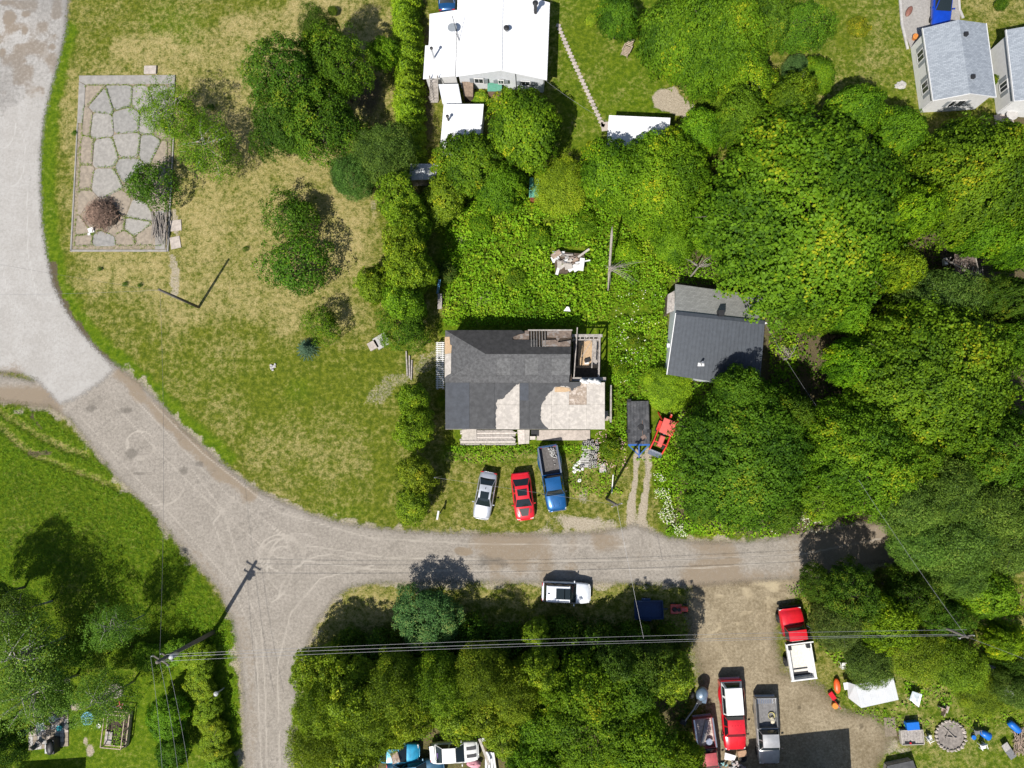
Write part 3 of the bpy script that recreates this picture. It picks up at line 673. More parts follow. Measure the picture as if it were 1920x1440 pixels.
def shingles(name, c1, c2, rows=7.0):
    w = N(name); mp = w.n('Mapping', Vector=w.obj()); mp.inputs['Rotation'].default_value = (0, 0, math.radians(-4))
    br = w.n('TexBrick', Vector=mp.outputs[0], Scale=1.0); br.offset = .5
    for k, v in (('Brick Width', .30), ('Row Height', .145), ('Mortar Size', .008), ('Color1', (*c1, 1)), ('Color2', (*c2, 1)), ('Mortar', tuple(x * .6 for x in c1) + (1,))): br.inputs[k].default_value = v
    c = w.mix(w.ramp(w.noise(30, 4, .7, w.obj()), .45, .8, 0, .5), br.outputs[0], tuple(x * .7 for x in c1))
    p = w.n('BsdfPrincipled', Base__Color=c, Roughness=.95); p.inputs['Specular IOR Level'].default_value = .2; return w.out(p)
M_SHING = shingles('grey_shingle', (0.215, 0.24, 0.275), (0.30, 0.33, 0.37)); M_SHING2 = shingles('garage_shingle', (0.24, 0.24, 0.228), (0.32, 0.32, 0.305))

def window(parent, a, c, z0, z1, o, frame=M_WHITE, shut=True, n=(0, -1, 0)):
    """window part on a wall between ground points a and c; n points outwards"""
    a, c, n = Vector(a), Vector(c), Vector(n); d = (c - a).normalized(); w_ = (c - a).length
    f = mb(o); e = .09
    for (p, q, za, zb) in ((a, c, z0 - e, z0), (a, c, z1, z1 + e)): f.slab([p - d * e + n * .06 + Vector((0, 0, zb)), q + d * e + n * .06 + Vector((0, 0, zb)), q + d * e + Vector((0, 0, zb)), p - d * e + Vector((0, 0, zb))], zb - za)
    for p in (a - d * e, c): f.slab([p + n * .058 + Vector((0, 0, z1)), p + d * e + n * .058 + Vector((0, 0, z1)), p + d * e + Vector((0, 0, z1)), p + Vector((0, 0, z1))], z1 - z0)
    mid_ = (a + c) / 2 - d * .025
    f.slab([mid_ + n * .055 + Vector((0, 0, z1)), mid_ + d * .05 + n * .055 + Vector((0, 0, z1)), mid_ + d * .05 + Vector((0, 0, z1)), mid_ + Vector((0, 0, z1))], z1 - z0)
    fo = f.build('window', frame, parent)
    g = mb(o); g.slab([a + n * .03 + Vector((0, 0, z1)), c + n * .03 + Vector((0, 0, z1)), c + n * .005 + Vector((0, 0, z1)), a + n * .005 + Vector((0, 0, z1))], z1 - z0); g.build('pane', M_GLASS, fo)
    if shut:
        for p in (a - d * (e + .04 + .36), c + d * (e + .04)):
            s = mb(o); s.slab([p + n * .045 + Vector((0, 0, z1)), p + d * .36 + n * .045 + Vector((0, 0, z1)), p + d * .36 + n * .003 + Vector((0, 0, z1)), p + n * .003 + Vector((0, 0, z1))], z1 - z0); s.build('shutter', M_SHUT, parent)

def chimney(parent, o, p, h, r=.09, m=None, cap=True, name='chimney_pipe'):
    b = mb(o); b.tube([p, Vector(p) + Vector((0, 0, h))], r, 10); q = b.build(name, m or M_STEEL, parent)
    if cap:
        c = mb(o); c.lathe(Vector(p) + Vector((0, 0, h)), [(r * 1.1, .0), (r * 1.7, .02), (r * 1.7, .1), (r * .4, .17)], 12); c.build('cap', M_BLACK if m is None else m, q)

# ---- the ruined house in the middle
def ruined_house():
    base = P(985, 715, 0); o = Vector(base)
    h = thing('ruined_house', 'derelict house with torn black roofing and bare plywood, framing open at one corner', 'house', base)
    # walls
    ze = 3.05; NW, NE, SE, SW = P(841, 624, ze), P(1070, 624, ze), P(1128, 800, 2.2), P(841, 800, 2.2)
    b = mb(o); wallbox(b, NW, NE, 0, ze - .12); wallbox(b, SW, NW, 0, 2.25); b.build('wall', M_GWOOD, h)
    b = mb(o); wallbox(b, SW, SE, 0, 2.12); b.build('wall', M_GWOOD, h)
    M = P(1128, 722, 2.2); b = mb(o); wallbox(b, SE, M, 0, 2.2); b.build('wall', M_GWOOD, h)
    NE2 = P(1070, 716, ze); b = mb(o); wallbox(b, NE, NE2, 0, ze - .12); b.build('wall', M_DWOOD, h)
    # main hip roof, dark north slope (with the rotten hole), granule south slope, west hip
    E, RZ = 3.12, 4.55
    nw, rw, re_, ne, sw, se = P(835, 619, E), P(911, 664, RZ), P(1070, 664, RZ), P(1073, 619, E), P(834, 717, E + .08), P(1067, 718, E + .08)
    def NS(px, py, dz=0.0):     # a point of the north slope plane seen at this pixel
        nrm = (rw - nw).cross(ne - nw); r = Vector(P(px, py, 0)) - Vector((0, 0, HC)); t = nrm.dot(nw - Vector((0, 0, HC))) / nrm.dot(r)
        return Vector((0, 0, HC)) + r * t + Vector((0, 0, dz))
    north = [NS(*q) for q in ((835, 619), (978, 619), (984, 624), (972, 626), (961, 633), (961, 637), (1008, 637), (1008, 650), (1071, 650), (1070, 664), (911, 664))]
    b = mb(o); b.slab(north, .05); b.build('north_roof_slope', M_TARN, h)
    b = mb(o); b.slab([NS(*q, -.14) for q in ((960, 619.5), (1073, 619.5), (1071, 652), (958, 652))], .03); b.build('roof_void_lining', M_DWOOD, h)
    for q in (((1026, 621), (1072, 620), (1070, 633), (1050, 634), (1046, 641), (1042, 633), (1026, 632)), ((1017, 638), (1042, 637), (1047, 642), (1070, 638), (1069, 649.5), (1018, 649.5)), ((984, 620), (992, 620), (992, 636.5), (963, 636), (962, 632), (973, 627), (984, 625))):
        b = mb(o); b.slab([NS(*z, .015) for z in q], .04); b.build('sheathing_board', M_RUST, h)
    for k in range(6):
        x = 996 + k * 5.2; b = mb(o); b.bar(NS(x, 620.5, -.03), NS(x + .3, 650, -.03), .06, .12); b.build('rafter', M_GWOOD, h)
    b = mb(o); b.bar(NS(990, 619.3, .03), NS(1073, 619.3, .03), .12, .1); b.build('fascia', M_GWOOD, h)
    b = mb(o); b.slab([nw + Vector((0, 0, .004)), rw, sw], .05); b.build('west_roof_slope', M_TARG, h)
    zz = Vector((0, 0, .03))
    def ws(px, py):
        nrm = (rw - nw).cross(sw - nw); r = Vector(P(px, py, 0)) - Vector((0, 0, HC)); t = nrm.dot(nw - Vector((0, 0, HC))) / nrm.dot(r); return Vector((0, 0, HC)) + r * t + zz
    b = mb(o); b.slab([ws(*q) for q in ((834, 632), (843, 631.5), (844, 646), (847, 647.5), (846, 662), (834, 664))], .03); b.build('bare_edge_board', M_PLYO, h)
    b = mb(o); b.slab([ws(*q) for q in ((834, 664.3), (846, 662.4), (845.5, 700), (838, 704), (834, 708))], .03); b.build('bare_edge_board', M_PLY, h)
    # granule strips of the south slope
    cuts = [835, 904, 931, 957, 984, 1009, 1034, 1069]
    def ss(px, py, dz=0):
        nrm = (re_ - rw).cross(se - rw); r = Vector(P(px, py, 0)) - Vector((0, 0, HC)); t = nrm.dot(rw - Vector((0, 0, HC))) / nrm.dot(r); return Vector((0, 0, HC)) + r * t + Vector((0, 0, dz))
    b = mb(o); b.slab([sw, se, re_, rw], .06); b.build('south_roof_slope', M_TARG, h)
    for k in range(len(cuts) - 1):
        x0, x1 = cuts[k] + .5, cuts[k + 1] - .5
        if k == 0:
            b = mb(o); b.slab([ss(849, 704, .012), ss(904, 704, .012), ss(904, 672, .012), ss(897, 674, .012)], .01); b.build('roofing_strip', M_TARG, h); continue
        b = mb(o); b.slab([ss(x0, 703, .012), ss(x1, 703, .012), ss(x1, 672, .012), ss(x0, 672, .012)], .01); b.build('roofing_strip', M_TARG if k % 2 else M_TARG2, h)
    b = mb(o); b.slab([ss(836, 717, .014), ss(1067, 718, .014), ss(1067.5, 705, .014), ss(848, 704.5, .014)], .012); b.build('eave_strip', M_TARG, h)
    # low south roof: decking, then torn sheets
    Z0, Z1 = 3.10, 2.35
    def ls(px, py, dz=0.0):
        t = (py - 717) / 87.0; return P(px, py, Z0 + (Z1 - Z0) * t + dz)
    xs_ = [835, 880, 927, 974, 1011, 1034, 1067, 1100, 1134]
    for i in range(len(xs_) - 1):
        for (ya, yb) in ((717, 758.75), (759, 805)):
            b = mb(o); j = .5; zj = R_(-.012, .006)
            b.slab([ls(xs_[i] + .12, yb, zj - .02), ls(xs_[i + 1] - .1, yb, zj - .02), ls(xs_[i + 1] - .1, ya, zj - .02), ls(xs_[i] + .12, ya, zj - .02)], .02)
            b.build('plywood_panel', M_PLYB if (i == 6 and ya == 717) else M_PLY, h)
    b = mb(o); b.slab([ls(1040, 735, .003), ls(1040, 727, .003), ls(1046, 725, .003), ls(1066, 727, .003), ls(1070, 733, .003), ls(1060, 735, .003)], .008); b.build('bare_wood_patch', M_PLYO, h)
    S = [[(835, 804.5), (880, 804.5), (880, 716), (835, 716)], [(880.3, 804.6), (927, 804.6), (927, 716), (880.3, 716)],
         [(927.3, 804.6), (929.5, 804.6), (929, 788), (929.8, 769), (932, 766), (929.4, 758), (933, 749), (938, 748), (944, 747), (947, 742), (950, 739), (957, 733), (963, 726), (968, 721), (973, 720), (973.5, 716), (927.3, 716)]]
    S2 = [[(974, 804.5), (992, 804.5), (992, 716), (974, 716)], [(992.3, 804.6), (1028, 804.6), (1021, 799), (1015.6, 792), (1013.5, 785), (1013.7, 777), (1014, 768), (1015, 760), (1019, 753), (1023, 749), (1024, 743), (1031, 736), (1038, 728), (1042, 725), (1055, 724), (1068, 726), (1072, 733), (1080, 727), (1089, 722), (1089.5, 716), (992.3, 716)]]
    def ragged(q, seed):
        rr = random.Random(seed); out = []
        for a_, c_ in zip(q, q[1:] + q[:1]):
            out.append(a_); L = math.hypot(c_[0] - a_[0], c_[1] - a_[1]); n = int(L / 2.2)
            torn = not (abs(a_[0] - c_[0]) < .4 and L > 30) and not (abs(a_[1] - c_[1]) < .7 and L > 12)
            for i in range(1, n):
                t = i / n; k_ = 1.1 if torn else 0
                out.append((a_[0] + (c_[0] - a_[0]) * t + rr.uniform(-k_, k_), a_[1] + (c_[1] - a_[1]) * t + rr.uniform(-k_, k_)))
        return out
    for k, q in enumerate(S + S2):
        q = ragged(q, k)
        b = mb(o); b.slab([ls(*z, .022 + .002 * k) for z in q], .016); b.build('roofing_sheet', M_TARB if k == 0 else M_TAR, h)
    b = mb(o); b.slab([ls(*z, .036) for z in ((974.5, 751), (991, 751), (991, 718), (974.5, 718))], .01); b.build('roofing_patch', M_TARB, h)
    b = mb(o)
    for q in ((1093, 713), (1099, 715), (1105, 712), (1110, 714), (1116, 713), (1122, 716)): b.blob(ls(q[0], q[1] + 1, .1), (.28, .22, .14), 7, .4, int(q[0]))
    b.build('torn_insulation', mat('insulation', (.68, .68, .67), var=.2), h, smooth=True)
    # open framing at the north-east
    fz, tz = .45, 2.55
    f = [P(1074, 709, fz), P(1125, 709, fz), P(1125, 634, fz), P(1074, 634, fz)]
    b = mb(o); b.slab(f, .2); b.build('floor_deck', M_DWOOD, h)
    b = mb(o); b.slab([P(x, y, fz + .05) for x, y in ((1084, 689), (1111, 687), (1110, 638), (1085, 640))], .03); b.build('plywood_floor', M_PLYO, h)
    b = mb(o); b.slab([P(x, y, fz + .06) for x, y in ((1080, 690), (1122, 690), (1122, 683), (1080, 686))], .03); b.build('plywood_floor', M_PLYO, h)
    b = mb(o); b.slab([P(x, y, fz + .05) for x, y in ((1112, 688), (1121, 688), (1121, 638), (1112, 638))], .03); b.build('plywood_floor', M_GWOOD, h)
    def beam(p, q, w=.14, hh=.16, nm='beam', m=M_GWOOD):
        b = mb(o); b.bar(p, q, w, hh); b.build(nm, m, h)
    beam(P(1072, 629.5, tz), P(1129.5, 629.5, tz), .26, .12); beam(P(1074, 637, tz - .1), P(1126, 637, tz - .1), .12, .1); beam(P(1067, 711, tz), P(1136, 711, tz), .34, .14); beam(P(1124.5, 632, tz - .05), P(1122.5, 707, tz - .05)); beam(P(1112, 638, tz - .5), P(1109.5, 690, tz - .5), .1, .1)
    for k in range(6): beam(P(1080 + k * 8.4, 631, tz - .02), P(1079 + k * 8.4, 636.5, tz - .09), .08, .1, 'joist')
    for q in ((1124, 633), (1124, 652), (1123.6, 671), (1123, 690), (1122.6, 706), (1075, 633), (1100, 633)):
        a_ = P(q[0], q[1], tz); beam((a_.x, a_.y, .4), (a_.x, a_.y, tz - .06), .1, .1, 'stud')
    beam(P(1109, 640, 1.2), P(1090, 670, .9), .05, .06, 'brace'); beam(P(1086, 638, 1.0), P(1092, 648, .8), .05, .06, 'brace'); beam(P(1082.5, 614, 3.0), P(1076, 709, 2.75), .09, .09, 'pole', M_GWOOD)
    b = mb(o); b.box(P(1101, 676, .6), (.5, .35, .3), .3); b.build('crate', M_BLACK, h); b = mb(o); b.box(P(1100, 681, .56), (.4, .2, .12), .1); b.build('crate', M_WHITE, h)
ruined_house()
scr = thing('slatted_screen', 'white slatted screen leaning at the left end of the ruined house', 'screen', P(825, 685, 0)); so = Vector(scr.location)
for k in range(25):
    y = 643 + k * 3.5; b = mb(so); b.bar(P(817.5, y, .9), P(833, y - .5, 1.25), .085, .03); b.build('slat', M_WHITE, scr)
for x, z in ((820, .93), (830, 1.15)): b = mb(so); b.bar(P(x, 641, z - .04), P(x, 730, z - .04), .06, .05); b.build('rail', M_WHITE, scr)
for x, y, z in ((819, 643, .9), (819, 728, .9), (831, 643, 1.15), (831, 728, 1.15)): a_ = P(x, y, z); b = mb(so); b.bar((a_.x, a_.y, 0), (a_.x, a_.y, z - .06), .07); b.build('post', M_WHITE, scr)

# ---- the garage with the half metal roof
def garage():
    base = P(1345, 625, 0); o = Vector(base)
    h = thing('garage', 'garage with dark ribbed metal on one roof slope and grey shingles on the other', 'garage', base)
    EZ, RZ = 2.6, 4.1
    nw, ne, rw, re_, sw, se = P(1266, 532.5, EZ), P(1436, 556, EZ), P(1266.5, 587, RZ), P(1434, 605, RZ), P(1250, 702, EZ), P(1424, 729, EZ)
    sh = mb(o); sh.slab([rw, re_, ne, nw], .08); sh.build('shingle_roof_slope', M_SHING2, h)
    mt = mat('dark_metal_roof', (0.052, 0.060, 0.072), var=.18, scale=3, rough=.45, metal=.3)
    b = mb(o); b.slab([sw, se, re_ + Vector((0, 0, .01)), rw + Vector((0, 0, .01))], .06); b.build('metal_roof_slope', mt, h)
    for k in range(24):
        t = (k + .5) / 24; b = mb(o); z = Vector((0, 0, .025)); b.bar(lerp2(sw, se, t) + z, lerp2(rw, re_, t) + z, .07, .05); b.build('rib', mt, h)
    b = mb(o); b.bar(rw + Vector((0, 0, .06)), re_ + Vector((0, 0, .06)), .3, .05); b.build('ridge_cap', mt, h)
    ins = lambda p, c, t=.06: Vector(p).lerp(Vector(c), t)
    c = (nw + se) / 2; A, B, C_, D = (ins(q, c) for q in (sw, se, ne, nw))
    wm = mat('pale_blue_siding', (0.50, 0.53, 0.56), var=.12, scale=3, rough=.7)
    ridw, ride = ins(rw, c), ins(re_, c)
    b = mb(o); wallbox(b, A, B, 0, EZ - .15); b.build('wall', wm, h); b = mb(o); wallbox(b, C_, D, 0, EZ - .15); b.build('wall', wm, h)
    for a_, r_, d_ in ((A, ridw, D), (B, ride, C_)):
        b = mb(o); wallbox(b, a_, r_, 0, (EZ - .15, RZ - .2)); wallbox(b, r_, d_, 0, (RZ - .2, EZ - .15)); b.build('gable_wall', wm, h)
    b = mb(o); b.bar(sw + Vector((0, 0, .02)), rw + Vector((0, 0, .02)), .07, .2); b.build('bargeboard', M_WHITE, h)
    p = P(1351, 588, RZ + .1); b = mb(o); b.box((p.x, p.y, RZ + .1), (.5, .5, .8)); b.build('chimney', M_BLACK, h)
    t_ = (680 - 594) / (716 - 594); p = P(1314, 681, 2.95); b = mb(o); b.box(p, (.6, .55, .06)); q = b.build('roof_vent', M_WHITE, h); b = mb(o); b.tube([p, p + Vector((0, 0, .75))], .1, 10); b.build('vent_pipe', M_STEEL, q)
    b = mb(o); b.slab([P(1250, 588, 1.9), P(1265, 582, 2.3), P(1265, 545, 2.3), P(1252, 552, 1.9)], .05); q = b.build('lean_to_roof', M_GWOOD, h)
    b = mb(o); wallbox(b, P(1252, 587, 1.9), P(1253, 553, 1.9), 0, 1.82); b.build('lean_to_wall', M_DWOOD, h)
    b = mb(o); b.box(P(1253, 648, 1.5), (.25, .35, .25)); b.build('wall_lamp', M_WHITE, h); b = mb(o); b.box(P(1432, 607, 3.9), (.7, .14, .14), .3); b.build('antenna_bracket', M_WHITE, h)
garage()

# ---- the white house at the top
def white_house():
    base = P(940, 70, 0); o = Vector(base)
    h = thing('white_house', 'long white house with a bright white metal roof and grey shuttered gable', 'house', base)
    EZ, RZ = 2.75, 3.9
    sw, se, rs, nw, ne, rn = P(855, 143.6, EZ), P(1025.5, 150.5, EZ), P(939, 132, RZ), P(858, -12, EZ), P(1031, 5, EZ), P(941, -22, RZ)
    b = mb(o); b.slab([sw, rs, rn, nw], .07); b.build('west_roof_slope', M_WROOF, h); b = mb(o); b.slab([rs, se, ne, rn + Vector((0, 0, .001))], .07); b.build('east_roof_slope', M_WROOF, h)
    for k in range(20):
        t = (k + .5) / 20
        for a_, c_ in ((sw, nw), (se, ne)):
            b = mb(o); z = Vector((0, 0, .015)); b.bar(lerp2(a_, c_, t) + z, lerp2(rs, rn, t) + z, .05, .045); b.build('seam', M_WROOF, h)
    b = mb(o); b.bar(rs + Vector((0, 0, .04)), rn + Vector((0, 0, .04)), .22, .05); b.build('ridge_cap', M_WROOF, h)
    low = [P(*q, 2.55) for q in ((793, 147), (854, 143.5), (857, 20), (805, 25), (804, 84), (797, 84))]
    low = [Vector((p.x, p.y, 2.45 if i in (0, 3, 4, 5) else 2.68)) for i, p in enumerate(low)]
    b = mb(o); b.slab(low, .08); b.build('low_roof', M_WROOF, h)
    for k in range(9): b = mb(o); t = (k + .5) / 9; b.bar(lerp2(low[0], low[5], t) + Vector((0.15, 0, .01)), lerp2(low[1], low[2], t * .5) + Vector((0, 0, .01)), .03, .025); b.build('seam', M_WROOF, h)
    A, B = Vector((sw.x + .3, sw.y + .32, 0)), Vector((se.x - .35, se.y + .32, 0)); Rg = Vector((rs.x, rs.y + .42, 0))
    M_GSID = mat('pale_grey_siding', (0.55, 0.57, 0.60), var=.08, scale=3, rough=.7)
    b = mb(o); wallbox(b, A, Rg, 0, (EZ - .1, RZ - .12)); wallbox(b, Rg, B, 0, (RZ - .12, EZ - .1)); b.build('gable_wall', M_GSID, h)
    Cn, Dn = Vector((ne.x - .35, ne.y - .3, 0)), Vector((nw.x + .3, nw.y - .3, 0))
    for a_, c_ in ((B, Cn), (Cn, Dn), (Dn, A)): b = mb(o); wallbox(b, a_, c_, 0, EZ - .14); b.build('wall', M_WHITE, h)
    LW = [Vector((p.x, p.y, 0)) for p in low]; b = mb(o); wallbox(b, LW[0] + Vector((.25, .25, 0)), LW[1] + Vector((0, .25, 0)), 0, 2.35); b.build('wall', M_WHITE, h); b = mb(o); wallbox(b, LW[0] + Vector((.25, .4, 0)), LW[3] + Vector((.25, -.3, 0)), 0, 2.3); b.build('wall', M_WHITE, h)
    yw = A.y - .082
    for (xa, xb, z0, z1) in ((890.5, 905.5, 1.35, 2.1), (935, 943.5, 1.4, 2.0), (978, 993, 1.3, 2.0)):
        pa, pb = P(xa, 148, 1.7), P(xb, 148, 1.7); d_ = (B - A).normalized(); f = lambda x: A.y + (x - A.x) / (B.x - A.x) * (B.y - A.y) - .085
        window(h, (pa.x, f(pa.x), 0), (pb.x, f(pb.x), 0), z0, z1, o)
    p = P(987, 20, 3.15); p.z = 3.1; chimney(h, o, P(1004, 25, 3.0), 1.5, .16, M_BLACK); chimney(h, o, P(814, 110, 2.45), 1.7, .09); chimney(h, o, P(950, 57, 3.85), .35, .16)
    b = mb(o); q = P(969, 168, 0); f = A.y - .2; b.tube([(q.x, f, .1), (q.x, f, 3.3)], .1, 8); b.tube([(q.x + .25, f, .1), (q.x + .25, f, 3.0)], .08, 8); b.build('flue', M_BLACK, h)
    # mast with the two dishes
    q = P(861, 78, 2.8); b = mb(o); b.tube([q, q + Vector((-.35, .9, 2.6))], .03, 6); mst = b.build('antenna_mast', M_BLACK, h)
    for (x, y, z) in ((848, 52, 3.6),):
        b = mb(o); c = P(x, y, z); b.lathe(c, [(.02, -.08), (.28, -.03), (.42, .05), (.44, .06)], 16); b.build('dish', M_SHUT, mst); b = mb(o); b.bar(q + Vector((0, .1, .1)), c, .04); b.build('dish_arm', M_STEEL, mst)
white_house()
def slab_on_posts(name, label, cat, pts, z, mroof, mwall, t=.07, inset=.25, group=None, rib=0, walls=True, parts=('roof', 'wall')):
    """small building: roof polygon (pixel list, z per point) on four walls"""
    pw = [P(x, y, zz) for (x, y), zz in zip(pts, z)]; c = sum(pw, Vector()) / len(pw); base = Vector((c.x, c.y, 0))
    h = thing(name, label, cat, base, 0, group); o = base
    b = mb(o); b.slab(pw, t); r = b.build(parts[0], mroof, h)
    for k in range(rib):
        u = (k + .5) / rib; b = mb(o); zz = Vector((0, 0, .012)); b.bar(lerp2(pw[0], pw[1], u) + zz, lerp2(pw[3], pw[2], u) + zz, .04, .03); b.build('seam', mroof, h)
    if walls:
        q = [p.lerp(Vector((c.x, c.y, p.z)), inset / max(.3, (p - c).length)) for p in pw]
        for i in range(len(q)):
            a_, c_ = q[i], q[(i + 1) % len(q)]; b = mb(o); wallbox(b, a_, c_, 0, (a_.z - t - .02, c_.z - t - .02), .1); b.build(parts[1], mwall, h)
    return h, o
slab_on_posts('shed', 'small white roofed shed below the white house with a stove pipe', 'shed', [(825, 279), (899, 280), (907, 195), (832, 195)], (2.3, 2.3, 2.5, 2.5), M_WROOF, M_WHITE, rib=7)
_h = bpy.data.objects['shed']; chimney(_h, Vector(_h.location), P(841, 226, 2.4), .8, .09, M_BLACK)
slab_on_posts('porch', 'grey sloping porch roof between the white house and its small shed', 'porch', [(830, 195), (866, 194), (859, 157), (822, 158)], (1.9, 1.9, 2.3, 2.3), M_WROOF2, M_WHITE)
slab_on_posts('storage_box', 'brown wooden storage box under the shuttered gable', 'storage box', [(870, 180), (887, 181), (887, 154), (866, 153)], (1.1, 1.1, 1.4, 1.4), wood('brown_wood', (.22, .165, .125)), M_DWOOD, inset=.05)
slab_on_posts('garden_bin', 'green lidded garden bin under the middle gable window', 'bin', [(914, 171), (941, 171), (941, 156), (914, 155)], (1.0, 1.0, 1.25, 1.25), mat('green_plastic', (.05, .22, .15), rough=.5), mat('brown_board', (.2, .13, .1)), inset=.08, parts=('lid', 'side_panel'))
slab_on_posts('garden_shed', 'garden shed with white metal roof half hidden by maples', 'shed', [(1136, 284), (1250, 288), (1257, 221), (1142, 216)], (2.2, 2.2, 2.7, 2.7), M_WROOF, M_WHITE, rib=10)
slab_on_posts('metal_lean_to', 'small grey ribbed metal roof among the trees at the foot of the hedge', 'shed', [(766, 338), (815, 336), (822, 307), (770, 307)], (1.7, 1.7, 2.0, 2.0), M_WROOF2, M_GWOOD, rib=8)
slab_on_posts('green_hut', 'tiny green hut hidden between the maples of the overgrown lot', 'hut', [(992, 370), (1010, 370), (1010, 334), (993, 333)], (1.9, 1.9, 2.2, 2.2), mat('green_board', (.08, .26, .19), rough=.7), mat('red_board', (.25, .05, .04)))
st = thing('wooden_steps', 'steep wooden steps with handrails at the corner of the white house', 'steps', P(814, 165, 0)); o = Vector(st.location)
for k in range(9): b = mb(o); t = k / 8; p = P(814.5, 190 - 38 * t, .15 + 2.1 * t); b.box(p, (.72, .26, .05)); b.build('tread', M_GWOOD, st)
for x in (807, 821.5):
    b = mb(o); b.bar(P(x, 191, .1), P(x, 152, 2.2), .05, .2); b.build('stringer', M_GWOOD, st); b = mb(o); b.bar(P(x, 189, 1.0), P(x - 1, 140, 3.1), .06); b.build('handrail', M_GWOOD, st)
    for t in (0, .5, 1): b = mb(o); p = P(x, 190 - 38 * t, .15 + 2.1 * t); b.bar(p, p + Vector((0, 0, .9)), .06); b.build('baluster', M_GWOOD, st)

# ---- the two grey roofed houses at the top right
def grey_house(label, roof, EZ, RZ, wins, vents, extra=None):
    nw, rn, ne, se, rs, sw = [P(x, y, z) for (x, y), z in zip(roof, (EZ, RZ, EZ, EZ, RZ, EZ))]
    c = (nw + se + ne + sw) / 4; base = Vector((c.x, c.y, 0)); o = base; h = thing('grey_roofed_house', label, 'house', base)
    b = mb(o); b.slab([sw, rs, rn, nw], .1); b.build('west_roof_slope', M_SHING, h); b = mb(o); b.slab([rs, se, ne, rn + Vector((0, 0, .001))], .1); b.build('east_roof_slope', M_SHING, h)
    i_ = lambda p, q, d: p + (q - p).normalized() * d
    dx, dy = (se - sw).normalized(), (nw - sw).normalized(); k = .32
    A, B, C_, D = sw + dx * k + dy * k, se - dx * k + dy * k, ne - dx * k - dy * k, nw + dx * k - dy * k; RS, RN = rs + dy * k, rn - dy * k
    for a_, c_ in ((A, D), (B, C_)): b = mb(o); wallbox(b, a_, c_, 0, EZ - .16); b.build('wall', M_WHITE, h)
    for a_, r_, c_ in ((A, RS, B), (D, RN, C_)): b = mb(o); wallbox(b, a_, r_, 0, (EZ - .16, RZ - .2)); wallbox(b, r_, c_, 0, (RZ - .2, EZ - .16)); b.build('gable_wall', M_WHITE, h)
    for (p, q) in ((sw, nw), (sw, rs), (rs, se), (se, ne)): b = mb(o); b.bar(p + Vector((0, 0, -.03)), q + Vector((0, 0, -.03)), .06, .17); b.build('fascia', M_WHITE, h)
    nW = Vector((-dx.x, -dx.y, 0)).normalized() * 1.0
    for t, w_ in wins[0]:
        a_ = A.lerp(D, t - w_) + nW * .085; c_ = A.lerp(D, t + w_) + nW * .085; window(h, (a_.x, a_.y, 0), (c_.x, c_.y, 0), .95, 2.0, o, n=tuple(nW))
    nS = Vector((-dy.x, -dy.y, 0)).normalized()
    for t, w_ in wins[1]:
        a_ = A.lerp(B, t - w_) + nS * .085; c_ = A.lerp(B, t + w_) + nS * .085; window(h, (a_.x, a_.y, 0), (c_.x, c_.y, 0), .95, 2.0, o, n=tuple(nS))
    for x, y, z in vents: b = mb(o); b.box(P(x, y, z), (.32, .32, .35)); b.build('roof_vent', M_BLACK, h)
    return h
grey_house('grey shingled white house with two windows on its side wall, by the blue car', [(1729.5, 53), (1797.5, 37), (1849, 44), (1867.5, 182.5), (1819, 176), (1749, 189.5)], 2.7, 3.75, (((.26, .07), (.74, .07)), ((.5, .12),)), ((1811, 64, 3.75), (1824, 144, 3.7)))
grey_house('grey shingled white house cut by the right edge of the picture', [(1886, 56), (1955, 44), (2005, 52), (2020, 196), (1972, 186), (1901, 190)], 2.9, 3.9, (((.3, .06),), ()), ())

# ---- collapsed hut in the wood, tarp shelter, out-of-frame houses that shade the bottom edge
ch = thing('collapsed_hut', 'collapsed grey-brown hut with bare roof battens in the right wood', 'hut', P(1808, 505, 0)); o = Vector(ch.location)
b = mb(o); b.slab([P(1790, 520, 2.6), P(1834, 530, 2.4), P(1826, 473, 3.4), P(1790, 476, 3.4)], .06); b.build('roof_deck', mat('rotten_roof', (.13, .10, .085), var=.5, rough=.95), ch)
for k in range(9): b = mb(o); x = 1775 + k * 7; b.bar(P(x + 8, 482 + k * 3, 3.2), P(x - 2 + k * .4, 496 + k * 5.2, 2.3), .07, .05); b.build('batten', M_GWOOD, ch)
b = mb(o); b.bar(P(1772, 486, 3.0), P(1843, 526, 3.1), .14, .12); b.build('ridge_beam', M_DEAD, ch); b = mb(o); b.bar(P(1842, 500, 2.8), P(1843, 545, 1.6), .07); b.build('post', M_DEAD, ch); b = mb(o); b.bar(P(1826, 470, 3.4), P(1836, 515, 3.0), .09); b.build('rafter', M_DEAD, ch)
b = mb(o); b.box(P(1772, 491, 2.6), (.3, .6, .4)); b.build('white_board', M_WHITE, ch); b = mb(o); wallbox(b, P(1792, 520, 2.0), P(1832, 528, 2.0), 0, 2.0); wallbox(b, P(1792, 520, 2.0), P(1794, 480, 2.0), 0, 2.4); b.build('wall', M_DWOOD, ch)
tp = thing('tarp_shelter', 'white tarpaulin shelter beside the dirt yard', 'shelter', P(1637, 1300, 0)); o = Vector(tp.location)
M_TARP = mat('white_tarp', (.56, .57, .585), var=.06, scale=2, rough=.55)
r0, r1 = P(1604, 1284, 2.1), P(1615, 1327.5, 2.1)
b = mb(o); b.slab([r1, P(1685, 1312, 1.5), P(1675, 1271, 1.5), r0], .03); b.build('roof_sheet', M_TARP, tp); b = mb(o); b.slab([r1, r0, P(1588, 1279, .9), P(1591, 1309, .9)], .03); b.build('side_sheet', M_TARP, tp)
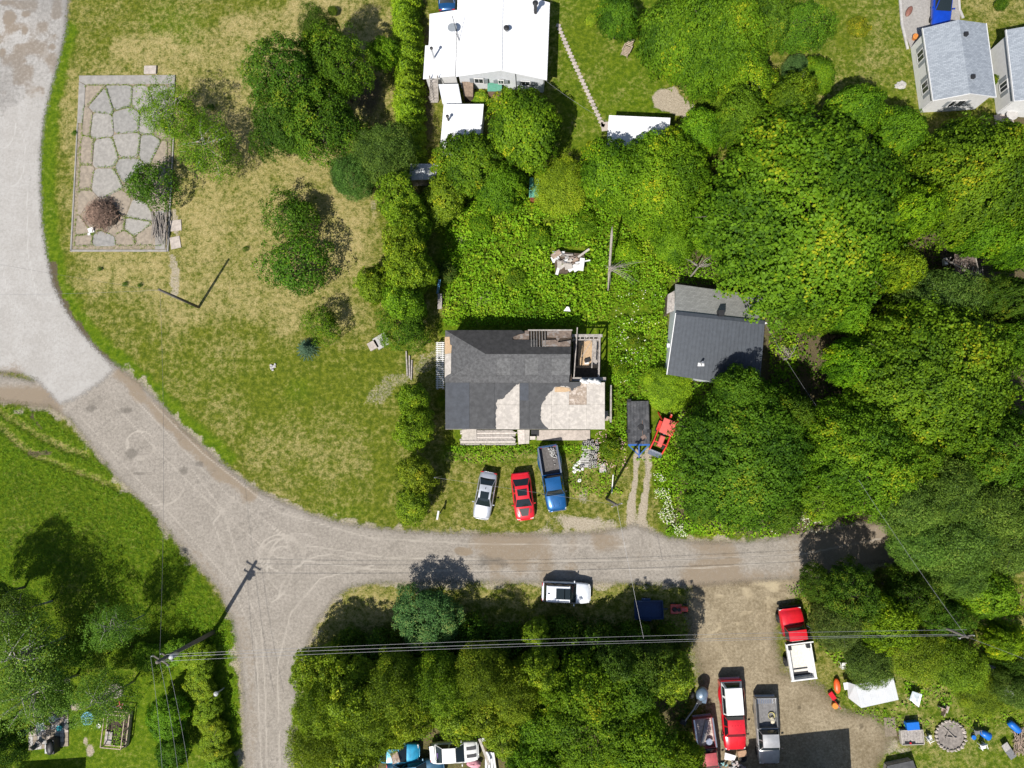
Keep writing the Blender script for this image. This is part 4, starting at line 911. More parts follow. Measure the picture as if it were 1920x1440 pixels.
for k in range(5): t = .1 + .2 * k; b = mb(o); b.bar(r1.lerp(P(1685, 1312, 1.5), t) + Vector((0, 0, .012)), r0.lerp(P(1675, 1271, 1.5), t) + Vector((0, 0, .012)), .03, .02); b.build('seam', M_WROOF2, tp)
for x, y, z in ((1591, 1280, .9), (1592, 1308, .9), (1683, 1311, 1.45), (1673, 1272, 1.45)): p = P(x, y, z); b = mb(o); b.bar((p.x, p.y, 0), (p.x, p.y, z), .05); b.build('leg', M_STEEL, tp)
def off_house(label, corners, z, m):
    pw = [Vector(c) for c in corners]; c = sum(pw, Vector()) / len(pw); base = Vector((c.x, c.y, 0)); h = thing('neighbour_house', label, 'house', base)
    b = mb(base); top = [Vector((p.x, p.y, z)) for p in pw]; b.slab(top, .15); b.build('roof', m, h)
    for i in range(4): b = mb(base); a_, c_ = pw[i].lerp(c, .04), pw[(i + 1) % 4].lerp(c, .04); wallbox(b, a_, c_, 0, z - .16); b.build('wall', M_WHITE, h)
    return h
def shadow_base(px, py, z):     # the roof corner whose shadow falls at this ground pixel
    s = P(px, py, 0); return Vector((s.x, s.y, 0)) + to_sun * (z / to_sun.z)
a_, c_ = shadow_base(1405, 1385, 5.5), shadow_base(1592, 1365, 5.5); a_.z = c_.z = 0; dn = Vector((.1, -7, 0))
off_house('house just below the bottom edge whose shadow darkens the dirt yard', [a_ + dn, c_ + dn, c_, a_], 5.5, M_SHING)
a_, c_ = shadow_base(40, 1428, 3.5), shadow_base(161, 1420, 3.5); a_.z = c_.z = 0
off_house('house just below the bottom left edge whose shadow reaches the neighbour lawn', [a_ + dn, c_ + dn, c_, a_], 3.5, M_SHING)
# ------------------------------------------------------------------ vehicles
M_TYRE = mat('tyre', (.02, .02, .02), rough=.9, var=.2); M_RIM = mat('wheel_rim', (.42, .43, .44), rough=.35, metal=.8, var=.1); M_TRIM = mat('black_trim', (.018, .018, .02), rough=.5, var=.15)
M_CHROME = mat('chrome', (.6, .61, .62), rough=.2, metal=.9, var=.05); M_VG = glass(); M_LAMP = mat('lamp_glass', (.6, .6, .58), rough=.15, var=.05); M_TAIL = mat('tail_lamp', (.35, .01, .01), rough=.2, var=.1)
_wt = mb().lathe((-.11, 0, 0), [(.20, 0), (.31, .0), (.335, .03), (.335, .19), (.31, .22), (.20, .22)], 18, 'X').mesh('wheel', M_TYRE, True)
_wr = mb().lathe((-.115, 0, 0), [(.03, -.005), (.10, .02), (.20, .01), (.215, .03), (.215, .2), (.2, .215), (.1, .2), (.03, .225)], 14, 'X').mesh('rim', M_RIM, True)

def loft(stations, W, sharp=False):
    """body skin: stations (y, width factor, z low, z belt, z top)"""
    b = mb(); ring = []
    for (y, wf, zl, zb, zt) in stations:
        w = W / 2 * wf
        half = [(w * .90, zl), (w, zl + (zb - zl) * .35), (w * .995, zl + (zb - zl) * .8), (w * .95, zb), (w * .84, zb + (zt - zb) * .7), (w * .45, zt), (0, zt + .012)]
        ring.append([(x, y, z) for x, z in half] + [(-x, y, z) for x, z in half[-2::-1]])
    n = len(ring[0]); vs = [p for r in ring for p in r]; fs = []
    for i in range(len(ring) - 1):
        for k in range(n - 1): fs.append((i * n + k, i * n + k + 1, (i + 1) * n + k + 1, (i + 1) * n + k))
        fs.append((i * n + n - 1, i * n, (i + 1) * n, (i + 1) * n + n - 1))
    fs.append(tuple(range(n))); fs.append(tuple(range(len(vs) - 1, len(vs) - n - 1, -1)))
    return b.add(vs, fs)

def cabin(v, W, z0, z1, y0, y1, y2, y3, wb, wt, paintm, roofm=None, side=2, bulge=.03, glassm=None, back=True):
    """greenhouse from rear base y0, roof rear y1, roof front y2 to windscreen base y3"""
    g = glassm or M_VG; hb, ht = W / 2 * wb, W / 2 * wt
    B = {s: [Vector((s * hb, y0, z0)), Vector((s * ht, y1, z1 - .03)), Vector((s * ht, y2, z1 - .03)), Vector((s * hb, y3, z0))] for s in (-1, 1)}
    b = mb()
    for s in (-1, 1): b.face(B[s] if s > 0 else B[s][::-1])
    b.face([B[-1][0], B[1][0], B[1][1], B[-1][1]][::-1]); b.face([B[-1][3], B[1][3], B[1][2], B[-1][2]]); b.face([B[-1][1], B[1][1], B[1][2], B[-1][2]])
    b.build('pillars', paintm, v)
    r = mb(); r.patch(B[-1][1] + Vector((0, -.03, .012)), B[1][1] + Vector((0, -.03, .012)), B[1][2] + Vector((0, .04, .012)), B[-1][2] + Vector((0, .04, .012)), 5, .055, (0, 0, 1)); ro = r.build('roof', roofm or paintm, v, True)
    def inset(a, b_, c, d, off, n, name, m=.07):
        q = [Vector(x) for x in (a, b_, c, d)]; ctr = sum(q, Vector()) / 4; q = [x.lerp(ctr, m) + off for x in q]
        p = mb(); p.patch(*q, n, bulge, off); return p.build(name, g, v, True)
    inset(B[-1][3], B[1][3], B[1][2], B[-1][2], Vector((0, .02, .02)), 4, 'windscreen')
    if back: inset(B[-1][0], B[1][0], B[1][1], B[-1][1], Vector((0, -.02, .02)), 4, 'rear_window')
    for s in (-1, 1):
        a, b_, c, d = B[s]; off = Vector((s * .015, 0, .008))
        for k in range(side):
            t0, t1 = k / side + .02, (k + 1) / side - .02
            inset(a.lerp(d, t0), a.lerp(d, t1), b_.lerp(c, t1), b_.lerp(c, t0), off, 2, 'side_window', .1)
    return ro

def wheels(v, W, yf, yr, s=1.0, inset=.0):
    for y in (yf, yr):
        for sx in (-1, 1):
            o = link('wheel', _wt, v, (sx * (W / 2 - .13 * s + inset), y, .335 * s)); o.scale = (s, s, s)
            link('rim', _wr, o)
def mirrors(v, W, y, z, m):
    for s in (-1, 1): mb().box((s * (W / 2 + .09), y, z), (.2, .1, .14), taper=.8).build('mirror', m, v)
def lamps(v, W, yf, yr, z, zr, wf=.34, hw=.34):
    for s in (-1, 1):
        mb().box((s * W * wf, yf, z), (hw, .12, .15)).build('headlight', M_LAMP, v); mb().box((s * W * .36, yr, zr), (.3, .08, .16)).build('tail_light', M_TAIL, v)

def place(px0, py0, px1, py1):
    """rear pixel, front pixel -> centre, heading, length (at 0.8 m up)"""
    a, c = P(px0, py0, .8), P(px1, py1, .8); d = c - a
    return ((a.x + c.x) / 2, (a.y + c.y) / 2, 0), math.atan2(-d.x, d.y), math.hypot(d.x, d.y)

def sedan(name, label, rear, front, W, pm, roofm=None, low=False, group=None):
    loc, rz, L = place(*rear, *front); v = thing(name, label, 'car', loc, rz, group); l = L
    zr = 1.36 if low else 1.45
    st = [(-.5, .76, .36, .70, .80), (-.485, .86, .26, .76, .90), (-.44, .95, .22, .82, .97), (-.33, 1.0, .2, .86, .99), (-.15, 1.0, .2, .87, .95), (.08, 1.0, .2, .86, .94), (.2, 1.0, .2, .84, .95), (.3, .985, .2, .78, .90), (.4, .95, .22, .70, .81), (.46, .87, .24, .62, .72), (.49, .74, .30, .54, .62), (.5, .62, .36, .5, .56)]
    loft([(y * l, *r) for y, *r in st], W).build('body', pm, v, True)
    ro = cabin(v, W, .93, zr, -.37 * l, -.22 * l, .04 * l, .21 * l, .86, .66, pm, roofm)
    wheels(v, W, .30 * l, -.29 * l); mirrors(v, W, .16 * l, .98, pm); lamps(v, W, .46 * l, -.485 * l, .62, .8, .32, .3)
    mb().box((0, -.497 * l, .42), (W * .8, .08, .2)).build('rear_bumper', M_TRIM, v); mb().box((0, .492 * l, .36), (W * .66, .06, .16)).build('grille', M_TRIM, v)
    mb().box((0, .492 * l, .5), (.5, .03, .11)).build('number_plate', M_WHITE, v)
    return v, L, zr

silver = paint('silver_paint', (.50, .52, .56), .55, .35); red = paint('red_paint', (.58, .012, .022), .1, .28); bluep = paint('blue_paint', (.010, .095, .27), .35, .28); white = paint('white_paint', (.62, .66, .72), .05, .3)
v, L, zr = sedan('parked_car', 'silver sedan with a dark sunroof parked on the grass, leftmost of three', (917, 885), (901, 974), 1.72, silver)
mb().box((0, -.02 * L, zr + .045), (.78, .62, .02)).build('sunroof', M_VG, v); mb().box((0, -.16 * L, zr + .06), (.04, .16, .06)).build('antenna', M_TRIM, v)
v, L, zr = sedan('parked_car', 'red sports car with black hood panel parked between the sedan and blue pickup', (975, 886), (985.5, 976), 1.88, red, None, True)
b = mb(); b.slab([(-.42, -.02 * L, zr + .035), (.42, -.02 * L, zr + .035), (.46, -.16 * L, zr + .035), (-.46, -.16 * L, zr + .035)][::-1], .015); b.build('roof_glass', M_VG, v)
b = mb(); b.slab([(-.30, .405 * L, .835), (.30, .405 * L, .835), (.47, .25 * L, .958), (-.47, .25 * L, .958)], .02); b.build('hood_panel', M_TRIM, v)
for s in (-1, 1): b = mb(); b.slab([(s * .52, .36 * L, .865), (s * .60, .35 * L, .86), (s * .66, .27 * L, .905), (s * .58, .26 * L, .92)], .012); b.build('hood_vent', M_TRIM, v)
b = mb(); b.patch((-.74, -.487 * L, 1.02), (.74, -.487 * L, 1.02), (.70, -.45 * L, 1.06), (-.70, -.45 * L, 1.06), 4, .03, (0, 0, 1)); b.build('spoiler', red, v, True)

def pickup(name, label, rear, front, W, pm, bedm, cab=(.02, .24), zr=1.86, bedz=.72, wallz=1.28, cap=None, group=None, hoodz=1.12, crew=2, cat='pickup'):
    loc, rz, L = place(*rear, *front); v = thing(name, label, cat, loc, rz, group); l = L; y0 = cab[0] * l
    st = [(y0 - .05 * l, .98, .42, 1.08, 1.18), (y0, 1.0, .36, 1.1, 1.2), (cab[1] * l - .05, 1.0, .34, 1.1, 1.2), (cab[1] * l + .10 * l, .99, .34, 1.04, hoodz + .03), (.40 * l, .96, .36, .96, hoodz - .03), (.455 * l, .92, .38, .88, hoodz - .12), (.485 * l, .84, .42, .78, .9), (.5, .74, .48, .7, .78)]
    st[-1] = (.5 * l,) + st[-1][1:]
    loft(st, W).build('body', pm, v, True)
    cabin(v, W, 1.16, zr, y0 - .03 * l, y0 + .01 * l, cab[1] * l - .03 * l, cab[1] * l + .055 * l, .90, .72, pm, None, crew)
    yb, ye = -.5 * l + .1, y0 - .045 * l; cy, cl = (yb + ye) / 2, ye - yb
    bed = mb().box((0, cy, bedz), (W * .86, cl, .06)).build('bed_floor', bedm, v)
    for s in (-1, 1):
        b = mb(); x = s * W * .455; b.slab([(x - .09 * W / 2 * 1, ye, wallz), (x + .09 * W / 2, ye, wallz), (x + .09 * W / 2, yb, wallz), (x - .09 * W / 2, yb, wallz)][::1], wallz - .45); b.build('bed_side', pm, v, bevel=.03)
        b = mb(); b.box((s * W * .455, cy, wallz + .015), (.13, cl, .03)); b.build('bed_rail', M_CHROME if cap is None and bedm is not M_TRIM else M_TRIM, v)
        for k in range(4): mb().box((s * W * .22 - s * .0 + (k - 1.5) * .1, cy, bedz + .036), (.04, cl * .98, .012)).build('bed_rib', bedm, v)
    mb().box((0, yb - .03, (wallz + .62) / 2), (W * .92, .07, wallz - .62)).build('tailgate', pm, v, bevel=.02); mb().box((0, ye + .02, (wallz + .7) / 2 - .02), (W * .86, .05, wallz - .72)).build('bed_front', pm, v)
    mb().box((0, -.5 * l + .02, .55), (W * .9, .14, .16)).build('rear_bumper', M_CHROME, v); mb().box((0, .497 * l, .52), (W * .84, .12, .2)).build('front_bumper', M_CHROME, v); mb().box((0, .49 * l, .76), (W * .5, .06, .22)).build('grille', M_TRIM, v)
    wheels(v, W, .335 * l, -.27 * l, 1.12); mirrors(v, W, cab[1] * l + .02 * l, 1.25, M_TRIM); lamps(v, W, .47 * l, -.5 * l + .1, .8, .95, .36, .26)
    for k in (-1, 1): mb().box((k * W * .13, .33 * l, hoodz - .0), (.03, .2 * l, .02)).build('hood_crease', pm, v)
    return v, l, yb, ye, bedz, wallz
# blue pickup with flared rear fenders and rubble in the bed
v, l, yb, ye, bz, wz = pickup('pickup_truck', 'blue pickup with white rubble in its open bed, parked by the ruined house', (1026, 836), (1045.5, 958), 1.92, bluep, mat('bed_liner', (.11, .10, .095), rough=.9, var=.3), (-.02, .2))
for s in (-1, 1):
    b = mb(); b.patch((s * .93, -.44 * l, .62), (s * .93, -.09 * l, .62), (s * .93, -.12 * l, 1.2), (s * .93, -.42 * l, 1.2), 6, .2, (s, 0, 0)); b.build('fender_flare', bluep, v, True)
rubble = mb()
rr = random.Random(4)
for k in range(60): rubble.blob((-.40 + rr.gauss(0, .16), yb + .65 + rr.gauss(0, .3), .84 + rr.uniform(0, .16)), (rr.uniform(.04, .09),) * 2 + (.06,), 6, .4, k)
o = rubble.build('rubble_heap', mat('pale_rubble', (.42, .41, .385), var=.4)); o.location = v.location; o.rotation_euler = v.rotation_euler; tag(o, 'heap of white rubble lying in the blue pickup bed', kind='stuff')
# the red pickup with white canopy, the silver one and the maroon one in the yard
v, l, yb, ye, bz, wz = pickup('pickup_truck', 'bright red pickup with a white canopy over its bed, in the dirt yard', (1368, 1272), (1379, 1406), 2.0, red, M_TRIM, (0.02, .24), 1.9, cap=True)
b = mb(); x0, x1 = .96 * 2.0 / 2 - .06, .72
for s in (-1, 1): b.face([(s * x0, yb + .02, wz + .035), (s * x0, ye - .02, wz + .035), (s * x1, ye - .12, 1.95), (s * x1, yb + .42, 1.95)][::s])
b.face([(-x0, yb + .02, wz + .035), (x0, yb + .02, wz + .035), (x1, yb + .42, 1.95), (-x1, yb + .42, 1.95)]); b.face([(-x0, ye - .02, wz + .035), (x0, ye - .02, wz + .035), (x1, ye - .12, 1.95), (-x1, ye - .12, 1.95)][::-1]); b.face([(-x1, yb + .42, 1.95), (x1, yb + .42, 1.95), (x1, ye - .12, 1.95), (-x1, ye - .12, 1.95)])
cp = b.build('canopy', paint('canopy_white', (.78, .78, .77), 0, .35), v)
b = mb(); b.patch((-.7, yb + .07, wz + .14), (.7, yb + .07, wz + .14), (.55, yb + .36, 1.88), (-.55, yb + .36, 1.88), 2, .01, (0, -1, .3)); b.build('rear_window', M_VG, cp)
for s in (-1, 1):
    for (ya, yc) in ((.12, .4), (.46, .94)):
        f = lambda t: yb + (ye - yb) * t
        b = mb(); k = Vector((s * .02, 0, .01)); b.patch(Vector((s * (x0 - .02), f(ya), wz + .14)) + k, Vector((s * (x0 - .02), f(yc), wz + .14)) + k, Vector((s * (x1 + .04), f(yc) - .03, 1.85)) + k, Vector((s * (x1 + .04), f(ya) + .06, 1.85)) + k, 2, .005, (s, 0, 0)); b.build('side_window', M_VG, cp)
for s in (-1, 1):
    b = mb(); b.patch((s * .97, -.44 * l, .62), (s * .97, -.12 * l, .62), (s * .97, -.15 * l, 1.22), (s * .97, -.42 * l, 1.22), 6, .2, (s, 0, 0)); b.build('fender_flare', red, v, True)
for k in range(4): mb().box((-.36 + .24 * k, .1 * l, 1.935), (.05, .06, .03)).build('roof_marker', M_TAIL, v)
v, l, yb, ye, bz, wz = pickup('pickup_truck', 'silver pickup with a grey mat and coiled hose in its bed', (1434, 1305), (1442.5, 1432), 1.94, paint('pewter_paint', (.44, .44, .44), .5, .35), mat('bed_mat', (.17, .165, .165), rough=.9), (.0, .22), cap=True)
for k in range(9): mb().box((-.64 + .16 * k, yb + .3, bz + .05), (.09, .5, .04)).build('bed_slat', M_CHROME, v)
hose = mb(); 
for k in range(3): hose.tube([(-.45 + (.24 + .02 * k) * math.cos(a), ye - .95 + (.24 + .02 * k) * math.sin(a), bz + .06 + .05 * k) for a in np.linspace(0, 6.2, 18)], .025, 5)
o = hose.build('coiled_hose', mat('yellow_hose', (.45, .40, .16))); o.location = v.location; o.rotation_euler = v.rotation_euler; tag(o, 'yellowish coiled hose in the silver pickup bed', 'hose')
sk = mb().blob((-.5, ye - .55, bz + .2), (.2, .32, .14), 8, .2, 3).build('sack', mat('sack_cloth', (.5, .45, .34))); sk.location = v.location; sk.rotation_euler = v.rotation_euler; tag(sk, 'pale sack beside the hose in the silver pickup bed', 'sack')
mar = paint('maroon_paint', (.36, .055, .06), .1, .5, .25)
v, l, yb, ye, bz, wz = pickup('pickup_truck', 'faded maroon pickup with pipes in its bed, under the trees', (1316, 1342), (1333, 1462), 1.78, mar, mat('dirty_bed', (.5, .42, .38), rough=.85, var=.4), (.02, .24), 1.75)
for k in range(3):
    o = mb().tube([(-.55 + .12 * k, yb + .3, bz + .12), (.2 + .12 * k, ye - .3, bz + .16)], .05, 7).build('steel_pipe', M_STEEL); o.location = v.location; o.rotation_euler = v.rotation_euler
    tag(o, ('left', 'middle', 'right')[k] + ' of three steel pipes lying in the maroon pickup bed', 'pipe', 'pipes in the maroon pickup')
o = mb().tube([(-.28, ye - .42, bz + .03), (-.28, ye - .42, bz + .34)], [.28, .28], 16).build('blue_drum', mat('drum_steel', (.3, .33, .42), rough=.4, metal=.5)); o.location = v.location; o.rotation_euler = v.rotation_euler; tag(o, 'small steel drum in the front of the maroon pickup bed', 'drum')
# red cab-over dump truck with white box
def dump_truck():
    loc, rz, L = place(1502, 1270, 1480, 1140); v = thing('dump_truck', 'small red dump truck with a white metal box, facing the road', 'truck', loc, rz); l = L; W = 2.15
    loft([(.12 * l, .95, .5, 1.15, 1.28), (.3 * l, .97, .45, 1.15, 1.27), (.4 * l, .96, .45, 1.12, 1.25), (.47 * l, .92, .48, 1.05, 1.15), (.5 * l, .84, .55, .85, .95)], W).build('body', red, v, True)
    cabin(v, W, 1.25, 2.05, .07 * l, .085 * l, .215 * l, .275 * l, .84, .72, red, None, 1)
    mb().box((0, .505 * l, .6), (W * .96, .16, .26)).build('front_bumper', M_TRIM, v)
    yb, ye = -.49 * l, .03 * l; cy, cl = (yb + ye) / 2, ye - yb; wht = mat('white_box_paint', (.66, .66, .64), rough=.5, var=.15, dirt=.25)
    mb().box((0, cy, 1.0), (W * .86, cl, .08)).build('box_floor', mat('box_floor_paint', (.60, .57, .51), rough=.7, var=.2), v)
    for s in (-1, 1):
        mb().box((s * W * .44, cy, 1.33), (.08, cl, .6)).build('box_side', wht, v); mb().box((s * W * .46, cy, 1.66), (.2, cl, .07)).build('box_rail', wht, v)
        b = mb(); b.slab([(s * W * .42, ye - .05, 1.5), (s * W * .28, ye - .05, 1.05), (s * W * .28, yb + .4, 1.05), (s * W * .42, yb + .4, 1.5)][::1], .03); b.build('sloped_liner', wht, v)
        mb().box((s * W * .38, ye - .3, 1.55), (.3, .45, .35)).build('tool_box', M_TRIM, v)
    mb().box((0, yb + .06, 1.25), (W * .9, .08, .5)).build('tailgate', wht, v); mb().box((0, yb - .02, 1.55), (W * 1.06, .12, .1)).build('tail_rail', wht, v); mb().box((0, yb + .35, 1.06), (W * .7, .3, .03)).build('tail_plate', M_TRIM, v); mb().box((0, yb + .78, 1.1), (W * .56, .07, .05)).build('cross_bar', M_TRIM, v)
    mb().box((0, ye + .02, 1.75), (W * .98, .07, .9)).build('headboard', M_TRIM, v); mb().box((0, ye + .1, 2.2), (W * 1.05, .1, .08)).build('headboard_rail', wht, v)
    mb().box((0, cy, .72), (.8, cl * 1.1, .2)).build('chassis', M_TRIM, v); wheels(v, W, .36 * l, -.27 * l, 1.25, .08)
    for s in (-1, 1):
        mb().bar((s * (W / 2), .24 * l, 1.3), (s * (W / 2 + .32), .2 * l, 1.5), .03).build('mirror_arm', M_CHROME, v); mb().bar((s * (W / 2), .17 * l, 1.5), (s * (W / 2 + .32), .2 * l, 1.5), .03).build('mirror_arm', M_CHROME, v); mb().box((s * (W / 2 + .34), .2 * l, 1.5), (.06, .16, .3)).build('mirror', M_CHROME, v)
        mb().box((s * W * .38, .49 * l, .85), (.26, .1, .2)).build('headlight', M_LAMP, v)
dump_truck()
# white suv on the verge
def suv(name, label, rear, front, W, pm):
    loc, rz, L = place(*rear, *front); v = thing(name, label, 'car', loc, rz); l = L
    loft([(-.5 * l, .84, .4, .92, 1.0), (-.48 * l, .93, .28, .98, 1.06), (-.4 * l, 1, .25, 1.0, 1.08), (0, 1, .24, 1.0, 1.06), (.2 * l, 1, .24, .98, 1.05), (.32 * l, .985, .25, .94, 1.02), (.43 * l, .93, .28, .84, .94), (.48 * l, .84, .32, .7, .8), (.5 * l, .7, .4, .6, .68)], W).build('body', pm, v, True)
    cabin(v, W, 1.03, 1.68, -.46 * l, -.40 * l, .06 * l, .2 * l, .9, .74, M_TRIM, pm, 3); wheels(v, W, .31 * l, -.29 * l, 1.08); mirrors(v, W, .16 * l, 1.1, pm); lamps(v, W, .46 * l, -.49 * l, .76, .95)
    for (ya, yc) in ((-.19, -.01), (.01, .055)): mb().box((0, (ya + yc) / 2 * l - .1, 1.742), (.92, (yc - ya) * l if ya < 0 else .5, .02)).build('sunroof', M_VG, v)
    for s in (-1, 1): mb().box((s * W * .355, -.17 * l, 1.73), (.05, .44 * l, .06)).build('roof_rail', M_CHROME, v)
    mb().box((0, -.36 * l, 1.75), (.05, .2, .06)).build('antenna', M_TRIM, v); mb().box((0, .5 * l, .5), (W * .7, .06, .2)).build('grille', M_TRIM, v); mb().box((0, -.5 * l, .5), (W * .8, .08, .2)).build('rear_bumper', M_TRIM, v)
suv('parked_car', 'white suv with two dark roof panels parked on the verge below the road', (1016, 1109), (1107.5, 1113), 1.88, paint('suv_white', (.70, .73, .77), .05, .3))
# two cars cut by the top edge
v, L, zr = sedan('parked_car', 'dark blue car cut by the top edge beside the white house', (838, 20), (838, -72), 1.8, paint('navy_paint', (.01, .07, .2), .3, .25))
v, L, zr = sedan('parked_car', 'vivid blue car on the driveway behind the grey roofed house', (1770, -50), (1766, 52), 1.8, paint('vivid_blue_paint', (.005, .05, .42), .2, .25))
# wrecks in the thicket
v, L, zr = sedan('wrecked_car', 'turquoise blue wreck poking out of the cedars at the bottom edge', (706, 1412), (786, 1413), 1.75, paint('turquoise_paint', (.02, .28, .48), .2, .4, .3)); mb().box((.1, -.1, zr + .08), (.9, .7, .05), .3).build('rusty_panel', M_RUST, v)
v, L, zr = sedan('wrecked_car', 'dark blue wreck cut by the bottom edge below the turquoise one', (725, 1452), (832, 1440), 1.8, paint('slate_blue_paint', (.03, .10, .17), .3, .4, .3))
v, L, zr = sedan('wrecked_car', 'white stock car wreck with black hood stripes at the bottom edge', (806, 1414), (897, 1409), 1.85, paint('wreck_white', (.66, .66, .65), 0, .45, .2))
for s in (-1, 1): b = mb(); b.slab([(s * .32 - .14, .26 * L, .96), (s * .32 + .14, .26 * L, .96), (s * .32 + .14, .45 * L, .80), (s * .32 - .14, .45 * L, .80)], .02); b.build('hood_stripe', mat('stripe_paint', (.05, .05, .055)), v)
mb().box((.05, -.3 * L, 1.12), (.5, .35, .06), .2).build('purple_panel', mat('purple_paint', (.09, .04, .2)), v); mb().box((-.1, -.44 * L, .98), (1.3, .4, .16), .1).build('crumpled_trunk', paint('wreck_white', (.66, .66, .65)), v)

# ---- tractor, trailers, mower
def tractor():
    loc, rz, L = place(1258, 776, 1229, 851); v = thing('tractor', 'red-orange tractor with roof canopy, front loader and backhoe', 'tractor', loc, rz); l = L
    og = paint('tractor_orange', (.60, .045, .03), 0, .4, .15)
    mb().box((0, -.02, .7), (.5, 2.1, .35)).build('chassis', M_TRIM, v); b = mb(); b.box((0, .72, 1.1), (.52, 1.15, .5), taper=.85); b.build('hood', paint('faded_orange', (.58, .11, .09), 0, .45, .15), v, bevel=.05)
    mb().box((0, -.62, 1.95), (1.2, 1.4, .08)).build('canopy', paint('canopy_pink', (.60, .10, .08), 0, .5, .1), v, bevel=.03)
    for sx in (-1, 1):
        mb().bar((sx * .42, -1.0, .9), (sx * .42, -1.0, 1.92), .06).build('canopy_post', M_TRIM, v); mb().bar((sx * .42, -.12, .9), (sx * .42, -.12, 1.92), .06).build('canopy_post', M_TRIM, v)
        b = mb(); b.tube([(sx * .62, -.2, 1.15), (sx * .62, 1.0, 1.2), (sx * .6, 1.75, .5)], .07, 6); b.build('loader_arm', og, v)
        o = link('wheel', _wt, v, (sx * .62, -.55, .55)); o.scale = (1.5, 1.64, 1.64); link('rim', _wr, o); o = link('wheel', _wt, v, (sx * .5, 1.0, .35)); link('rim', _wr, o)
        mb().box((sx * .62, -.55, 1.12), (.36, .9, .06)).build('fender', og, v); mb().bar((sx * .6, -1.15, .9), (sx * 1.05, -1.75, .15), .12).build('stabiliser', og, v)
    mb().bar((-.62, .95, 1.2), (.62, .95, 1.2), .09).build('cross_tube', og, v); mb().box((0, -.55, 1.05), (.5, .5, .3)).build('seat', M_TRIM, v); mb().tube([(0, -.15, 1.2), (0, -.05, 1.4)], .18, 12).build('steering_wheel', M_TRIM, v)
    b = mb(); b.box((0, 1.95, .12), (1.25, .5, .05)); b.box((0, 1.72, .32), (1.25, .05, .4)); b.box((-.61, 1.92, .3), (.04, .5, .34)); b.box((.61, 1.92, .3), (.04, .5, .34)); b.build('bucket', M_CHROME, v)
    b = mb(); b.bar((0, -1.15, .9), (0.05, -1.75, 1.75), .16, .2); b.bar((.05, -1.75, 1.75), (.05, -2.05, 1.0), .13, .16); b.build('backhoe_boom', og, v); mb().box((.08, -2.1, .8), (.35, .3, .4)).build('backhoe_bucket', M_TRIM, v); mb().box((0, -1.15, .9), (.5, .2, .4)).build('backhoe_frame', og, v)
tractor()
def flat_trailer():
    loc, rz, L = place(1196, 752, 1199, 858); v = thing('flat_trailer', 'black flat deck trailer with a blue drawbar, left of the tractor', 'trailer', loc, rz); l = L; y1 = l / 2 - 1.25; y0 = -l / 2; W = 1.95
    deck = mat('black_deck', (.058, .060, .066), rough=.85, var=.4, scale=3, col2=(.09, .09, .095)); blu = paint('trailer_blue', (.02, .10, .35), .1, .45)
    for k in range(7): w_ = W / 7; mb().box((-W / 2 + w_ * (k + .5), (y0 + y1) / 2, .72 + R_(0, .012)), (w_ - .014, y1 - y0, .05)).build('deck_board', deck, v)
    mb().box((0, (y0 + y1) / 2, .62), (W * .9, y1 - y0, .12)).build('frame', M_TRIM, v); mb().box((0, y1 + .08, .66), (W * 1.02, .16, .14)).build('front_beam', blu, v)
    for s in (-1, 1):
        mb().bar((s * W * .48, y1 + .1, .6), (0, l / 2 - .2, .5), .09).build('drawbar', blu, v); mb().box((s * (W / 2 - .02), .2, .76), (.36, .3, .05)).build('mudguard', M_TRIM, v); o = link('wheel', _wt, v, (s * .86, -.1, .335)); link('rim', _wr, o); mb().box((s * (W / 2 + .03), (y0 + y1) / 2, .68), (.05, y1 - y0, .14)).build('side_rail', M_TRIM, v)
    mb().bar((0, y1 + .1, .6), (0, l / 2, .5), .1).build('tongue', blu, v)
    mb().box((-.36, .3, .757), (.03, 2.2, .012)).build('rust_streak', mat('rust', (.2, .11, .07)), v); b = mb(); b.box((-.45, y1 - .6, .77), (.46, .4, .03), .5); b.build('metal_plate', mat('rusty_plate', (.17, .12, .10)), v); mb().blob((-.2, -.2, .76), (.3, .36, .03), 9, .2, 3).build('tar_patch', M_TRIM, v); mb().box((.8, y0 - .05, .75), (.35, .3, .1)).build('tail_step', M_TRIM, v)
flat_trailer()
bt = thing('box_trailer', 'dark blue open box trailer in the shade right of the white suv', 'trailer', P(1214, 1140, 0), .02); nb = mat('navy_box', (.015, .04, .11), rough=.6)
mb().box((0, 0, .55), (2.5, 1.55, .06)).build('floor', nb, bt); [mb().box((0, s * .78, .75), (2.5, .05, .42)).build('side', nb, bt) for s in (-1, 1)]; [mb().box((s * 1.25, 0, .75), (.05, 1.5, .42)).build('end_gate', nb, bt) for s in (-1, 1)]
for s in (-1, 1): o = link('wheel', _wt, bt, (-.2, s * .86, .335), math.pi / 2); link('rim', _wr, o)
mb().box((-.2, .86, .72), (.8, .28, .05)).build('mudguard', nb, bt); mb().box((-.2, -.86, .72), (.8, .28, .05)).build('mudguard', nb, bt); mb().bar((1.25, 0, .5), (1.75, 0, .45), .08).build('tongue', nb, bt)
mw = thing('riding_mower', 'small red riding mower beside the blue box trailer', 'mower', P(1271, 1140, 0), -math.pi / 2); rm = paint('mower_red', (.5, .05, .035), 0, .5)
b = mb(); b.box((0, .45, .5), (.46, .75, .35), taper=.85); b.build('hood', rm, mw, bevel=.05); mb().box((0, -.42, .5), (.85, .7, .12)).build('rear_fender', rm, mw, bevel=.05); mb().blob((0, -.42, .68), (.22, .24, .14), 10, .05).build('seat', M_TRIM, mw, True); mb().box((0, .02, .3), (.8, .5, .16)).build('deck', rm, mw)
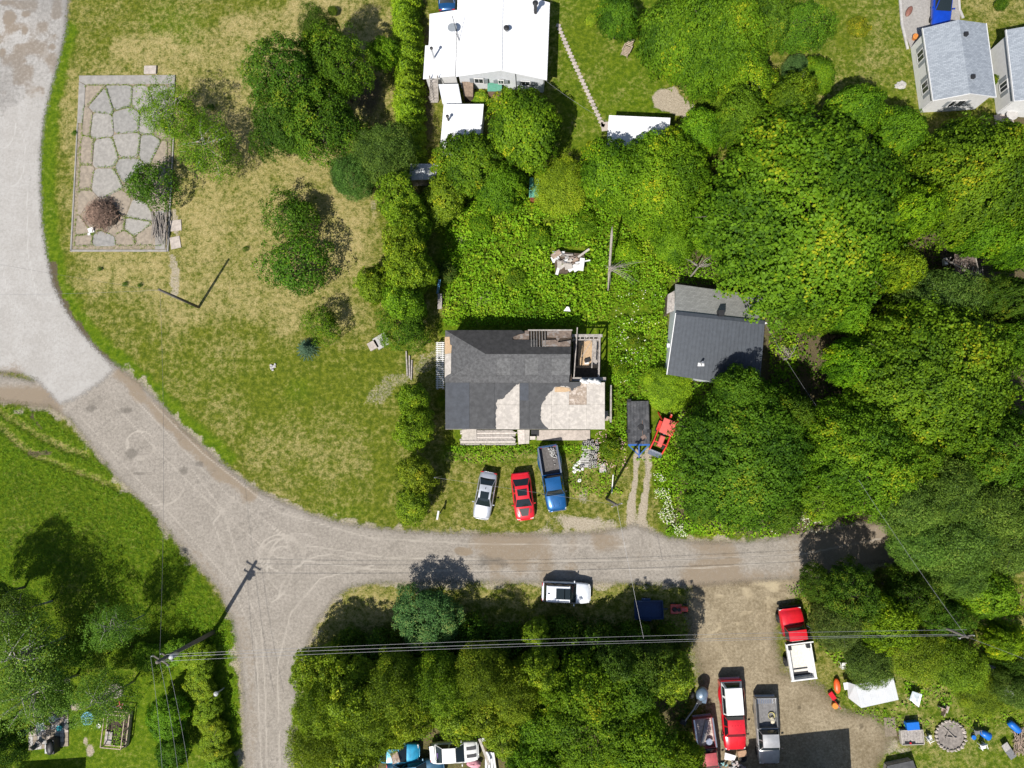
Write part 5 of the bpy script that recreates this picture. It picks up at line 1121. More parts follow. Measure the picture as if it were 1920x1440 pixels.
mb().bar((0, .12, .5), (0, -.05, .85), .05).build('steering_column', M_TRIM, mw); mb().tube([(0, -.06, .85), (0, -.075, .89)], .17, 12).build('steering_wheel', M_TRIM, mw)
for x, y, s in ((-.4, -.45, .75), (.4, -.45, .75), (-.36, .62, .5), (.36, .62, .5)): o = link('wheel', _wt, mw, (x, y, .335 * s)); o.scale = (s, s, s); link('rim', _wr, o)
bm = thing('boat_motor_trailer', 'grey cowled boat motor and boom on a trailer among the branches', 'boat motor', P(1306, 1305, 0), -.4); gb = paint('cowl_grey', (.12, .17, .23), .2, .4)
b = mb(); b.blob((0, .6, 1.2), (.55, .65, .35), 12, .04); b.build('cowl', gb, bm, True); mb().box((.25, .2, 1.1), (.7, .6, .3), .2).build('housing', gb, bm, bevel=.06); mb().box((0, 0, .9), (.4, .5, .9)).build('bracket', M_TRIM, bm)
mb().tube([(0, 0, 1.0), (-.1, -1.0, .9), (-.4, -2.2, .8)], .07, 8).build('boom', M_STEEL, bm); mb().tube([(.2, 0, 1.0), (.1, -1.0, .75)], .05, 8).build('hydraulic_arm', M_STEEL, bm); mb().box((-.45, -2.4, .55), (.5, .4, .5)).build('foot', M_TRIM, bm)
for s in (-1, 1): o = link('wheel', _wt, bm, (s * .5, 0, .335)); link('rim', _wr, o)
# ------------------------------------------------------------------ smaller things
def one(name, label, cat, m, build, px, py, z=0.0, rz=0.0, group=None, smooth=False, bevel=0.0):
    """a thing that is one mesh, built round its own base point"""
    b = mb(); build(b); o = b.build(name, m, None, smooth, bevel); p = P(px, py, z); o.location = (p.x, p.y, z); o.rotation_euler = (0, 0, rz); return tag(o, label, cat, group)

# ---- cracked foundation: every slab piece its own plate
FND = [(148, 142), (328, 141), (313, 471), (131, 471)]
fd = thing('concrete_foundation', 'old cracked concrete foundation with weeds in its joints, on the upper left lawn', 'foundation', P(230, 305, 0)); o = Vector(fd.location)
b = mb(o); b.slab([P(x, y, .05) for x, y in ((149, 143), (327, 142), (312, 470), (132, 470))][::-1], .12); b.build('base', mat('rubble_soil', (.26, .215, .155), var=.4, scale=5, rough=.95, bump=.4, col2=(.13, .13, .05)), fd)
for q in (((148, 141.5), (328, 140.5), (327.5, 157), (160, 158), (148, 152)), ((147.8, 153), (159.5, 159), (158, 200), (154, 230), (144.5, 230)), ((143.8, 231), (146, 231), (134, 470), (131, 470)), ((317, 158), (327.6, 158), (326, 182), (317, 178)), ((324, 250), (326.5, 250), (315.5, 471), (312.5, 471)), ((131, 468), (312, 468), (312, 471.5), (131, 471.5)), ((291, 396), (312, 394), (309, 467), (291, 467))):
    b = mb(o); b.slab([P(x, y, .11) for x, y in q], .16); b.build('kerb', mat('old_kerb', (.27, .255, .235), var=.2, scale=2, rough=.95, dirt=.2), fd, bevel=.01)
def clip(poly, a, n):       # keep the side of the line through a with normal n
    out = []
    for i in range(len(poly)):
        p, q = poly[i], poly[(i + 1) % len(poly)]; dp, dq = (p - a).dot(n), (q - a).dot(n)
        if dp <= 0: out.append(p)
        if dp * dq < 0: out.append(p.lerp(q, dp / (dp - dq)))
    return out
rr = random.Random(11); inner = [Vector(q) for q in ((160, 160), (316, 160), (310, 462), (140, 462))]
GREY = [(227, 184), (189, 197), (186, 228), (268, 186), (238, 224), (197, 290), (200, 340), (242, 275), (242, 318), (282, 279), (253, 424), (258, 398), (197, 459), (300, 176), (285, 228)]
TAN = [(304, 290), (152, 286), (150, 333), (152, 380), (158, 224), (236, 452), (270, 448), (147, 428), (172, 410), (304, 235), (165, 176), (298, 330), (262, 350), (150, 456), (225, 385), (298, 372), (215, 420)]
seeds = [Vector(q) for q in GREY + TAN]
pm_ = [mat('plate_grey', (.285, .268, .245), var=.2, scale=3, rough=.95, bump=.2, dirt=.2), mat('plate_tan', (.275, .23, .18), var=.25, scale=3, rough=.95, bump=.25, dirt=.3), mat('plate_blue', (.25, .24, .225), var=.2, scale=3, rough=.95)]
EDGES = []
for i, s in enumerate(seeds):
    poly = list(inner)
    for j, t in enumerate(seeds):
        if i != j and poly: poly = clip(poly, (s + t) / 2, (t - s).normalized())
    if len(poly) < 3: continue
    c = sum(poly, Vector((0, 0))) / len(poly); k = rr.uniform(.965, .99)
    poly = [c + (p - c) * k * rr.uniform(.95, 1.03) for p in poly]
    # round the corners a little
    pts = []
    for a in range(len(poly)):
        p, q, r = poly[a - 1], poly[a], poly[(a + 1) % len(poly)]; pts += [q.lerp(p, .12), q.lerp(r, .12)]
    EDGES += [(p, q) for p, q in zip(pts, pts[1:] + pts[:1])]
    b = mb(o); z = .07 + rr.uniform(0, .05); b.slab([P(p.x, p.y, z) for p in pts], .08); b.build('slab_plate', pm_[1 if i >= len(GREY) else rr.choice((0, 0, 2))], fd)
rng = np.random.default_rng(5); C = []
for p, q in EDGES:
    for k in range(int((q - p).length * 1.5) + 1):
        if vnoise(np.array([p.x]), np.array([p.y]), 30, 3)[0] < .28: continue
        t = rng.uniform(); u = p.lerp(q, t); w3 = P(u.x + rng.normal(0, 1.0), u.y + rng.normal(0, 1.0), 0); C.append((w3.x, w3.y, .1 + rng.uniform(0, .12)))
C = np.array(C); tag(link('joint_weeds', leaves_mesh('joint_weeds', C, unit(np.array([0, 0, 1.]) + rng.normal(size=C.shape) * .7), rng.uniform(.07, .15, len(C)), .05, .45 + .2 * rng.normal(size=len(C)), M_WEED, rng)), 'green weeds growing along the joints of the cracked foundation', kind='stuff').color = (.95, .8, 1, 1)
one('concrete_step', 'square concrete step at the top edge of the cracked foundation', 'step', M_PINK, lambda b: b.box((0, 0, .09), (1.25, .85, .2)), 283, 132, bevel=.02)
one('concrete_pad', 'flat concrete pad on the lawn right of the stick pile', 'pad', M_PINK, lambda b: b.box((0, 0, .02), (1.1, 1.1, .06)), 330, 423, rz=.1); one('concrete_pad', 'lower flat concrete pad on the lawn below the other pad', 'pad', M_PINK, lambda b: b.box((0, 0, .02), (1.0, 1.2, .06)), 329, 455, rz=.2)
# brush pile, stick pile
bp = thing('brush_pile', 'round pile of brown cut twigs on the lower left of the cracked foundation', 'brush pile', P(196, 404, 0)); b = mb(); rr = random.Random(3)
for k in range(1300):
    a, d = rr.uniform(0, 6.283), abs(rr.gauss(0, .9)); d = min(d, 2.05); z = max(.08, 1.05 * (1 - (d / 2.3) ** 2) * rr.uniform(.75, 1.15)); c = Vector((d * math.cos(a), d * .88 * math.sin(a), z + .1)); a2 = a + rr.gauss(0, .9); L = rr.uniform(.3, .8)
    dv = Vector((math.cos(a2), math.sin(a2), -.45 * d / 2 + rr.uniform(-.3, .35))) * L / 2; b.tube([c - dv, c + dv], [.030, .012], 3, False)
b.build('twigs', mat('brown_twig', (.24, .16, .12), var=.55, scale=3, rough=.95), bp); mb().blob((0, 0, .25), (1.6, 1.4, .5), 16, .1, 2).build('core', M_DWOOD, bp, True)
sp_ = thing('stick_pile', 'stack of long cut branches lying on the right edge of the foundation', 'stick pile', P(299, 426, 0)); o = Vector(sp_.location); rr = random.Random(9)
for k in range(56):
    x = rr.uniform(286, 312); y0 = 396 + rr.uniform(0, 22); L = rr.uniform(24, 48); b = mb(o); z = .2 + rr.uniform(0, .4); b.tube([P(x + rr.uniform(-4, 4), y0, z), P(x + rr.uniform(-1, 1), y0 + L * .5, z + .06), P(x + rr.uniform(-5, 3), y0 + L, z - .06)], [.035, .03, .018], 5); b.build('stick', M_DEAD, sp_)
one('cardboard_sheet', 'crumpled white sheet beside the brush pile', 'sheet', M_WHITE, lambda b: (b.box((0, 0, .2), (.55, .5, .05), rot=Matrix.Rotation(.2, 3, 'X')), b.box((-.3, -.3, .15), (.25, .2, .12))), 173, 433, rz=.3)
# ---- utility poles and wires
def pole(label, bx, by, h, arms=(), r=.15, tr=False, top=None, m=None):
    p = P(bx, by, 0); v = thing('utility_pole', label, 'utility pole', p); dx = Vector((0, 0, 0)); mb().tube([(0, 0, 0), (0, 0, h * .5), (0, 0, h)], [r, r * .88, r * .72], 10).build('shaft', m or M_POLE, v, True)
    for (z, L, a) in arms:
        ar = mb().box((0, 0, z), (L, .1, .11), a).build('crossarm', M_POLE, v)
        for t in (-.46, 0, .46): mb().lathe(Vector((math.cos(a) * L * t, math.sin(a) * L * t, z + .05)), [(.03, 0), (.055, .04), (.04, .1), (.055, .14), (.02, .18)], 8).build('insulator', M_GREYI, ar, True)
    if tr: mb().tube([(.32, 0, h - 2.4), (.32, 0, h - 1.5)], .2, 12).build('transformer', M_GREYI, v, True)
    return v, p
M_POLE = mat('pole_wood', (.135, .12, .105), rough=.95, var=.4, scale=3, stretch=(8, 8, .6), bump=.4); M_GREYI = mat('insulator_grey', (.42, .43, .44), rough=.4)
def at_h(p, h, dx=0, dy=0): return Vector((p.x + dx, p.y + dy, h))
_, pa = pole('bare utility pole on the upper left lawn with a long shadow', 372.5, 576, 7.3, (), .14)
_, pb = pole('tall utility pole with crossarms by the lower left hedge', 401, 1185, 9.9, ((9.3, 1.6, -.5), (8.3, 1.2, -.5)), .2, True)
_, pc = pole('utility pole between the ruined house and the road', 1137, 935, 9.2, ((8.9, .9, .3),), .13)
pd_t = P(1815, 1195, 9.0); pdp = pix(np.array([pd_t.x]), np.array([pd_t.y])); _, pd_ = pole('utility pole rising out of the trees at the lower right', float(pdp[0][0]), float(pdp[1][0]), 9.0, ((8.7, 1.2, .2),), .13)
_, pe = pole('slim service mast among the cedars left of the silver car', 828, 893, 4.6, (), .05, m=M_STEEL)
M_WIRE = mat('cable', (.10, .10, .105), rough=.6); M_WIREL = mat('aluminium_cable', (.22, .22, .23), rough=.5, metal=.2)
def wire(label, a, c, sag=.5, r=.022, m=None, n=14):
    a, c = Vector(a), Vector(c); pts = [a.lerp(c, t / n) - Vector((0, 0, sag * 4 * (t / n) * (1 - t / n))) for t in range(n + 1)]; mdl = (a + c) / 2
    b = mb((mdl.x, mdl.y, 0)); b.tube(pts, r * .48, 5); o = b.build('power_line', m or M_WIRE); o.location = (mdl.x, mdl.y, 0); tag(o, label, 'power line', 'overhead wires')
pbt, pat, pct, pdt = at_h(pb, 9.5), at_h(pa, 7.1), at_h(pc, 9.0), at_h(pd_, 8.8)
wire('overhead wire from the lower left pole up to the bare pole', pbt, pat, .6, .022); wire('overhead wire from the bare pole to the left edge of the picture', pat, P(-60, 553, 8.5), .4, .016, M_WIREL)
wire('slack second wire from the bare pole across the pavement', at_h(pa, 6.6), P(-60, 485, 8.0), .5, .016)
wire('upper of three parallel wires crossing the lower thicket', pbt + Vector((.5, .5, 0)), pdt + Vector((0, .55, .1)), 1.2, .026, M_WIREL); wire('middle of three parallel wires crossing the lower thicket', pbt + Vector((.1, 0, .1)), pdt + Vector((0, .1, 0)), 1.0, .026, M_WIREL); wire('lowest and thickest of three parallel wires crossing the lower thicket', at_h(pb, 8.3), at_h(pd_, 8.0), .9, .034, M_WIREL)
for k, (x, x2, nm) in enumerate(((-.75, 296, 'left'), (0, 330, 'middle'), (.75, 352, 'right'))): wire(nm + ' of three wires running down past the lower left garden', pbt + Vector((x, x * -.5, 0)), P(x2 + 12, 1520, 9.3), .3, .026, M_WIREL)
wire('wire from the middle pole down across the road to the parallel wires', pct, P(1207, 1197, 7.8), .3, .024, M_WIREL); wire('thin wire from the middle pole over the parked cars', pct, at_h(pe, 4.5), .5, .018, M_WIREL)
wire('service wire from the white house corner to the garden shed', P(1024, 152, 2.7), P(1142, 230, 2.4), .3, .02, M_WIREL); wire('wire from the lower right pole up and left into the wood', pdt, P(1610, 900, 9.0), .3, .022, M_WIREL); wire('wire from the lower right pole to the right edge', pdt, P(1990, 1262, 8.5), .3, .022, M_WIREL); wire('wire from the garage corner down into the dark gap', P(1434, 606, 3.9), P(1530, 760, 5.5), .3, .02, M_WIREL)
one('guy_post', 'short grey post standing beside the lower left road under the hedge', 'post', M_GREYI, lambda b: (b.tube([(0, 0, 0), (.0, 0, 1.4)], .06, 8), b.lathe((0, 0, 1.4), [(.05, 0), (.2, .1), (.2, .3), (.05, .4)], 12)), 420, 1290)
# ---- round the ruined house
def plank_thing(name, label, cat, quads, m, z, t=.04, group=None):
    pts = [P(x, y, z) for q in quads for x, y in q]; c = sum(pts, Vector()) / len(pts); base = Vector((c.x, c.y, 0)); h = thing(name, label, cat, base, 0, group)
    for k, q in enumerate(quads): b = mb(base); zz = z + R_(0, .03); b.slab([P(x, y, zz) for x, y in q], t); b.build('plank', m[k % len(m)] if isinstance(m, list) else m, h)
    return h
qs = []
for k in range(7): y = 807 + k * 4; a = R_(-6, 4); qs.append([(866 + a, y), (966 + R_(-8, 6), y + R_(-.6, .6)), (966, y + 3.4), (866 + a, y + 3.4)])
plank_thing('board_deck', 'old loose board deck in front of the ruined house', 'deck', qs, [M_GWOOD, mat('bleached_board', (.5, .45, .41), var=.25)], .35)
one('plywood_sheet', 'loose plywood sheet lying on the left end of the board deck', 'plywood', M_PLY, lambda b: b.box((0, 0, .43), (1.35, .95, .03)), 881, 815, rz=.05)
plank_thing('wooden_platform', 'pale wooden platform in pieces below the torn roof', 'platform', [[(970, 806), (984, 806), (984, 832), (972, 833)], [(984.5, 806), (993, 806), (992, 832), (984.5, 832)], [(993.5, 818), (1004, 818), (1004, 824.5), (993.5, 824.5)]], [mat('bleached_board', (.5, .45, .41)), M_PLY], .45)
one('concrete_walk', 'pinkish concrete walk along the front wall of the ruined house', 'walkway', M_PINK, lambda b: b.box((0, 0, .06), (5.0, .95, .14)), 1056, 816); one('cellar_hatch', 'dark open hatch in the walk before the ruined house', 'hatch', M_BLACK, lambda b: b.box((0, 0, .15), (.75, .55, .06)), 1003, 812)
plank_thing('fence_plank', 'long weathered plank standing on edge right of the ruined house', 'plank', [[(1144, 722), (1147, 722), (1147, 792), (1143.5, 792)]], M_GWOOD, .9); one('side_steps', 'small concrete step by the right wall of the ruined house', 'step', M_PINK, lambda b: b.box((0, 0, .15), (.5, .9, .3)), 1139, 780)
_blk = mb(); 
for x in (-.17, 0, .17): _blk.box((x, 0, .1), (.05, .2, .2))
for y in (-.085, .085): _blk.box((0, y, .1), (.39, .03, .2))
_bm = _blk.mesh('concrete_block', mat('block_grey', (.40, .385, .365), var=.2, rough=.95)); _blk2 = mb().box((0, 0, .1), (.39, .19, .2)).mesh('concrete_block', MATS['block_grey']); rr = random.Random(2)
ORD = ('first', 'second', 'third', 'fourth', 'fifth', 'sixth', 'seventh', 'eighth', 'ninth', 'tenth', 'eleventh')
for k in range(44):
    c, r_ = k % 4, k // 4; p = P(1096 + c * 7.6 + rr.uniform(-1, 1) - r_ * .5, 829 + r_ * 4.6 + rr.uniform(-.6, .6), .1)
    o = link('concrete_block', _bm if (c > 1 or r_ < 2) else _blk2, None, (p.x, p.y, .0), rr.choice((0, 0, 1.57)) * (c > 1) + rr.uniform(-.12, .12)); tag(o, 'concrete block beside the blue pickup, %s row from the house, %s from the left' % (ORD[r_], ORD[c]), 'concrete block', 'stacked concrete blocks')
    if k in (1, 6, 11, 18, 23, 26, 35, 40):
        t_ = link('concrete_block', _bm, None, (p.x, p.y, .2), rr.uniform(-.3, .3)); tag(t_, 'upper concrete block on the %s row of the stack beside the pickup, %s from left' % (ORD[r_], ORD[c]), 'concrete block', 'stacked concrete blocks')
for k in range(12):
    x, y = 1083 + rr.gauss(0, 6), 878 + rr.gauss(0, 11); tag(one('white_stone', 'white broken stone in the little heap right of the blue pickup', 'stone', mat('white_stone', (.68, .67, .64), var=.2), lambda b: b.blob((0, 0, .1), (rr.uniform(.14, .26), rr.uniform(.12, .2), .13), 7, .3, k), x, y), group='white stones by the blue pickup')
one('flat_stone', 'flat grey slab lying right of the concrete block stack', 'slab', M_CONC, lambda b: b.box((0, 0, .25), (.6, .85, .06)), 1129, 877, rz=.1); one('white_stake', 'tall white stake leaning beside the middle utility pole', 'stake', M_WHITE, lambda b: b.bar((0, -.1, 0), (0, 1.6, 1.4), .08), 1147, 922)
one('mailbox_post', 'white roadside post left of the silver car by the cedars', 'post', M_WHITE, lambda b: (b.bar((0, 0, 0), (.05, .1, 1.3), .1), b.box((.0, -.1, 1.3), (.16, .8, .12))), 825, 962, rz=-.15)
# broken slabs, planks, ladder, junk boards
for (x, y, s, rz, nm) in ((700, 648, (.9, .8), .5, 'left broken concrete slab below the dark leafy tree'), (716, 640, (1.3, 1.2), .55, 'larger broken concrete slab with a pale rim below the dark leafy tree')): one('broken_slab', nm, 'slab', M_PINK if x == 700 else M_CONC, lambda b: b.box((0, 0, .12), (*s, .22)), x, y, rz=rz, group='broken slabs on the lawn')
for k, (x, nm) in enumerate(((763, 'left'), (768, 'middle'), (772, 'right'))): one('lumber', nm + ' of the weathered beams lying on the path left of the ruined house', 'beam', M_GWOOD, lambda b: b.box((0, 0, .1), (.12, 2.4 - .25 * k, .12)), x, 682 + 6 * k, rz=.06 - .04 * k, group='beams on the path')
one('litter_heap', 'small heap of white litter on the open lawn', 'litter', mat('litter', (.5, .48, .46), var=.5), lambda b: [b.blob((R_(-.25, .25), R_(-.35, .35), .06), (R_(.05, .14),) * 2 + (.06,), 6, .4, k) for k in range(16)], 512, 688)
ld = thing('ladder', 'blue ladder standing in the shade of the tall cedars', 'ladder', P(821, 535, 0)); o = Vector(ld.location); lb = mat('ladder_blue', (.10, .25, .45), rough=.5)
for d in (0, 3): b = mb(o); b.bar(P(819 + d, 551, .2), P(823 + d, 524, 2.0), .06); b.build('stile', lb, ld)
for k in range(7): t = (k + .5) / 7; b = mb(o); b.bar(P(819 + 4 * t, 551 - 27 * t, .2 + 1.8 * t), P(822 + 4 * t, 551 - 27 * t, .2 + 1.8 * t), .04); b.build('rung', lb, ld)
one('grey_board', 'grey board lying in the shade below the blue ladder', 'board', M_GWOOD, lambda b: b.box((0, 0, .5), (.4, 1.5, .05)), 826, 567)
jp = thing('junk_board_heap', 'heap of white and brown broken boards in the middle of the weedy lot', 'board heap', P(1065, 490, 0)); o = Vector(jp.location); rr = random.Random(21)
for k in range(20):
    x, y = 1040 + rr.uniform(0, 55), 472 + rr.uniform(0, 34); a = rr.choice((0.1, .1, 1.5, 1.4, .5)); b = mb(o); b.box(P(x, y, .75 + rr.uniform(0, .3)), (rr.uniform(.5, 1.5), rr.uniform(.12, .5), .04), a + rr.uniform(-.15, .15)); b.build('board', rr.choice((M_WHITE, M_WHITE, M_RUST, M_GWOOD, M_PLY)), jp)
b = mb(o); b.slab([P(x, y, .8) for x, y in ((1040, 492), (1048, 472), (1095, 476), (1096, 490), (1080, 498), (1064, 512), (1042, 511))][::-1], .5); b.build('core', M_DWOOD, jp)
for k in range(6): b = mb(o); b.tube([P(1040 + rr.uniform(0, 20), 476 + rr.uniform(0, 20), 1.25), P(1075 + rr.uniform(-10, 15), 480 + rr.uniform(0, 20), 1.2)], .025, 5); b.build('branch', M_DEAD, jp)
dt = thing('dead_tree', 'bare grey dead tree leaning over the weeds left of the garage', 'dead tree', P(1142, 545, 0)); o = Vector(dt.location)
b = mb(o); b.tube([P(1140, 545, .3), P(1143, 500, 1.8), P(1147, 440, 3.2), P(1148, 425, 3.5)], [.07, .12, .13, .04], 7); b.build('trunk', M_DEAD, dt, True); rr = random.Random(8)
for k in range(26): b = mb(o); s_ = P(1144, 505 + rr.uniform(-6, 6), 1.9); e = P(1144 + rr.uniform(-22, 70), 500 + rr.uniform(-16, 34), rr.uniform(.9, 2.4)); b.tube([s_, s_.lerp(e, .5) + Vector((0, 0, .2)), e], [.025, .016, .006], 4); b.build('branch', M_DEAD, dt)
for i, (x, y, L, nm) in enumerate(((1245, 395, 26, 'dead grey branches poking out of the maples below the garden shed'), (1310, 490, 26, 'dead branches at the edge of the maples above the garage'), (1706, 1122, 24, 'dead reddish branches between the dark trees at the lower right'), (1480, 660, 20, 'dead sticks in the dark gap right of the garage'))):
    v = thing('dead_branches', nm, 'dead branches', P(x, y, 0)); o = Vector(v.location); hz = (4.5, 5.0, 4.5, 3.0)[i]; base_ = P(x, y + 10, hz - 1.2); b = mb(o); b.tube([(base_.x, base_.y, 0), base_], [.09, .06], 6); b.build('stem', M_DEAD, v)
    for k in range(16): b = mb(o); e = P(x + R_(-L, L), y + R_(-L * .8, L * .6), hz + R_(-.6, .6)); b.tube([base_, base_.lerp(e, .5) + Vector((R_(-.2, .2), R_(-.2, .2), .2)), e], [.04, .022, .007], 4); b.build('branch', M_DEAD, v)
one('white_tarp_corner', 'small white peaked board above the ruined house', 'board', M_WHITE, lambda b: b.slab([(-.35, -.15, 1.0), (.3, -.2, 1.0), (.15, .15, 1.3), (-.05, .2, 1.35)], .05), 1063, 584)
# ---- white house garden: stone path, chair
gp = tag(bpy.data.objects.new('garden_path', None), kind='structure'); COL.objects.link(gp); gp.location = P(1085, 140, 0); o = Vector(gp.location)
N_ = 30
for k in range(N_):
    t = k / (N_ - 1); x, y = 1047 + 83 * t ** 1.05, 48 + 187 * t; b = mb(o); b.box(P(x, y, .02), (.44 + R_(-.05, .05), .36 + R_(-.04, .04), .07), -.38 + R_(-.08, .08)); b.build('stone', M_PINK, gp, bevel=.015)
b = mb(o); b.box(P(1136, 237, .02), (.9, .9, .07), .1); b.build('stone', M_PINK, gp)
lc = thing('lawn_chair', 'wooden reclining lawn chair alone on the lawn right of the stone path', 'chair', P(1174, 98, 0), -.45); gw = wood('chair_wood', (.36, .29, .22))
for k in range(7): mb().box((0, -.55 + .15 * k, .38), (.62, .11, .03)).build('seat_slat', gw, lc)
for k in range(5): mb().box((0, .52 + .11 * k, .45 + .09 * k), (.62, .1, .03), rot=Matrix.Rotation(.7, 3, 'X')).build('back_slat', gw, lc)
for s in (-1, 1):
    mb().box((s * .38, .1, .58), (.1, .8, .03)).build('armrest', gw, lc); mb().box((s * .33, 0, .33), (.05, 1.25, .08)).build('side_rail', gw, lc)
    for y in (-.5, .5): mb().box((s * .33, y, .28), (.06, .06, .56)).build('leg', gw, lc)
# ---- grey houses: kerb, canoe, pot, round table
for k, (q, nm) in enumerate((([(1686, -20), (1691, 45), (1702, 92)], 'left'), ([(1797, -10), (1799, 18), (1806, 34)], 'right'))):
    b = mb()
    for (x0, y0), (x1, y1) in zip(q[:-1], q[1:]): b.bar(P(x0, y0, .05), P(x1, y1, .05), .22, .12)
    o = b.build('kerb', M_CONC); tag(o, 'concrete kerb along the %s side of the driveway at the top right' % nm, 'kerb')
one('canoe', 'small rust brown canoe shell lying on the driveway', 'canoe', mat('rust_brown', (.22, .10, .075), rough=.5), lambda b: b.blob((0, 0, .16), (.28, .62, .16), 12, .03), 1703, 23, rz=-.5, smooth=True)
one('orange_pot', 'orange pot by the corner of the grey roofed house', 'pot', mat('orange_clay', (.55, .2, .04)), lambda b: b.lathe((0, 0, 0), [(.18, 0), (.28, .4), (.3, .45), (.22, .46)], 12), 1713, 73); one('round_slab_table', 'round concrete garden table beside the farther grey house', 'table', M_CONC, lambda b: (b.lathe((0, 0, .66), [(.5, 0), (.55, .03), (.55, .08), (.5, .1)], 20), b.tube([(0, 0, 0), (0, 0, .68)], .12, 10)), 1889, 221)
one('patio_slab', 'square pale slab under the round concrete garden table', 'slab', M_PINK, lambda b: b.box((0, 0, .02), (1.7, 1.2, .06), .15), 1882, 225); one('gravel_heap', 'little heap of grey gravel on the lawn left of the grey house', 'gravel heap', M_CONC, lambda b: b.blob((0, 0, .02), (.5, .4, .16), 14, .3, 4), 1688, 160)
# ---- lower right yard
fp = thing('fire_pit', 'round stone ringed fire pit with ash and charred logs', 'fire pit', P(1781, 1379, 0)); ash = mat('ash', (.22, .195, .175), var=.4, scale=4, rough=1.0, bump=.5)
mb().lathe((0, 0, 0), [(1.2, .02), (1.15, .07), (.5, .05), (.05, .04)], 24).build('ash_bed', ash, fp)
for k in range(24): a = k * 6.283 / 24; mb().blob((1.25 * math.cos(a), 1.25 * math.sin(a), .12), (R_(.14, .2), R_(.1, .16), R_(.12, .18)), 7, .25, k).build('stone', M_PINK, fp)
for a, c, L in ((.8, (-.1, .3), 1.3), (.1, (0, -.1), 1.0), (2.0, (-.3, .1), .8)): mb().tube([(c[0] - L / 2 * math.cos(a), c[1] + L / 2 * math.sin(a), .12), (c[0] + L / 2 * math.cos(a), c[1] - L / 2 * math.sin(a), .18)], .05, 6).build('log', M_DEAD, fp)
def chair(label, px, py, rz, m, group=None):
    v = thing('garden_chair', label, 'chair', P(px, py, 0), rz, group); mb().box((0, 0, .4), (.46, .44, .05)).build('seat', m, v, bevel=.02); mb().box((0, .24, .68), (.46, .05, .5), rot=Matrix.Rotation(-.2, 3, 'X')).build('backrest', m, v, bevel=.02)
    for x in (-.2, .2):
        for y in (-.18, .2): mb().box((x, y, .2), (.05, .05, .4)).build('leg', m, v)
        mb().box((x * 1.2, 0, .62), (.05, .44, .04)).build('armrest', m, v)
    return v
M_PLW = mat('white_plastic', (.7, .69, .66), rough=.5, var=.1); M_PLB = mat('blue_plastic', (.01, .13, .50), rough=.4, var=.1); M_PLG = mat('grey_plastic', (.16, .16, .165), rough=.6)
chair('white plastic chair between the wooden crate and the fire pit', 1738, 1381, 2.0, M_PLW); chair('pinkish white plastic chair right of the fire pit', 1838, 1396, .3, M_PLW); chair('grey chair beside the blue tub right of the fire pit', 1827, 1369, .2, M_PLG); chair('white chair against the trees above the tarp shelter', 1577, 1245, 1.6, M_PLW)
one('blue_tub', 'blue plastic tub lying on its side right of the fire pit', 'tub', M_PLB, lambda b: b.tube([(-.45, 0, .3), (-.1, 0, .32), (.4, 0, .34)], [.2, .3, .36], 16, True), 1842, 1374, rz=-.5, smooth=True); one('blue_tub', 'small blue pot left of the blue plastic tub', 'pot', M_PLB, lambda b: b.lathe((0, 0, 0), [(.14, 0), (.2, .25), (.17, .26)], 14), 1823, 1381)
one('blue_barrel', 'blue barrel lying by the brush at the right edge', 'barrel', M_PLB, lambda b: b.tube([(-.55, 0, .3), (-.3, 0, .31), (.3, 0, .31), (.55, 0, .3)], [.24, .3, .3, .25], 16), 1897, 1360, rz=-.75, smooth=True); one('blue_bin', 'square blue bin above the wooden crate', 'bin', M_PLB, lambda b: b.box((0, 0, .3), (1.05, .65, .6), taper=1.05), 1706, 1357, rz=.1, bevel=.04)
cr = thing('wooden_crate', 'open grey wooden crate left of the fire pit', 'crate', P(1706, 1379, 0), .05)
for k in range(7): mb().box((-.78 + .26 * k, 0, .36), (.24, 1.15, .03)).build('slat', M_GWOOD, cr)
for s in (-1, 1): mb().box((0, s * .6, .28), (1.9, .05, .4)).build('side', M_PLY, cr); mb().box((s * .95, 0, .28), (.05, 1.2, .4)).build('end', M_PLY, cr)
one('red_tool', 'black and red garden tool lying on the wooden crate', 'tool', M_TRIM, lambda b: b.box((0, 0, .42), (.9, .1, .08)), 1702, 1389); one('red_bowl', 'small red bowl on the wooden crate', 'bowl', red, lambda b: b.lathe((0, 0, .46), [(.09, 0), (.09, .06), (.04, .1)], 10), 1702, 1389)
lt = thing('glass_table', 'tilted glass panel table right of the tarp shelter', 'table', P(1716, 1312, 0)); o = Vector(lt.location); b = mb(o); b.slab([P(x, y, z) for x, y, z in ((1705, 1312, .5), (1723, 1326, .7), (1729, 1302, .9), (1711, 1296, .8))], .03); b.build('panel', mat('frosted_glass', (.38, .42, .45), rough=.2), lt)
for x, y in ((1706, 1312), (1722, 1325), (1727, 1303)): p = P(x, y, .5); b = mb(o); b.bar((p.x, p.y, 0), (p.x, p.y, .55), .05); b.build('leg', M_WHITE, lt)
one('wooden_box', 'tipped brown wooden box in the weeds above the fire pit', 'box', M_RUST, lambda b: (b.box((0, 0, .25), (.7, .06, .5), .3), b.box((.2, .3, .25), (.06, .7, .5), .3), b.box((.3, 0, .12), (.6, .6, .06), .3)), 1767, 1333, rz=.9); one('pallet', 'small grey pallet in the bushes near the right edge', 'pallet', M_GWOOD, lambda b: [b.box((-.5 + .2 * k, 0, .4), (.16, .8, .04)) for k in range(6)], 1856, 1255, rz=-.35)
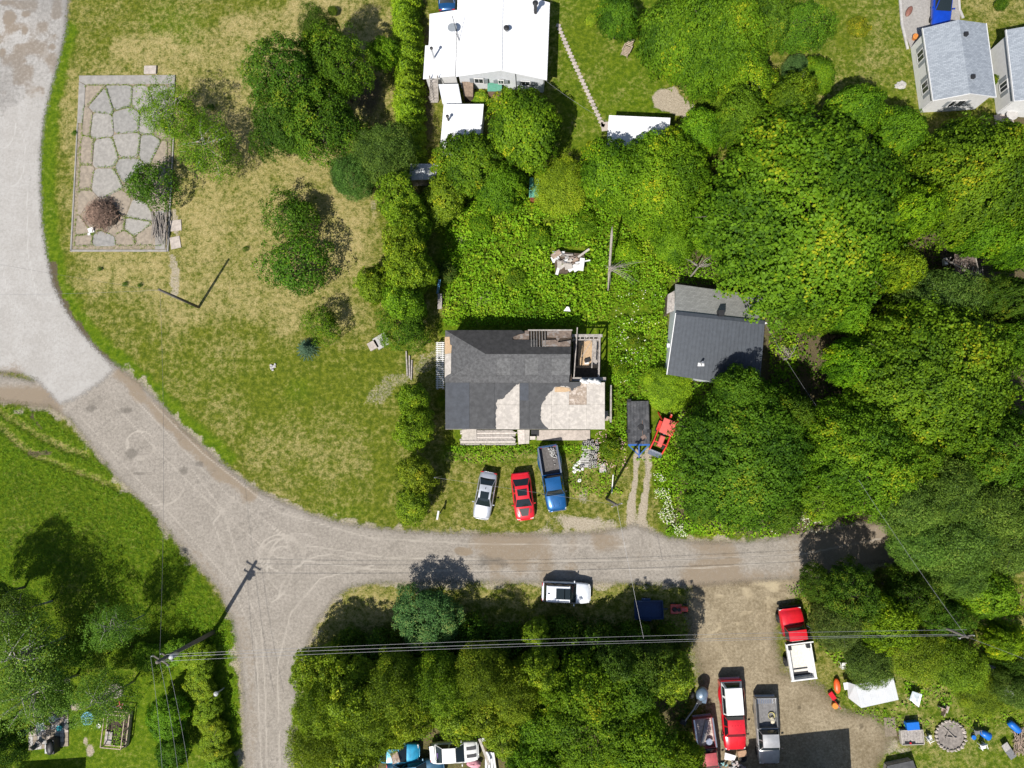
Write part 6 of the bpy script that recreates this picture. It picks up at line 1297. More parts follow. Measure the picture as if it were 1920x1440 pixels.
one('white_board', 'dirty white board leaning in the bushes at the right edge', 'board', mat('dirty_white', (.62, .61, .6), var=.3, dirt=.3), lambda b: b.box((0, 0, .7), (1.0, 1.5, .06), rot=Matrix.Rotation(.3, 3, 'X')), 1880, 1297, rz=.45); lg = thing('lounger', 'grey folding lounger near the right bottom corner', 'lounger', P(1886, 1404, 0), .6); [mb().box((0, y, z), (.6, .75, .04), rot=Matrix.Rotation(r, 3, 'X')).build(n_, m_, lg) for y, z, r, n_, m_ in ((-.4, .3, 0, 'seat', M_PLG), (.35, .38, .25, 'backrest', mat('sun_faded', (.33, .31, .29))))]; [mb().box((x, y, .14), (.05, .05, .28)).build('leg', M_STEEL, lg) for x in (-.25, .25) for y in (-.6, .2)]
one('brush_heap', 'heap of dry branches at the right edge by the blue barrel', 'brush heap', mat('dry_branch', (.36, .27, .21), var=.4), lambda b: [b.tube([(R_(-.9, .9), R_(-1.2, 1.2), R_(.1, .5)), (R_(-.9, .9), R_(-1.2, 1.2), R_(.1, .5))], .025, 4) for k in range(70)], 1913, 1388)
one('dark_mat', 'square brown mat lying on the lawn left of the wooden crate', 'mat', mat('jute', (.20, .165, .12), var=.3, rough=1.0), lambda b: b.box((0, 0, .012), (1.0, 1.6, .025)), 1669, 1363, rz=.05)
one('orange_kayak', 'orange kayak shell standing at the left end of the tarp shelter', 'kayak', mat('orange_plastic', (.70, .10, .02), rough=.4), lambda b: b.blob((0, 0, .3), (.3, .68, .22), 14, .02), 1567, 1284, rz=.05, smooth=True); one('red_bike_frame', 'red push mower in the weeds below the orange kayak', 'mower', red, lambda b: (b.box((0, 0, .25), (.4, .7, .16), .6), b.bar((.1, -.3, .3), (.5, -.9, .9), .05)), 1558, 1303); one('orange_pot', 'orange tub below the red push mower', 'tub', mat('orange_tub', (.55, .22, .03)), lambda b: b.lathe((0, 0, 0), [(.22, 0), (.27, .4), (.2, .41)], 12), 1563, 1321)
one('grey_hose_reel', 'grey pot beside the orange tub', 'pot', M_PLG, lambda b: b.lathe((0, 0, 0), [(.12, 0), (.16, .35), (.1, .36)], 12), 1569, 1322); one('sign_board', 'white square board at the corner of the tarp shelter', 'board', M_WHITE, lambda b: b.box((0, 0, .9), (.65, .6, .03), .15), 1581, 1280)
for i, (x, y, nm, m_, bd) in enumerate(((1367, 1415, 'white sheet metal leaning before the red pickup', M_WHITE, lambda b: b.slab([(-.5, -.3, .3), (.4, -.5, .1), (.5, .1, .5), (-.5, .4, .6)], .03)), (1389, 1409, 'brown cardboard box before the red pickup', mat('cardboard', (.36, .22, .13)), lambda b: b.box((0, 0, .25), (.75, .5, .5), .2)), (1392, 1420, 'loose tyre lying before the red pickup', M_TYRE, lambda b: b.lathe((0, 0, .02), [(.17, 0), (.33, .02), (.35, .1), (.33, .2), (.17, .2), (.15, .1)], 16)), (1382, 1433, 'heap of coloured junk at the bottom edge', mat('mixed_junk', (.45, .38, .36), var=.6, col2=(.1, .3, .32)), lambda b: [b.box((R_(-.7, .7), R_(-.3, .3), R_(.1, .3)), (R_(.1, .35), R_(.1, .3), .2), R_(0, 3)) for k in range(18)]), (1352, 1436, 'teal and white junk at the bottom edge beside the maroon pickup', mat('teal_junk', (.2, .38, .38), var=.5), lambda b: [b.box((R_(-.5, .5), R_(-.3, .3), R_(.1, .3)), (R_(.1, .3), R_(.1, .3), .2), R_(0, 3)) for k in range(9)]))):
    one(('sheet_metal', 'cardboard_box', 'loose_tyre', 'junk_heap', 'junk_heap')[i], nm, ('sheet metal', 'box', 'tyre', 'junk heap', 'junk heap')[i], m_, bd, x, y)
slab_on_posts('dog_house', 'dark roofed kennel cut by the bottom edge below the lawn', 'kennel', [(1656, 1470), (1728, 1470), (1712, 1426), (1664, 1436)], (.4, .4, .75, .75), M_TAR, M_GWOOD, inset=.1)
one('white_plank', 'white leaning plank right of the stock car wreck', 'plank', M_PLY, lambda b: b.bar((-.4, .9, .6), (.5, -1.2, .9), .22, .05), 908, 1400); one('white_plank', 'stacked white boards at the bottom edge right of the stock car wreck', 'boards', M_WHITE, lambda b: [b.box((.25 * k, 0, .25 + .05 * k), (.2, 1.9, .04), .05 * k) for k in range(4)], 912, 1428); one('pink_tarp', 'crumpled pink tarp beside the stock car wreck', 'tarp', mat('pink_cloth', (.6, .28, .33), var=.35), lambda b: b.blob((0, 0, .3), (.75, .35, .25), 10, .35, 2), 890, 1430, smooth=True)
one('white_litter', 'patch of white plastic scraps in the maple by the wreck', 'litter', M_WHITE, lambda b: [b.box((R_(-.8, .8), R_(-.25, .25), 2.5 + R_(0, .3)), (R_(.1, .3), R_(.08, .2), .03), R_(0, 3)) for k in range(9)], 921, 1362)
# ---- lower left garden
pt = tag(bpy.data.objects.new('patio', None), kind='structure'); COL.objects.link(pt); pt.location = P(92, 1375, 0); o = Vector(pt.location); rr = random.Random(6)
for i in range(9):
    for j in range(8):
        x, y = 58 + i * 8.3, 1342 + j * 8.6 - i * .9
        if x < 92 and y < 1375 - 0 * x and j < 3: continue
        b = mb(o); b.box(P(x, y, .03), (.38, .38, .07), .09); b.build('paver', rr.choice((M_PINK, M_CONC, MATS['plate_tan'])), pt)
gb_ = thing('raised_garden_bed', 'raised timber garden bed with an open rail frame above it', 'garden bed', P(225, 1363, 0), -.07); tw = wood('bed_timber', (.42, .33, .26)); o = Vector((0, 0, 0))
mb().box((0, 0, .2), (1.9, 2.9, .36)).build('soil', mat('garden_soil', (.055, .04, .03), rough=1.0, bump=.6), gb_)
for s in (-1, 1): mb().box((s * 1.0, 0, .24), (.08, 3.1, .48)).build('side_board', tw, gb_); mb().box((0, s * 1.5, .24), (2.08, .08, .48)).build('end_board', tw, gb_); mb().bar((s * .95, -1.45, 1.15), (s * .95, 1.45, 1.15), .07).build('top_rail', tw, gb_); mb().bar((-.95, s * 1.45, 1.15), (.95, s * 1.45, 1.15), .07).build('end_rail', tw, gb_)
for sx in (-1, 1):
    for sy in (-1, 0, 1): mb().bar((sx * .95, sy * 1.45, .4), (sx * .95, sy * 1.45, 1.15), .07).build('post', tw, gb_)
b = mb(); b.slab([(-1.0, -.3, .5), (-.35, -.3, .52), (-.35, -1.4, .52), (-1.0, -1.4, .5)], .04); b.build('cover_panel', M_GWOOD, gb_)
rng = np.random.default_rng(9); n = 260; c = np.stack([rng.normal(.2, .35, n), rng.choice([-1.1, -.2, .9], n) + rng.normal(0, .25, n), rng.uniform(.42, .7, n)], -1); tag(link('seedlings', leaves_mesh('seedlings', c, unit(np.array([0, 0, 1.]) + rng.normal(size=(n, 3)) * .5), .14, .09, rng.uniform(.3, .8, n), M_WEED, rng), gb_), kind='stuff')
fr = thing('fire_ring', 'ring of pale stones on the lower left lawn under the birch', 'fire ring', P(218, 1295, 0))
for k in range(18): a = k * 6.283 / 18; mb().blob((.62 * math.cos(a), .6 * math.sin(a), .1), (.13, .1, .12), 6, .25, k).build('stone', M_PINK, fr)
mb().lathe((0, 0, 0), [(.55, .02), (.05, .03)], 16).build('ash_bed', ash, fr)
one('blue_paddling_toy', 'round blue patterned wire plant guard on the lower left lawn', 'plant guard', mat('pale_blue_toy', (.16, .42, .55), var=.5, scale=8), lambda b: (b.lathe((0, 0, 0), [(.5, .02), (.62, .1), (.6, .22), (.5, .24)], 18), [b.bar((.5 * math.cos(a), .5 * math.sin(a), .26), (-.5 * math.cos(a + .4), -.5 * math.sin(a + .4), .3), .05) for a in np.linspace(0, 3, 6)]), 166, 1346); one('white_bowl', 'white bowl on the grass right of the blue round toy', 'bowl', M_PLW, lambda b: b.lathe((0, 0, 0), [(.1, 0), (.2, .15), (.22, .2), (.14, .1)], 14), 187, 1360)
one('garden_pinwheel', 'red and white garden pinwheel on a stick on the lower left lawn', 'pinwheel', mat('pinwheel_red', (.62, .05, .09), col2=(.7, .6, .7), scale=4), lambda b: (b.bar((0, 0, 0), (0, 0, 1.1), .03), [b.slab([(0, 0, 1.1), (.34 * math.cos(a), .34 * math.sin(a), 1.15), (.34 * math.cos(a + .6), .34 * math.sin(a + .6), 1.05)], .02) for a in (0, 1.57, 3.14, 4.71)]), 238, 1315)
gr = thing('barbecue', 'black covered barbecue at the lower right of the patio', 'barbecue', P(108, 1393, 0), .1); b = mb(); b.box((0, 0, .55), (.7, 1.3, .9)); b.build('cabinet', M_TRIM, gr, bevel=.05); mb().blob((0, 0, 1.05), (.36, .66, .2), 12, .03).build('hood', M_TRIM, gr, True); mb().box((-.45, -.1, .85), (.3, .9, .05)).build('side_shelf', M_GREYI, gr)
tb = thing('patio_table', 'square white topped patio table', 'table', P(86, 1357, 0), .05); mb().box((0, 0, .72), (.75, .75, .04)).build('top', mat('table_white', (.6, .62, .66)), tb); [mb().box((x, y, .35), (.06, .06, .7)).build('leg', M_STEEL, tb) for x in (-.3, .3) for y in (-.3, .3)]
chair('dark chair on the patio below the square table', 75, 1392, 2.6, M_PLG); chair('blue grey chair above the patio under the birch', 66, 1329, .2, mat('teal_chair', (.10, .2, .24))); chair('navy chair at the left of the patio', 52, 1370, 1.2, mat('navy_chair', (.03, .06, .16))); chair('small white chair at the top right of the patio', 106, 1345, .8, M_PLW)
one('teal_pot', 'turquoise plant pot on the patio above the barbecue', 'pot', mat('teal_pot', (.02, .3, .34)), lambda b: b.lathe((0, 0, 0), [(.16, 0), (.26, .35), (.2, .36)], 12), 115, 1363); one('black_kettle_grill', 'round black kettle grill above the patio corner', 'grill', M_TRIM, lambda b: b.blob((0, 0, .7), (.28, .28, .25), 12, .02), 122, 1333, smooth=True); one('black_cart', 'small black cart on the grass right of the patio', 'cart', M_TRIM, lambda b: b.box((0, 0, .35), (.35, .55, .6), -.5), 134, 1358, bevel=.04)
sw_ = thing('swing_bench', 'grey canopied swing bench above the patio', 'bench', P(93, 1326, 0), .05); mb().box((0, 0, 1.5), (1.25, .75, .06)).build('canopy', mat('canopy_cloth', (.33, .31, .29), rough=.9), sw_, bevel=.1); mb().box((0, -.1, .45), (1.1, .45, .06)).build('seat', M_GREYI, sw_); [mb().bar((s * .6, y, 0), (s * .55, 0, 1.5), .05).build('leg', M_STEEL, sw_) for s in (-1, 1) for y in (-.35, .35)]
one('blue_drape', 'blue cloth hanging in the birch at the lower left', 'cloth', mat('blue_cloth', (.05, .25, .45)), lambda b: b.blob((0, 0, 1.0), (.3, .2, .1), 8, .3), 74, 1264)
# ------------------------------------------------------------------ trees and shrubs, one by one
T = tree
# --- upper left lawn
T('ash_tree', 'ash', 540, 150, 78, 9.5, 'dark', 'large dark green tree left of the white house hedge, western half of the clump')
T('ash_tree', 'ash', 628, 130, 66, 9.5, 'deep', 'dark green tree at the top of the clump beside the cedar hedge')
T('feather_tree', 'feather', 600, 70, 40, 9.0, 'dark', 'spiky dark treetop at the upper end of the lawn clump')
T('ash_tree', 'ash', 618, 225, 76, 8.5, 'deep', 'big green tree in the middle of the clump left of the cedar hedge')
T('ash_tree', 'ash', 525, 240, 64, 8.0, 'dark', 'dark green tree at the lower left of the lawn clump')
T('maple_tree', 'maple', 718, 96, 36, 5.5, 'bright', 'small bright green maple against the left face of the cedar hedge')
T('feather_tree', 'feather', 715, 285, 56, 7.0, 'grey', 'grey green feathery tree at the foot of the cedar hedge')
T('feather_tree', 'feather', 655, 330, 46, 6.0, 'blue', 'thin bluish tree below the big lawn clump')
T('birch_tree', 'birch', 316, 212, 58, 6.5, 'bright', 'light green tree overhanging the top of the cracked foundation')
T('birch_tree', 'birch', 385, 275, 62, 6.5, 'green', 'light leafy tree right of the cracked foundation')
T('sapling_tree', 'sapling', 272, 346, 52, 4.5, 'deep', 'sparse dark sapling standing on the foundation above the brush pile')
T('sapling_tree', 'sapling', 550, 400, 56, 4.5, 'deep', 'sparse upper sapling on the dry lawn left of the tall cedars')
T('sapling_tree', 'sapling', 548, 500, 66, 5.0, 'deep', 'widest sparse sapling on the dry lawn left of the tall cedars')
T('sapling_tree', 'sapling', 606, 606, 36, 3.6, 'green', 'small round sapling above the blue spruce on the lawn')
T('spruce_tree', 'spruce', 571, 652, 24, 1.9, 'green', 'tiny blue spruce on the lawn')
T('feather_shrub', 'feather', 622, 20, 10, 1.0, 'deep', 'tiny dark shrub alone on the lawn near the top edge', 'shrub')
for a in ((187, 504, 5), (234, 532, 5), (262, 535, 5), (460, 466, 6), (139, 248, 6), (397, 200, 7)):
    T('weed_clump', 'sapling', a[0], a[1], a[2], .3, 'deep', {187: 'dark weed tuft below the foundation', 234: 'left of two dark weed tufts near the bare utility pole', 262: 'right of two dark weed tufts near the bare utility pole', 460: 'dark weed tuft right of the bare utility pole shadow', 139: 'dark weed tuft against the left kerb of the foundation', 397: 'green weed tuft left of the big dark clump of trees'}[a[0]], 'weed')
# --- tall cedars left of the ruined house
for a in ((752, 375, 46, 7.5, 'topmost cedar of the tall column left of the weedy lot'), (770, 425, 44, 7.5, 'second cedar from the top of the tall column'), (755, 470, 46, 7.5, 'third cedar from the top of the tall column'),
          (772, 520, 44, 7.0, 'fourth cedar down the tall column beside the blue ladder'), (757, 562, 44, 7.0, 'fifth cedar down the tall column left of the weedy lot')):
    T('cedar_tree', 'bushy', *a[:4], 'cedar', a[4], group='tall cedars left of the weedy lot')
T('cedar_tree', 'bushy', 700, 532, 38, 4.5, 'olive', 'low olive cedar bulging left of the tall column', group='tall cedars left of the weedy lot')
T('ash_tree', 'ash', 762, 608, 50, 5.0, 'deep', 'dark leafy tree at the bottom of the cedar column near the broken slabs')
for a in ((772, 752, 38, 6.0, 'cedar left of the ruined house, upper of the pair, northern top'), (775, 800, 40, 6.0, 'cedar left of the ruined house, upper pair, lower top')):
    T('cedar_tree', 'bushy', *a[:4], 'bright', a[4], group='cedars left of the ruined house')
for a in ((776, 890, 42, 5.5, 'cedar left of the silver car, upper top by the service pole'), (770, 945, 40, 4.5, 'cedar left of the silver car nearest the gravel road')):
    T('cedar_tree', 'bushy', *a[:4], 'olive', a[4], group='cedars left of the ruined house')
# --- the long hedge beside the white house
hedge = thing('cedar_hedge', 'long yellow-green clipped cedar hedge running down the left of the white house', 'hedge', P(766, 150, 0))
hb = Vector(hedge.location)
for i in range(13):
    R, H, c, t = PROTO['cedar'][i % 2]; p = P(758 + R_(-3, 3) + i * .8, -30 + i * 26.5, 1.9)
    for nm, me in (('crown', c), ('trunk', t)):
        o = link(nm, me, hedge, (p.x - hb.x, p.y - hb.y, 0), R_(0, 6)); s = R_(.82, 1.0); o.scale = (s, s, 3.6 / H * R_(.92, 1.06))
        if nm == 'crown': o.color = (1.7 + R_(-.2, .1), 1.6, 1.1, 1)
# --- round the white house and the lot above the ruin
T('maple_tree', 'maple', 985, 235, 84, 8.0, 'bright', 'broad bright maple below the white house, over the stone path')
T('maple_tree', 'maple', 880, 300, 72, 7.5, 'green', 'green maple covering the corner of the small white shed')
T('maple_tree', 'maple', 935, 350, 56, 6.5, 'green', 'green maple left of the little green hut in the overgrown lot')
T('cedar_tree', 'bushy', 825, 372, 52, 5.0, 'cedar', 'round yellow-green cedar right of the top of the tall column')
T('feather_tree', 'feather', 1055, 345, 52, 4.0, 'lime', 'lime green feathery bush right of the little green hut')
T('maple_tree', 'maple', 1150, 320, 72, 8.0, 'bright', 'maple covering the lower edge of the white roofed garden shed')
T('maple_tree', 'maple', 1225, 300, 58, 7.5, 'bright', 'maple over the right end of the white roofed garden shed')
T('shrub', 'shrub', 1109, 36, 11, .9, 'pale', 'small vivid yellow shrub on the lawn right of the white house', 'shrub')
T('maple_tree', 'maple', 1160, 28, 46, 6.0, 'deep', 'round dark maple at the top edge right of the yellow shrub')
T('shrub', 'shrub', 902, 184, 16, 1.0, 'pale', 'pale green shrub under the white house gable, left of the green bin', 'shrub')
T('shrub', 'shrub', 958, 184, 17, 1.0, 'pale', 'pale green shrub under the white house gable, right of the green bin', 'shrub')
T('shrub', 'shrub', 1611, 50, 21, 1.1, 'brown', 'round brownish shrub alone on the top right lawn', 'shrub')
T('shrub', 'shrub', 1863, 150, 11, 1.2, 'green', 'small green shrub in the gap between the two grey roofed houses', 'shrub')
T('shrub', 'shrub', 1880, 4, 12, 1.0, 'deep', 'little dark shrub on the lawn at the top right corner', 'shrub')
for a in ((835, 508, 20, 2.0, 'grey', 'grey green bush beside the blue ladder'), (1090, 660, 0, 0, '', ''), (900, 420, 24, 1.5, 'bright', 'bright bush in the upper left of the weedy lot'), (965, 520, 20, 1.2, 'green', 'green bush in the middle of the weedy lot'), (1010, 440, 22, 1.3, 'bright', 'bright bush above the heap of boards'), (1100, 420, 24, 1.6, 'green', 'green bush left of the dead tree top'), (1180, 470, 26, 1.6, 'lime', 'lime bush right of the dead tree'), (1190, 640, 18, 1.2, 'green', 'green bush left of the garage wall'), (1160, 690, 18, 1.2, 'bright', 'bright bush right of the open framing'), (1150, 840, 22, 1.4, 'green', 'green bush between the block stack and the flat trailer')):
    if a[2]: T('shrub', 'shrub', *a[:5], a[5], 'shrub')
# --- the wood on the right
wood_ = [(1290, 70, 84, 10, 'green', 'maple in the wood left of the bare sand patch top'), (1380, 40, 80, 10.5, 'green', 'maple at the top edge of the wood'), (1330, 140, 62, 8, 'green', 'maple above the bare sand patch'),
  (1440, 60, 60, 9, 'green', 'maple at the top of the wood near the lawn'), ]
WG = 'maples of the dense wood'
T('maple_tree', 'maple', 1262, 62, 78, 9.5, 'green', 'maple on the left rim of the top wood by the lawn chair', group=WG)
T('maple_tree', 'maple', 1352, 34, 82, 10.5, 'green', 'maple cut by the top edge above the bare sand patch', group=WG)
T('maple_tree', 'maple', 1440, 40, 60, 9.0, 'deep', 'dark maple at the top edge left of the lawn with the brown shrub', group=WG)
T('ash_tree', 'ash', 1500, 42, 58, 7.5, 'deep', 'loose dark tree at the top edge bordering the right lawn')
T('ash_tree', 'ash', 1405, 140, 66, 7.5, 'olive', 'loose olive tree right of the bare sand patch')
T('ash_tree', 'ash', 1345, 185, 48, 5.0, 'olive', 'brownish low tree at the right edge of the bare sand patch')
T('feather_tree', 'feather', 1490, 130, 22, 4.5, 'silver', 'small silvery tree between the olive tree and the bright round bush')
T('maple_tree', 'maple', 1537, 136, 38, 4.5, 'bright', 'bright round maple bush at the lower left of the right lawn')
GREAT = [(1520, 392, 212, 13.0, 'green', 'the biggest maple, a huge crown filling the upper wood above the garage'), (1340, 62, 112, 10.5, 'green', 'huge maple crown at the top edge above the bare sand patch'), (1245, 335, 104, 8.5, 'bright', 'wide bright maple below the white roofed garden shed'),
  (1845, 335, 132, 11.0, 'green', 'wide maple below the grey roofed houses above the collapsed hut'), (1755, 705, 165, 11.5, 'green', 'huge maple crown in the right wood below the grey conifer'), (1408, 852, 142, 8.5, 'deep', 'huge dark maple between the tractor and the road bend'), (1625, 850, 118, 10.0, 'green', 'wide maple below the dark gap in the wood'), (1880, 850, 100, 9.5, 'deep', 'wide maple at the right edge above the feathery trees')]
for a in GREAT: T('great_maple', 'giant', *a[:5], a[5])
_rows = [(1392, 222, 60, 9.5, 'green', 'maple at the upper left shoulder of the biggest crown'), (1480, 190, 56, 9.5, 'green', 'maple at the upper middle shoulder of the biggest crown'), (1318, 248, 52, 8, 'bright', 'maple between the bare sand patch and the biggest crown'), (1600, 208, 62, 9.5, 'green', 'maple along the lower edge of the right lawn'), (1690, 245, 58, 8.5, 'green', 'maple left of the grey roofed house corner'), (1705, 400, 62, 12.0, 'yellow', 'yellowest maple on the right flank of the biggest crown'), (1680, 500, 54, 10.5, 'yellow', 'yellowish maple just left of the collapsed hut'),
 (1418, 478, 52, 9.5, 'yellow', 'yellowish maple hanging over the garage roof from above'), (1340, 430, 56, 7, 'bright', 'bright maple above the left end of the garage'), (1265, 455, 48, 5, 'bright', 'low bright maple left of and above the garage'), (1520, 575, 58, 8, 'green', 'maple touching the right end of the garage roof'), (1590, 585, 50, 8.5, 'bright', 'maple left of the grey conifer'),
 (1790, 268, 54, 7, 'deep', 'dark maple below the nearer grey roofed house'), (1890, 262, 44, 6, 'deep', 'maple under the farther grey roofed house'), (1840, 432, 58, 9, 'bright', 'maple directly above the collapsed hut'), (1910, 455, 56, 9.5, 'bright', 'maple at the right edge right of the collapsed hut'), (1900, 560, 50, 9, 'dark', 'dark maple at the right edge below the collapsed hut'), (1912, 640, 52, 9, 'deep', 'maple at the right edge below the dark one'),
 (1600, 680, 54, 9.5, 'bright', 'maple right of the dark gap in the wood'), (1385, 738, 60, 8.5, 'deep', 'maple below the garage roof edge'), (1545, 930, 56, 7, 'olive', 'olive maple above the end of the road'), (1470, 950, 50, 6, 'deep', 'maple above the road verge'), (1318, 945, 44, 4.5, 'deep', 'low maple by the white flowers at the lane mouth'), (1720, 860, 50, 9, 'green', 'maple above the feathery trees'), (1490, 770, 44, 8, 'deep', 'maple left of the dark gap in the wood')]
for a in _rows: T('maple_tree', 'maple', *a[:5], a[5], group=WG)
T('feather_tree', 'feather', 1752, 566, 78, 8.0, 'grey', 'large grey green conifer spreading below the collapsed hut')
T('ash_tree', 'ash', 1840, 560, 40, 7.0, 'dark', 'dark tree in the gap under the collapsed hut')
T('feather_tree', 'feather', 1250, 725, 44, 2.6, 'lime', 'low bright bush between the garage and the flat trailer', 'shrub')
FG = 'feathery trees at the end of the road'
for a in ((1690, 935, 66, 8.5, 'leftmost feathery tree at the end of the road'), (1765, 925, 64, 9, 'second feathery tree at the end of the road, upper'), (1845, 945, 70, 9, 'feathery tree near the right edge above the rest'), (1720, 1005, 60, 7.5, 'feathery tree overhanging the very end of the road'),
          (1800, 1010, 70, 8.5, 'feathery tree in the middle of the feathery group'), (1885, 1030, 66, 8.5, 'feathery tree at the right edge of the feathery group'), (1790, 1070, 56, 8, 'lowest feathery tree near the overhead wire'), (1885, 960, 50, 8.5, 'smallest feathery tree at the right edge')):
    T('feather_tree', 'feather', *a[:4], 'fresh', a[4], group=FG)
# --- lower right
for a in (('ash', 1590, 1112, 60, 7.5, 'dark', 'dark tree casting its shadow on the end of the road'), ('ash', 1535, 1090, 34, 6, 'dark', 'small dark tree at the mouth of the dirt yard'), ('maple', 1660, 1165, 62, 8.0, 'yellow', 'bright yellow-green maple right of the red dump truck'),
          ('feather', 1575, 1175, 50, 7, 'grey', 'grey green tree right of the red dump truck cab'), ('feather', 1625, 1238, 48, 5, 'grey', 'grey green tree above the white tarp shelter'), ('ash', 1700, 1110, 50, 7, 'dark', 'dark tree above the yellow-green maple'),
          ('maple', 1850, 1110, 66, 8, 'olive', 'olive maple right of the utility pole wire'), ('ash', 1770, 1140, 46, 7, 'dark', 'dark tree behind the short pole on the right'), ('feather', 1725, 1225, 52, 5.0, 'olive', 'olive feathery tree above the glass table'), ('feather', 1790, 1250, 54, 5, 'olive', 'low olive bush above the fire pit'),
          ('maple', 1885, 1200, 42, 6, 'yellow', 'yellow-green maple at the right edge below the wire'), ('feather', 1905, 1290, 40, 6, 'grey', 'grey green tree at the right edge by the white board'), ('ash', 1900, 1245, 36, 6, 'dark', 'dark tree at the right edge above the grey green one'), ('feather', 1840, 1300, 44, 3.5, 'olive', 'low bush between the pallet and the white board')):
    T(a[0] + '_tree', a[0], *a[1:6], a[6])
# --- lower middle
T('silver_tree', 'ash', 795, 1152, 62, 4.6, 'silver', 'round silvery green tree alone by the road corner')
CG = 'cedars in the thicket below the road'
for a in ((600, 1252, 44, 6.5), (612, 1320, 56, 8.0), (602, 1390, 52, 7.5), (665, 1290, 52, 8.5), (690, 1350, 60, 8.5), (668, 1410, 54, 8.0), (745, 1290, 56, 8.5), (770, 1330, 42, 8.0), (750, 1358, 32, 6.0), (825, 1285, 56, 8.0), (850, 1340, 48, 7.0), (895, 1270, 50, 8.0), (910, 1330, 42, 6.5), (1012, 1250, 40, 8.0), (1005, 1185, 26, 5.0), (1250, 1262, 50, 8.0), (962, 1295, 48, 7.5), (950, 1370, 40, 6.0)):
    T('cedar_tree', 'feather' if a[0] in (612, 690, 745, 825, 895, 602, 962) else 'bushy', a[0], a[1], a[2] * 1.12, a[3], 'olive', {600: 'cedar at the top left corner of the lower thicket by the road', 612: 'cedar on the left face of the lower thicket, second from the top', 602: 'cedar on the left face of the lower thicket, lowest', 665: 'cedar just inside the thicket corner',
        690: 'broad cedar left of the blue wreck', 668: 'cedar at the bottom edge left of the blue wreck', 745: 'cedar in the thicket below the silvery tree', 770: 'cedar directly above the blue wreck', 750: 'low cedar touching the blue wreck', 825: 'cedar in the thicket above the white racing wreck', 850: 'cedar directly above the white racing wreck', 895: 'tall cedar in the middle of the thicket',
        910: 'cedar right of the white racing wreck', 1012: 'slim cedar under the wires below the white suv', 1005: 'pale cedar top under the wires below the white suv', 1250: 'olive cedar beside the grey boat motor', 962: 'cedar between the thicket cedars and the wide lower maple', 950: 'low cedar right of the leaning white plank'}[a[0]], group=CG)
for a in ((1180, 1290, 70, 8.0, 'deep', 'bluish maple in the lower thicket beside the olive cedar'), (1020, 1370, 64, 7.5, 'green', 'maple in the lower thicket above the white wreck boards'), (1200, 1390, 74, 8.5, 'bright', 'maple at the bottom edge left of the maroon pickup'), (1000, 1425, 60, 8.0, 'green', 'maple at the bottom edge right of the white racing wreck'), (1285, 1420, 44, 6.0, 'olive', 'maple overhanging the maroon pickup hood')):
    T('maple_tree', 'maple', *a[:5], a[5], group='maples of the lower thicket')
T('great_maple', 'giant', 1110, 1345, 118, 8.5, 'green', 'wide maple filling the middle of the lower thicket')
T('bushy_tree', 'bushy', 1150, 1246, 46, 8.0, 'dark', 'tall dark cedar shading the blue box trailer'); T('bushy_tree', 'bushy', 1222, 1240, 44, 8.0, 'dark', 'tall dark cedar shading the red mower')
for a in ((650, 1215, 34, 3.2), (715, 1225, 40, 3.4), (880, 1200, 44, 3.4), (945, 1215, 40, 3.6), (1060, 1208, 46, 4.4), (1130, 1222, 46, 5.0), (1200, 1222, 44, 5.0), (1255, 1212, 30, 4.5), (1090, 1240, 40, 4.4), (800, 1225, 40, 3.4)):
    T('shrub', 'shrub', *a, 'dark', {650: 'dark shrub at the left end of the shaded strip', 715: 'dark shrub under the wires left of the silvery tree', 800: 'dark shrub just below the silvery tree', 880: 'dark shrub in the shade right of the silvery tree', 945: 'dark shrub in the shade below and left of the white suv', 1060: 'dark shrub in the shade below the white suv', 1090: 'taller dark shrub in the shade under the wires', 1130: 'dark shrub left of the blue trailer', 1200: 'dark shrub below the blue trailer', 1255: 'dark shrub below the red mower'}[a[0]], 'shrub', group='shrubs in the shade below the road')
# --- lower left
T('birch_tree', 'birch', 40, 1225, 84, 9.0, 'ashy', 'tall pale birch at the left edge over the neighbour patio'); T('birch_tree', 'birch', 70, 1300, 66, 8.5, 'ashy', 'birch hanging over the patio furniture'); T('birch_tree', 'birch', 20, 1150, 50, 8.5, 'ashy', 'birch at the left edge above the tall pale one')
T('birch_tree', 'birch', 190, 1310, 56, 8.0, 'ashy', 'see-through birch right of the patio over the fire ring'); T('birch_tree', 'birch', 215, 1175, 46, 7.5, 'ashy', 'birch above the neighbour lawn casting shade on the field'); T('ash_tree', 'ash', 8, 1395, 46, 6.0, 'dark', 'dark tree in the bottom left corner')
T('ash_tree', 'ash', -30, 1120, 50, 8.0, 'grey', 'tree cut by the left edge casting shade on the field')
T('maple_tree', 'maple', 310, 1345, 46, 4.0, 'bright', 'bright bushy maple right of the raised garden bed'); T('maple_tree', 'maple', 320, 1410, 38, 4.0, 'deep', 'dark bushy maple at the bottom edge by the wires')
hedge2 = thing('boundary_hedge', 'ragged green hedge running down beside the lower left road', 'hedge', P(395, 1330, 0)); hb2 = Vector(hedge2.location)
hedge3 = thing('boundary_hedge', 'rough hedge across the top of the lower left garden', 'hedge', P(200, 1235, 0)); hb3 = Vector(hedge3.location)
for i in range(9):
    R, H, c, t = PROTO['bushy'][i % 2]; p = P(372 + i * 4.2 + R_(-4, 4), 1232 + i * 26, 1.2)
    for nm, me in (('crown', c), ('trunk', t)):
        o = link(nm, me, hedge2, (p.x - hb2.x, p.y - hb2.y, 0), R_(0, 6)); s = R_(.36, .5); o.scale = (s, s * 1.25, R_(1.7, 2.3) / H)
        if nm == 'crown': o.color = (1.4 + R_(-.2, .2), 1.35, 1.0, 1)
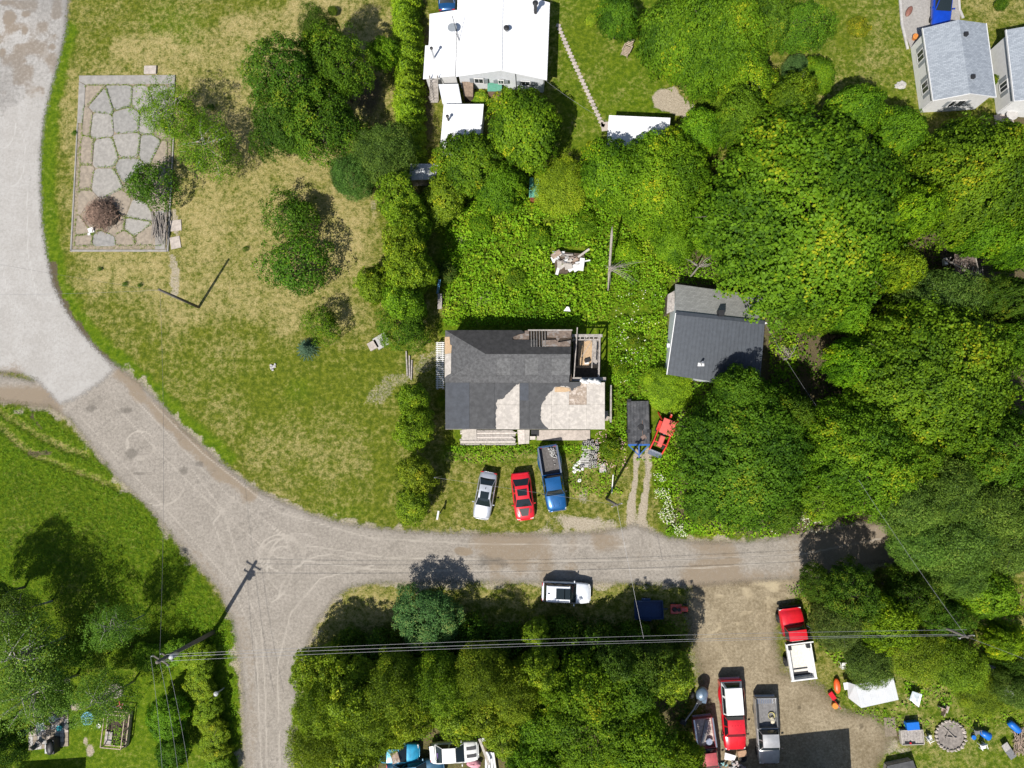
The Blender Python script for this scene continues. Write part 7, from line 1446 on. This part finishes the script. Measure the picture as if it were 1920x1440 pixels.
for i in range(11):
    R, H, c, t = PROTO['bushy'][i % 2]; p = P(55 + i * 28 + R_(-4, 4), 1238 - i * 1.4 + R_(-5, 5), .8)
    for nm, me in (('crown', c), ('trunk', t)):
        o = link(nm, me, hedge3, (p.x - hb3.x, p.y - hb3.y, 0), R_(0, 6)); s = R_(.4, .6); o.scale = (s, s, R_(1.2, 2.0) / H)
        if nm == 'crown': o.color = (1.25 + R_(-.2, .2), 1.3, 1.0, 1)

# ------------------------------------------------------------------ undergrowth and weeds: uncountable leaves
def weeds(name, poly, label, dens, hmax, ls, mt, tone0=.5, seed=1, avoid=(), lw=.7, spread=.6, edge=14):
    rng = np.random.default_rng(seed); pw = [P(*q) for q in poly]
    x0, x1 = min(q.x for q in pw), max(q.x for q in pw); y0, y1 = min(q.y for q in pw), max(q.y for q in pw)
    n = int((x1 - x0) * (y1 - y0) * dens); x = rng.uniform(x0, x1, n); y = rng.uniform(y0, y1, n); u, v = pix(x, y)
    s = sdist(u, v, poly); cl = vnoise(x, y, .9, seed + 3) * .6 + vnoise(x, y, 2.6, seed + 4) * .4
    keep = (s > 0) & (rng.uniform(size=n) < np.clip(.25 + 1.5 * (cl - .25), .05, 1) * np.clip(s / edge + .25, 0, 1))
    for a in avoid: keep &= sdist(u, v, a) < 0
    x, y, s, cl = x[keep], y[keep], s[keep], cl[keep]; n = len(x)
    z = hmax * np.clip(s / (edge * 1.6) + .2, 0, 1) * (cl ** 1.5 * 1.6) * rng.uniform(.35, 1, n) + .03
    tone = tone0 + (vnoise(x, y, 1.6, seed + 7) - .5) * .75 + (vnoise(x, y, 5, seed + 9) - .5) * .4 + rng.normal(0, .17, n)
    sz = ls * rng.uniform(.6, 1.4, n)
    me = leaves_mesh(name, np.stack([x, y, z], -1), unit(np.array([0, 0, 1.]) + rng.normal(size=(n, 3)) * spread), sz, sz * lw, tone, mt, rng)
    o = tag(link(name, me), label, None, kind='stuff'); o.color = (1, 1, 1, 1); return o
HOUSE = [(828, 612), (1140, 612), (1140, 836), (828, 836)]; GAR = [(1248, 530), (1440, 545), (1440, 725), (1250, 712)]
weeds('weeds', CENTRE, 'dense bright green weeds filling the lot round the ruined house', 110, 1.0, .18, M_WEED, .5, 1, (HOUSE, GAR, [(1172, 750), (1222, 750), (1262, 770), (1240, 860), (1172, 860)], [(835, 858), (1150, 858), (1150, 1005), (835, 1005)], [(1030, 466), (1100, 466), (1100, 516), (1030, 516)]))
weeds('weeds', [(840, 834), (1150, 832), (1172, 870), (1170, 930), (1065, 930), (1066, 850), (1000, 845), (990, 868), (850, 872)], 'weeds in front of the ruined house', 70, .5, .17, M_WEED, .5, 2)
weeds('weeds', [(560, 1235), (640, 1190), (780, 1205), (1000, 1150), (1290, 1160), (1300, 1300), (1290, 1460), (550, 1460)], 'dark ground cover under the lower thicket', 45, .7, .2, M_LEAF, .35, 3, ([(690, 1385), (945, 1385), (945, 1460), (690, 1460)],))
_tg = weeds('tall_grass', [(-40, 755), (90, 770), (280, 958), (365, 1068), (436, 1175), (380, 1215), (-40, 1230)], 'tall lush grass of the lower left field', 55, .30, .22, M_WEED, .38, 4, lw=.16, spread=.9); _tg.color = (.72, .74, 1, 1)
weeds('weeds', [(1470, 1100), (1560, 1060), (1940, 1100), (1940, 1330), (1700, 1330), (1580, 1260), (1530, 1210), (1512, 1150)], 'undergrowth of the lower right corner wood', 45, .7, .19, M_WEED, .35, 5, ([(1582, 1265), (1690, 1262), (1690, 1332), (1582, 1332)],))
weeds('weeds', [(1230, 850), (1220, 960), (1260, 1005), (1440, 1010), (1600, 985), (1640, 940), (1400, 880)], 'verge weeds along the north side of the road', 55, .7, .18, M_WEED, .55, 6)
weeds('weeds', [(830, 330), (1260, 300), (1260, 420), (1000, 400), (830, 420)], 'undergrowth below the garden shed', 45, .7, .2, M_LEAF, .5, 8)
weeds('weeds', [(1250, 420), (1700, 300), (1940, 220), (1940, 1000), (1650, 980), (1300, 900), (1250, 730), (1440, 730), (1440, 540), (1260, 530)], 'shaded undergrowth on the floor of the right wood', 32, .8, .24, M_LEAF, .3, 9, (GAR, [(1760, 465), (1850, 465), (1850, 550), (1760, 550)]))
weeds('weeds', [(1580, 1330), (1600, 1322), (1690, 1325), (1700, 1345), (1940, 1330), (1940, 1360), (1700, 1370), (1690, 1400), (1640, 1350)], 'weeds round the edge of the lower right lawn', 40, .35, .15, M_WEED, .5, 10)
weeds('tall_grass', [(330, 1100), (440, 1180), (452, 1290), (455, 1460), (432, 1460), (425, 1260), (390, 1200), (330, 1150)], 'rough grass verge beside the lower left road', 60, .4, .16, M_WEED, .45, 11, lw=.3)
def flowers(name, poly, n, label, col, z, s, seed):
    rng = np.random.default_rng(seed); pw = [P(*q) for q in poly]; x0, x1 = min(q.x for q in pw), max(q.x for q in pw); y0, y1 = min(q.y for q in pw), max(q.y for q in pw)
    x = rng.uniform(x0, x1, n * 3); y = rng.uniform(y0, y1, n * 3); u, v = pix(x, y); k = (sdist(u, v, poly) > 0) & (vnoise(x, y, .8, seed) > .45); x, y = x[k][:n], y[k][:n]; n = len(x)
    me = leaves_mesh(name, np.stack([x, y, z + rng.uniform(-.2, .3, n)], -1), unit(np.array([0, 0, 1.]) + rng.normal(size=(n, 3)) * .3), s * rng.uniform(.7, 1.3, n), s * rng.uniform(.7, 1.3, n), rng.uniform(0, 1, n), mat(name + '_petal', col, var=.1), rng)
    tag(link(name, me), label, None, kind='stuff')
weeds('weeds', [(850, 420), (1000, 400), (1140, 420), (1140, 600), (1000, 600), (860, 560)], 'broad lime leaved weeds in the middle of the weedy lot', 14, 1.1, .30, M_WEED, .62, 22, (HOUSE,))
flowers('white_flowers', [(1220, 880), (1245, 895), (1262, 960), (1290, 1000), (1270, 1008), (1225, 960)], 420, 'white flowering weeds at the mouth of the gravel lane', (.6, .6, .45), .9, .085, 1)
flowers('white_flowers', [(1150, 560), (1235, 540), (1240, 600), (1180, 720), (1145, 720)], 90, 'scattered white flowers between the ruined house and the garage', (.68, .68, .64), .9, .10, 2)
flowers('pink_flowers', [(1110, 810), (1165, 800), (1175, 880), (1120, 885)], 150, 'faded pink flowers on the weeds beside the block pile', (.5, .3, .28), .75, .11, 3)
flowers('white_flowers', [(1440, 960), (1530, 955), (1540, 995), (1440, 1000)], 150, 'white flowering weeds on the verge near the end of the road', (.75, .76, .55), .8, .1, 4)
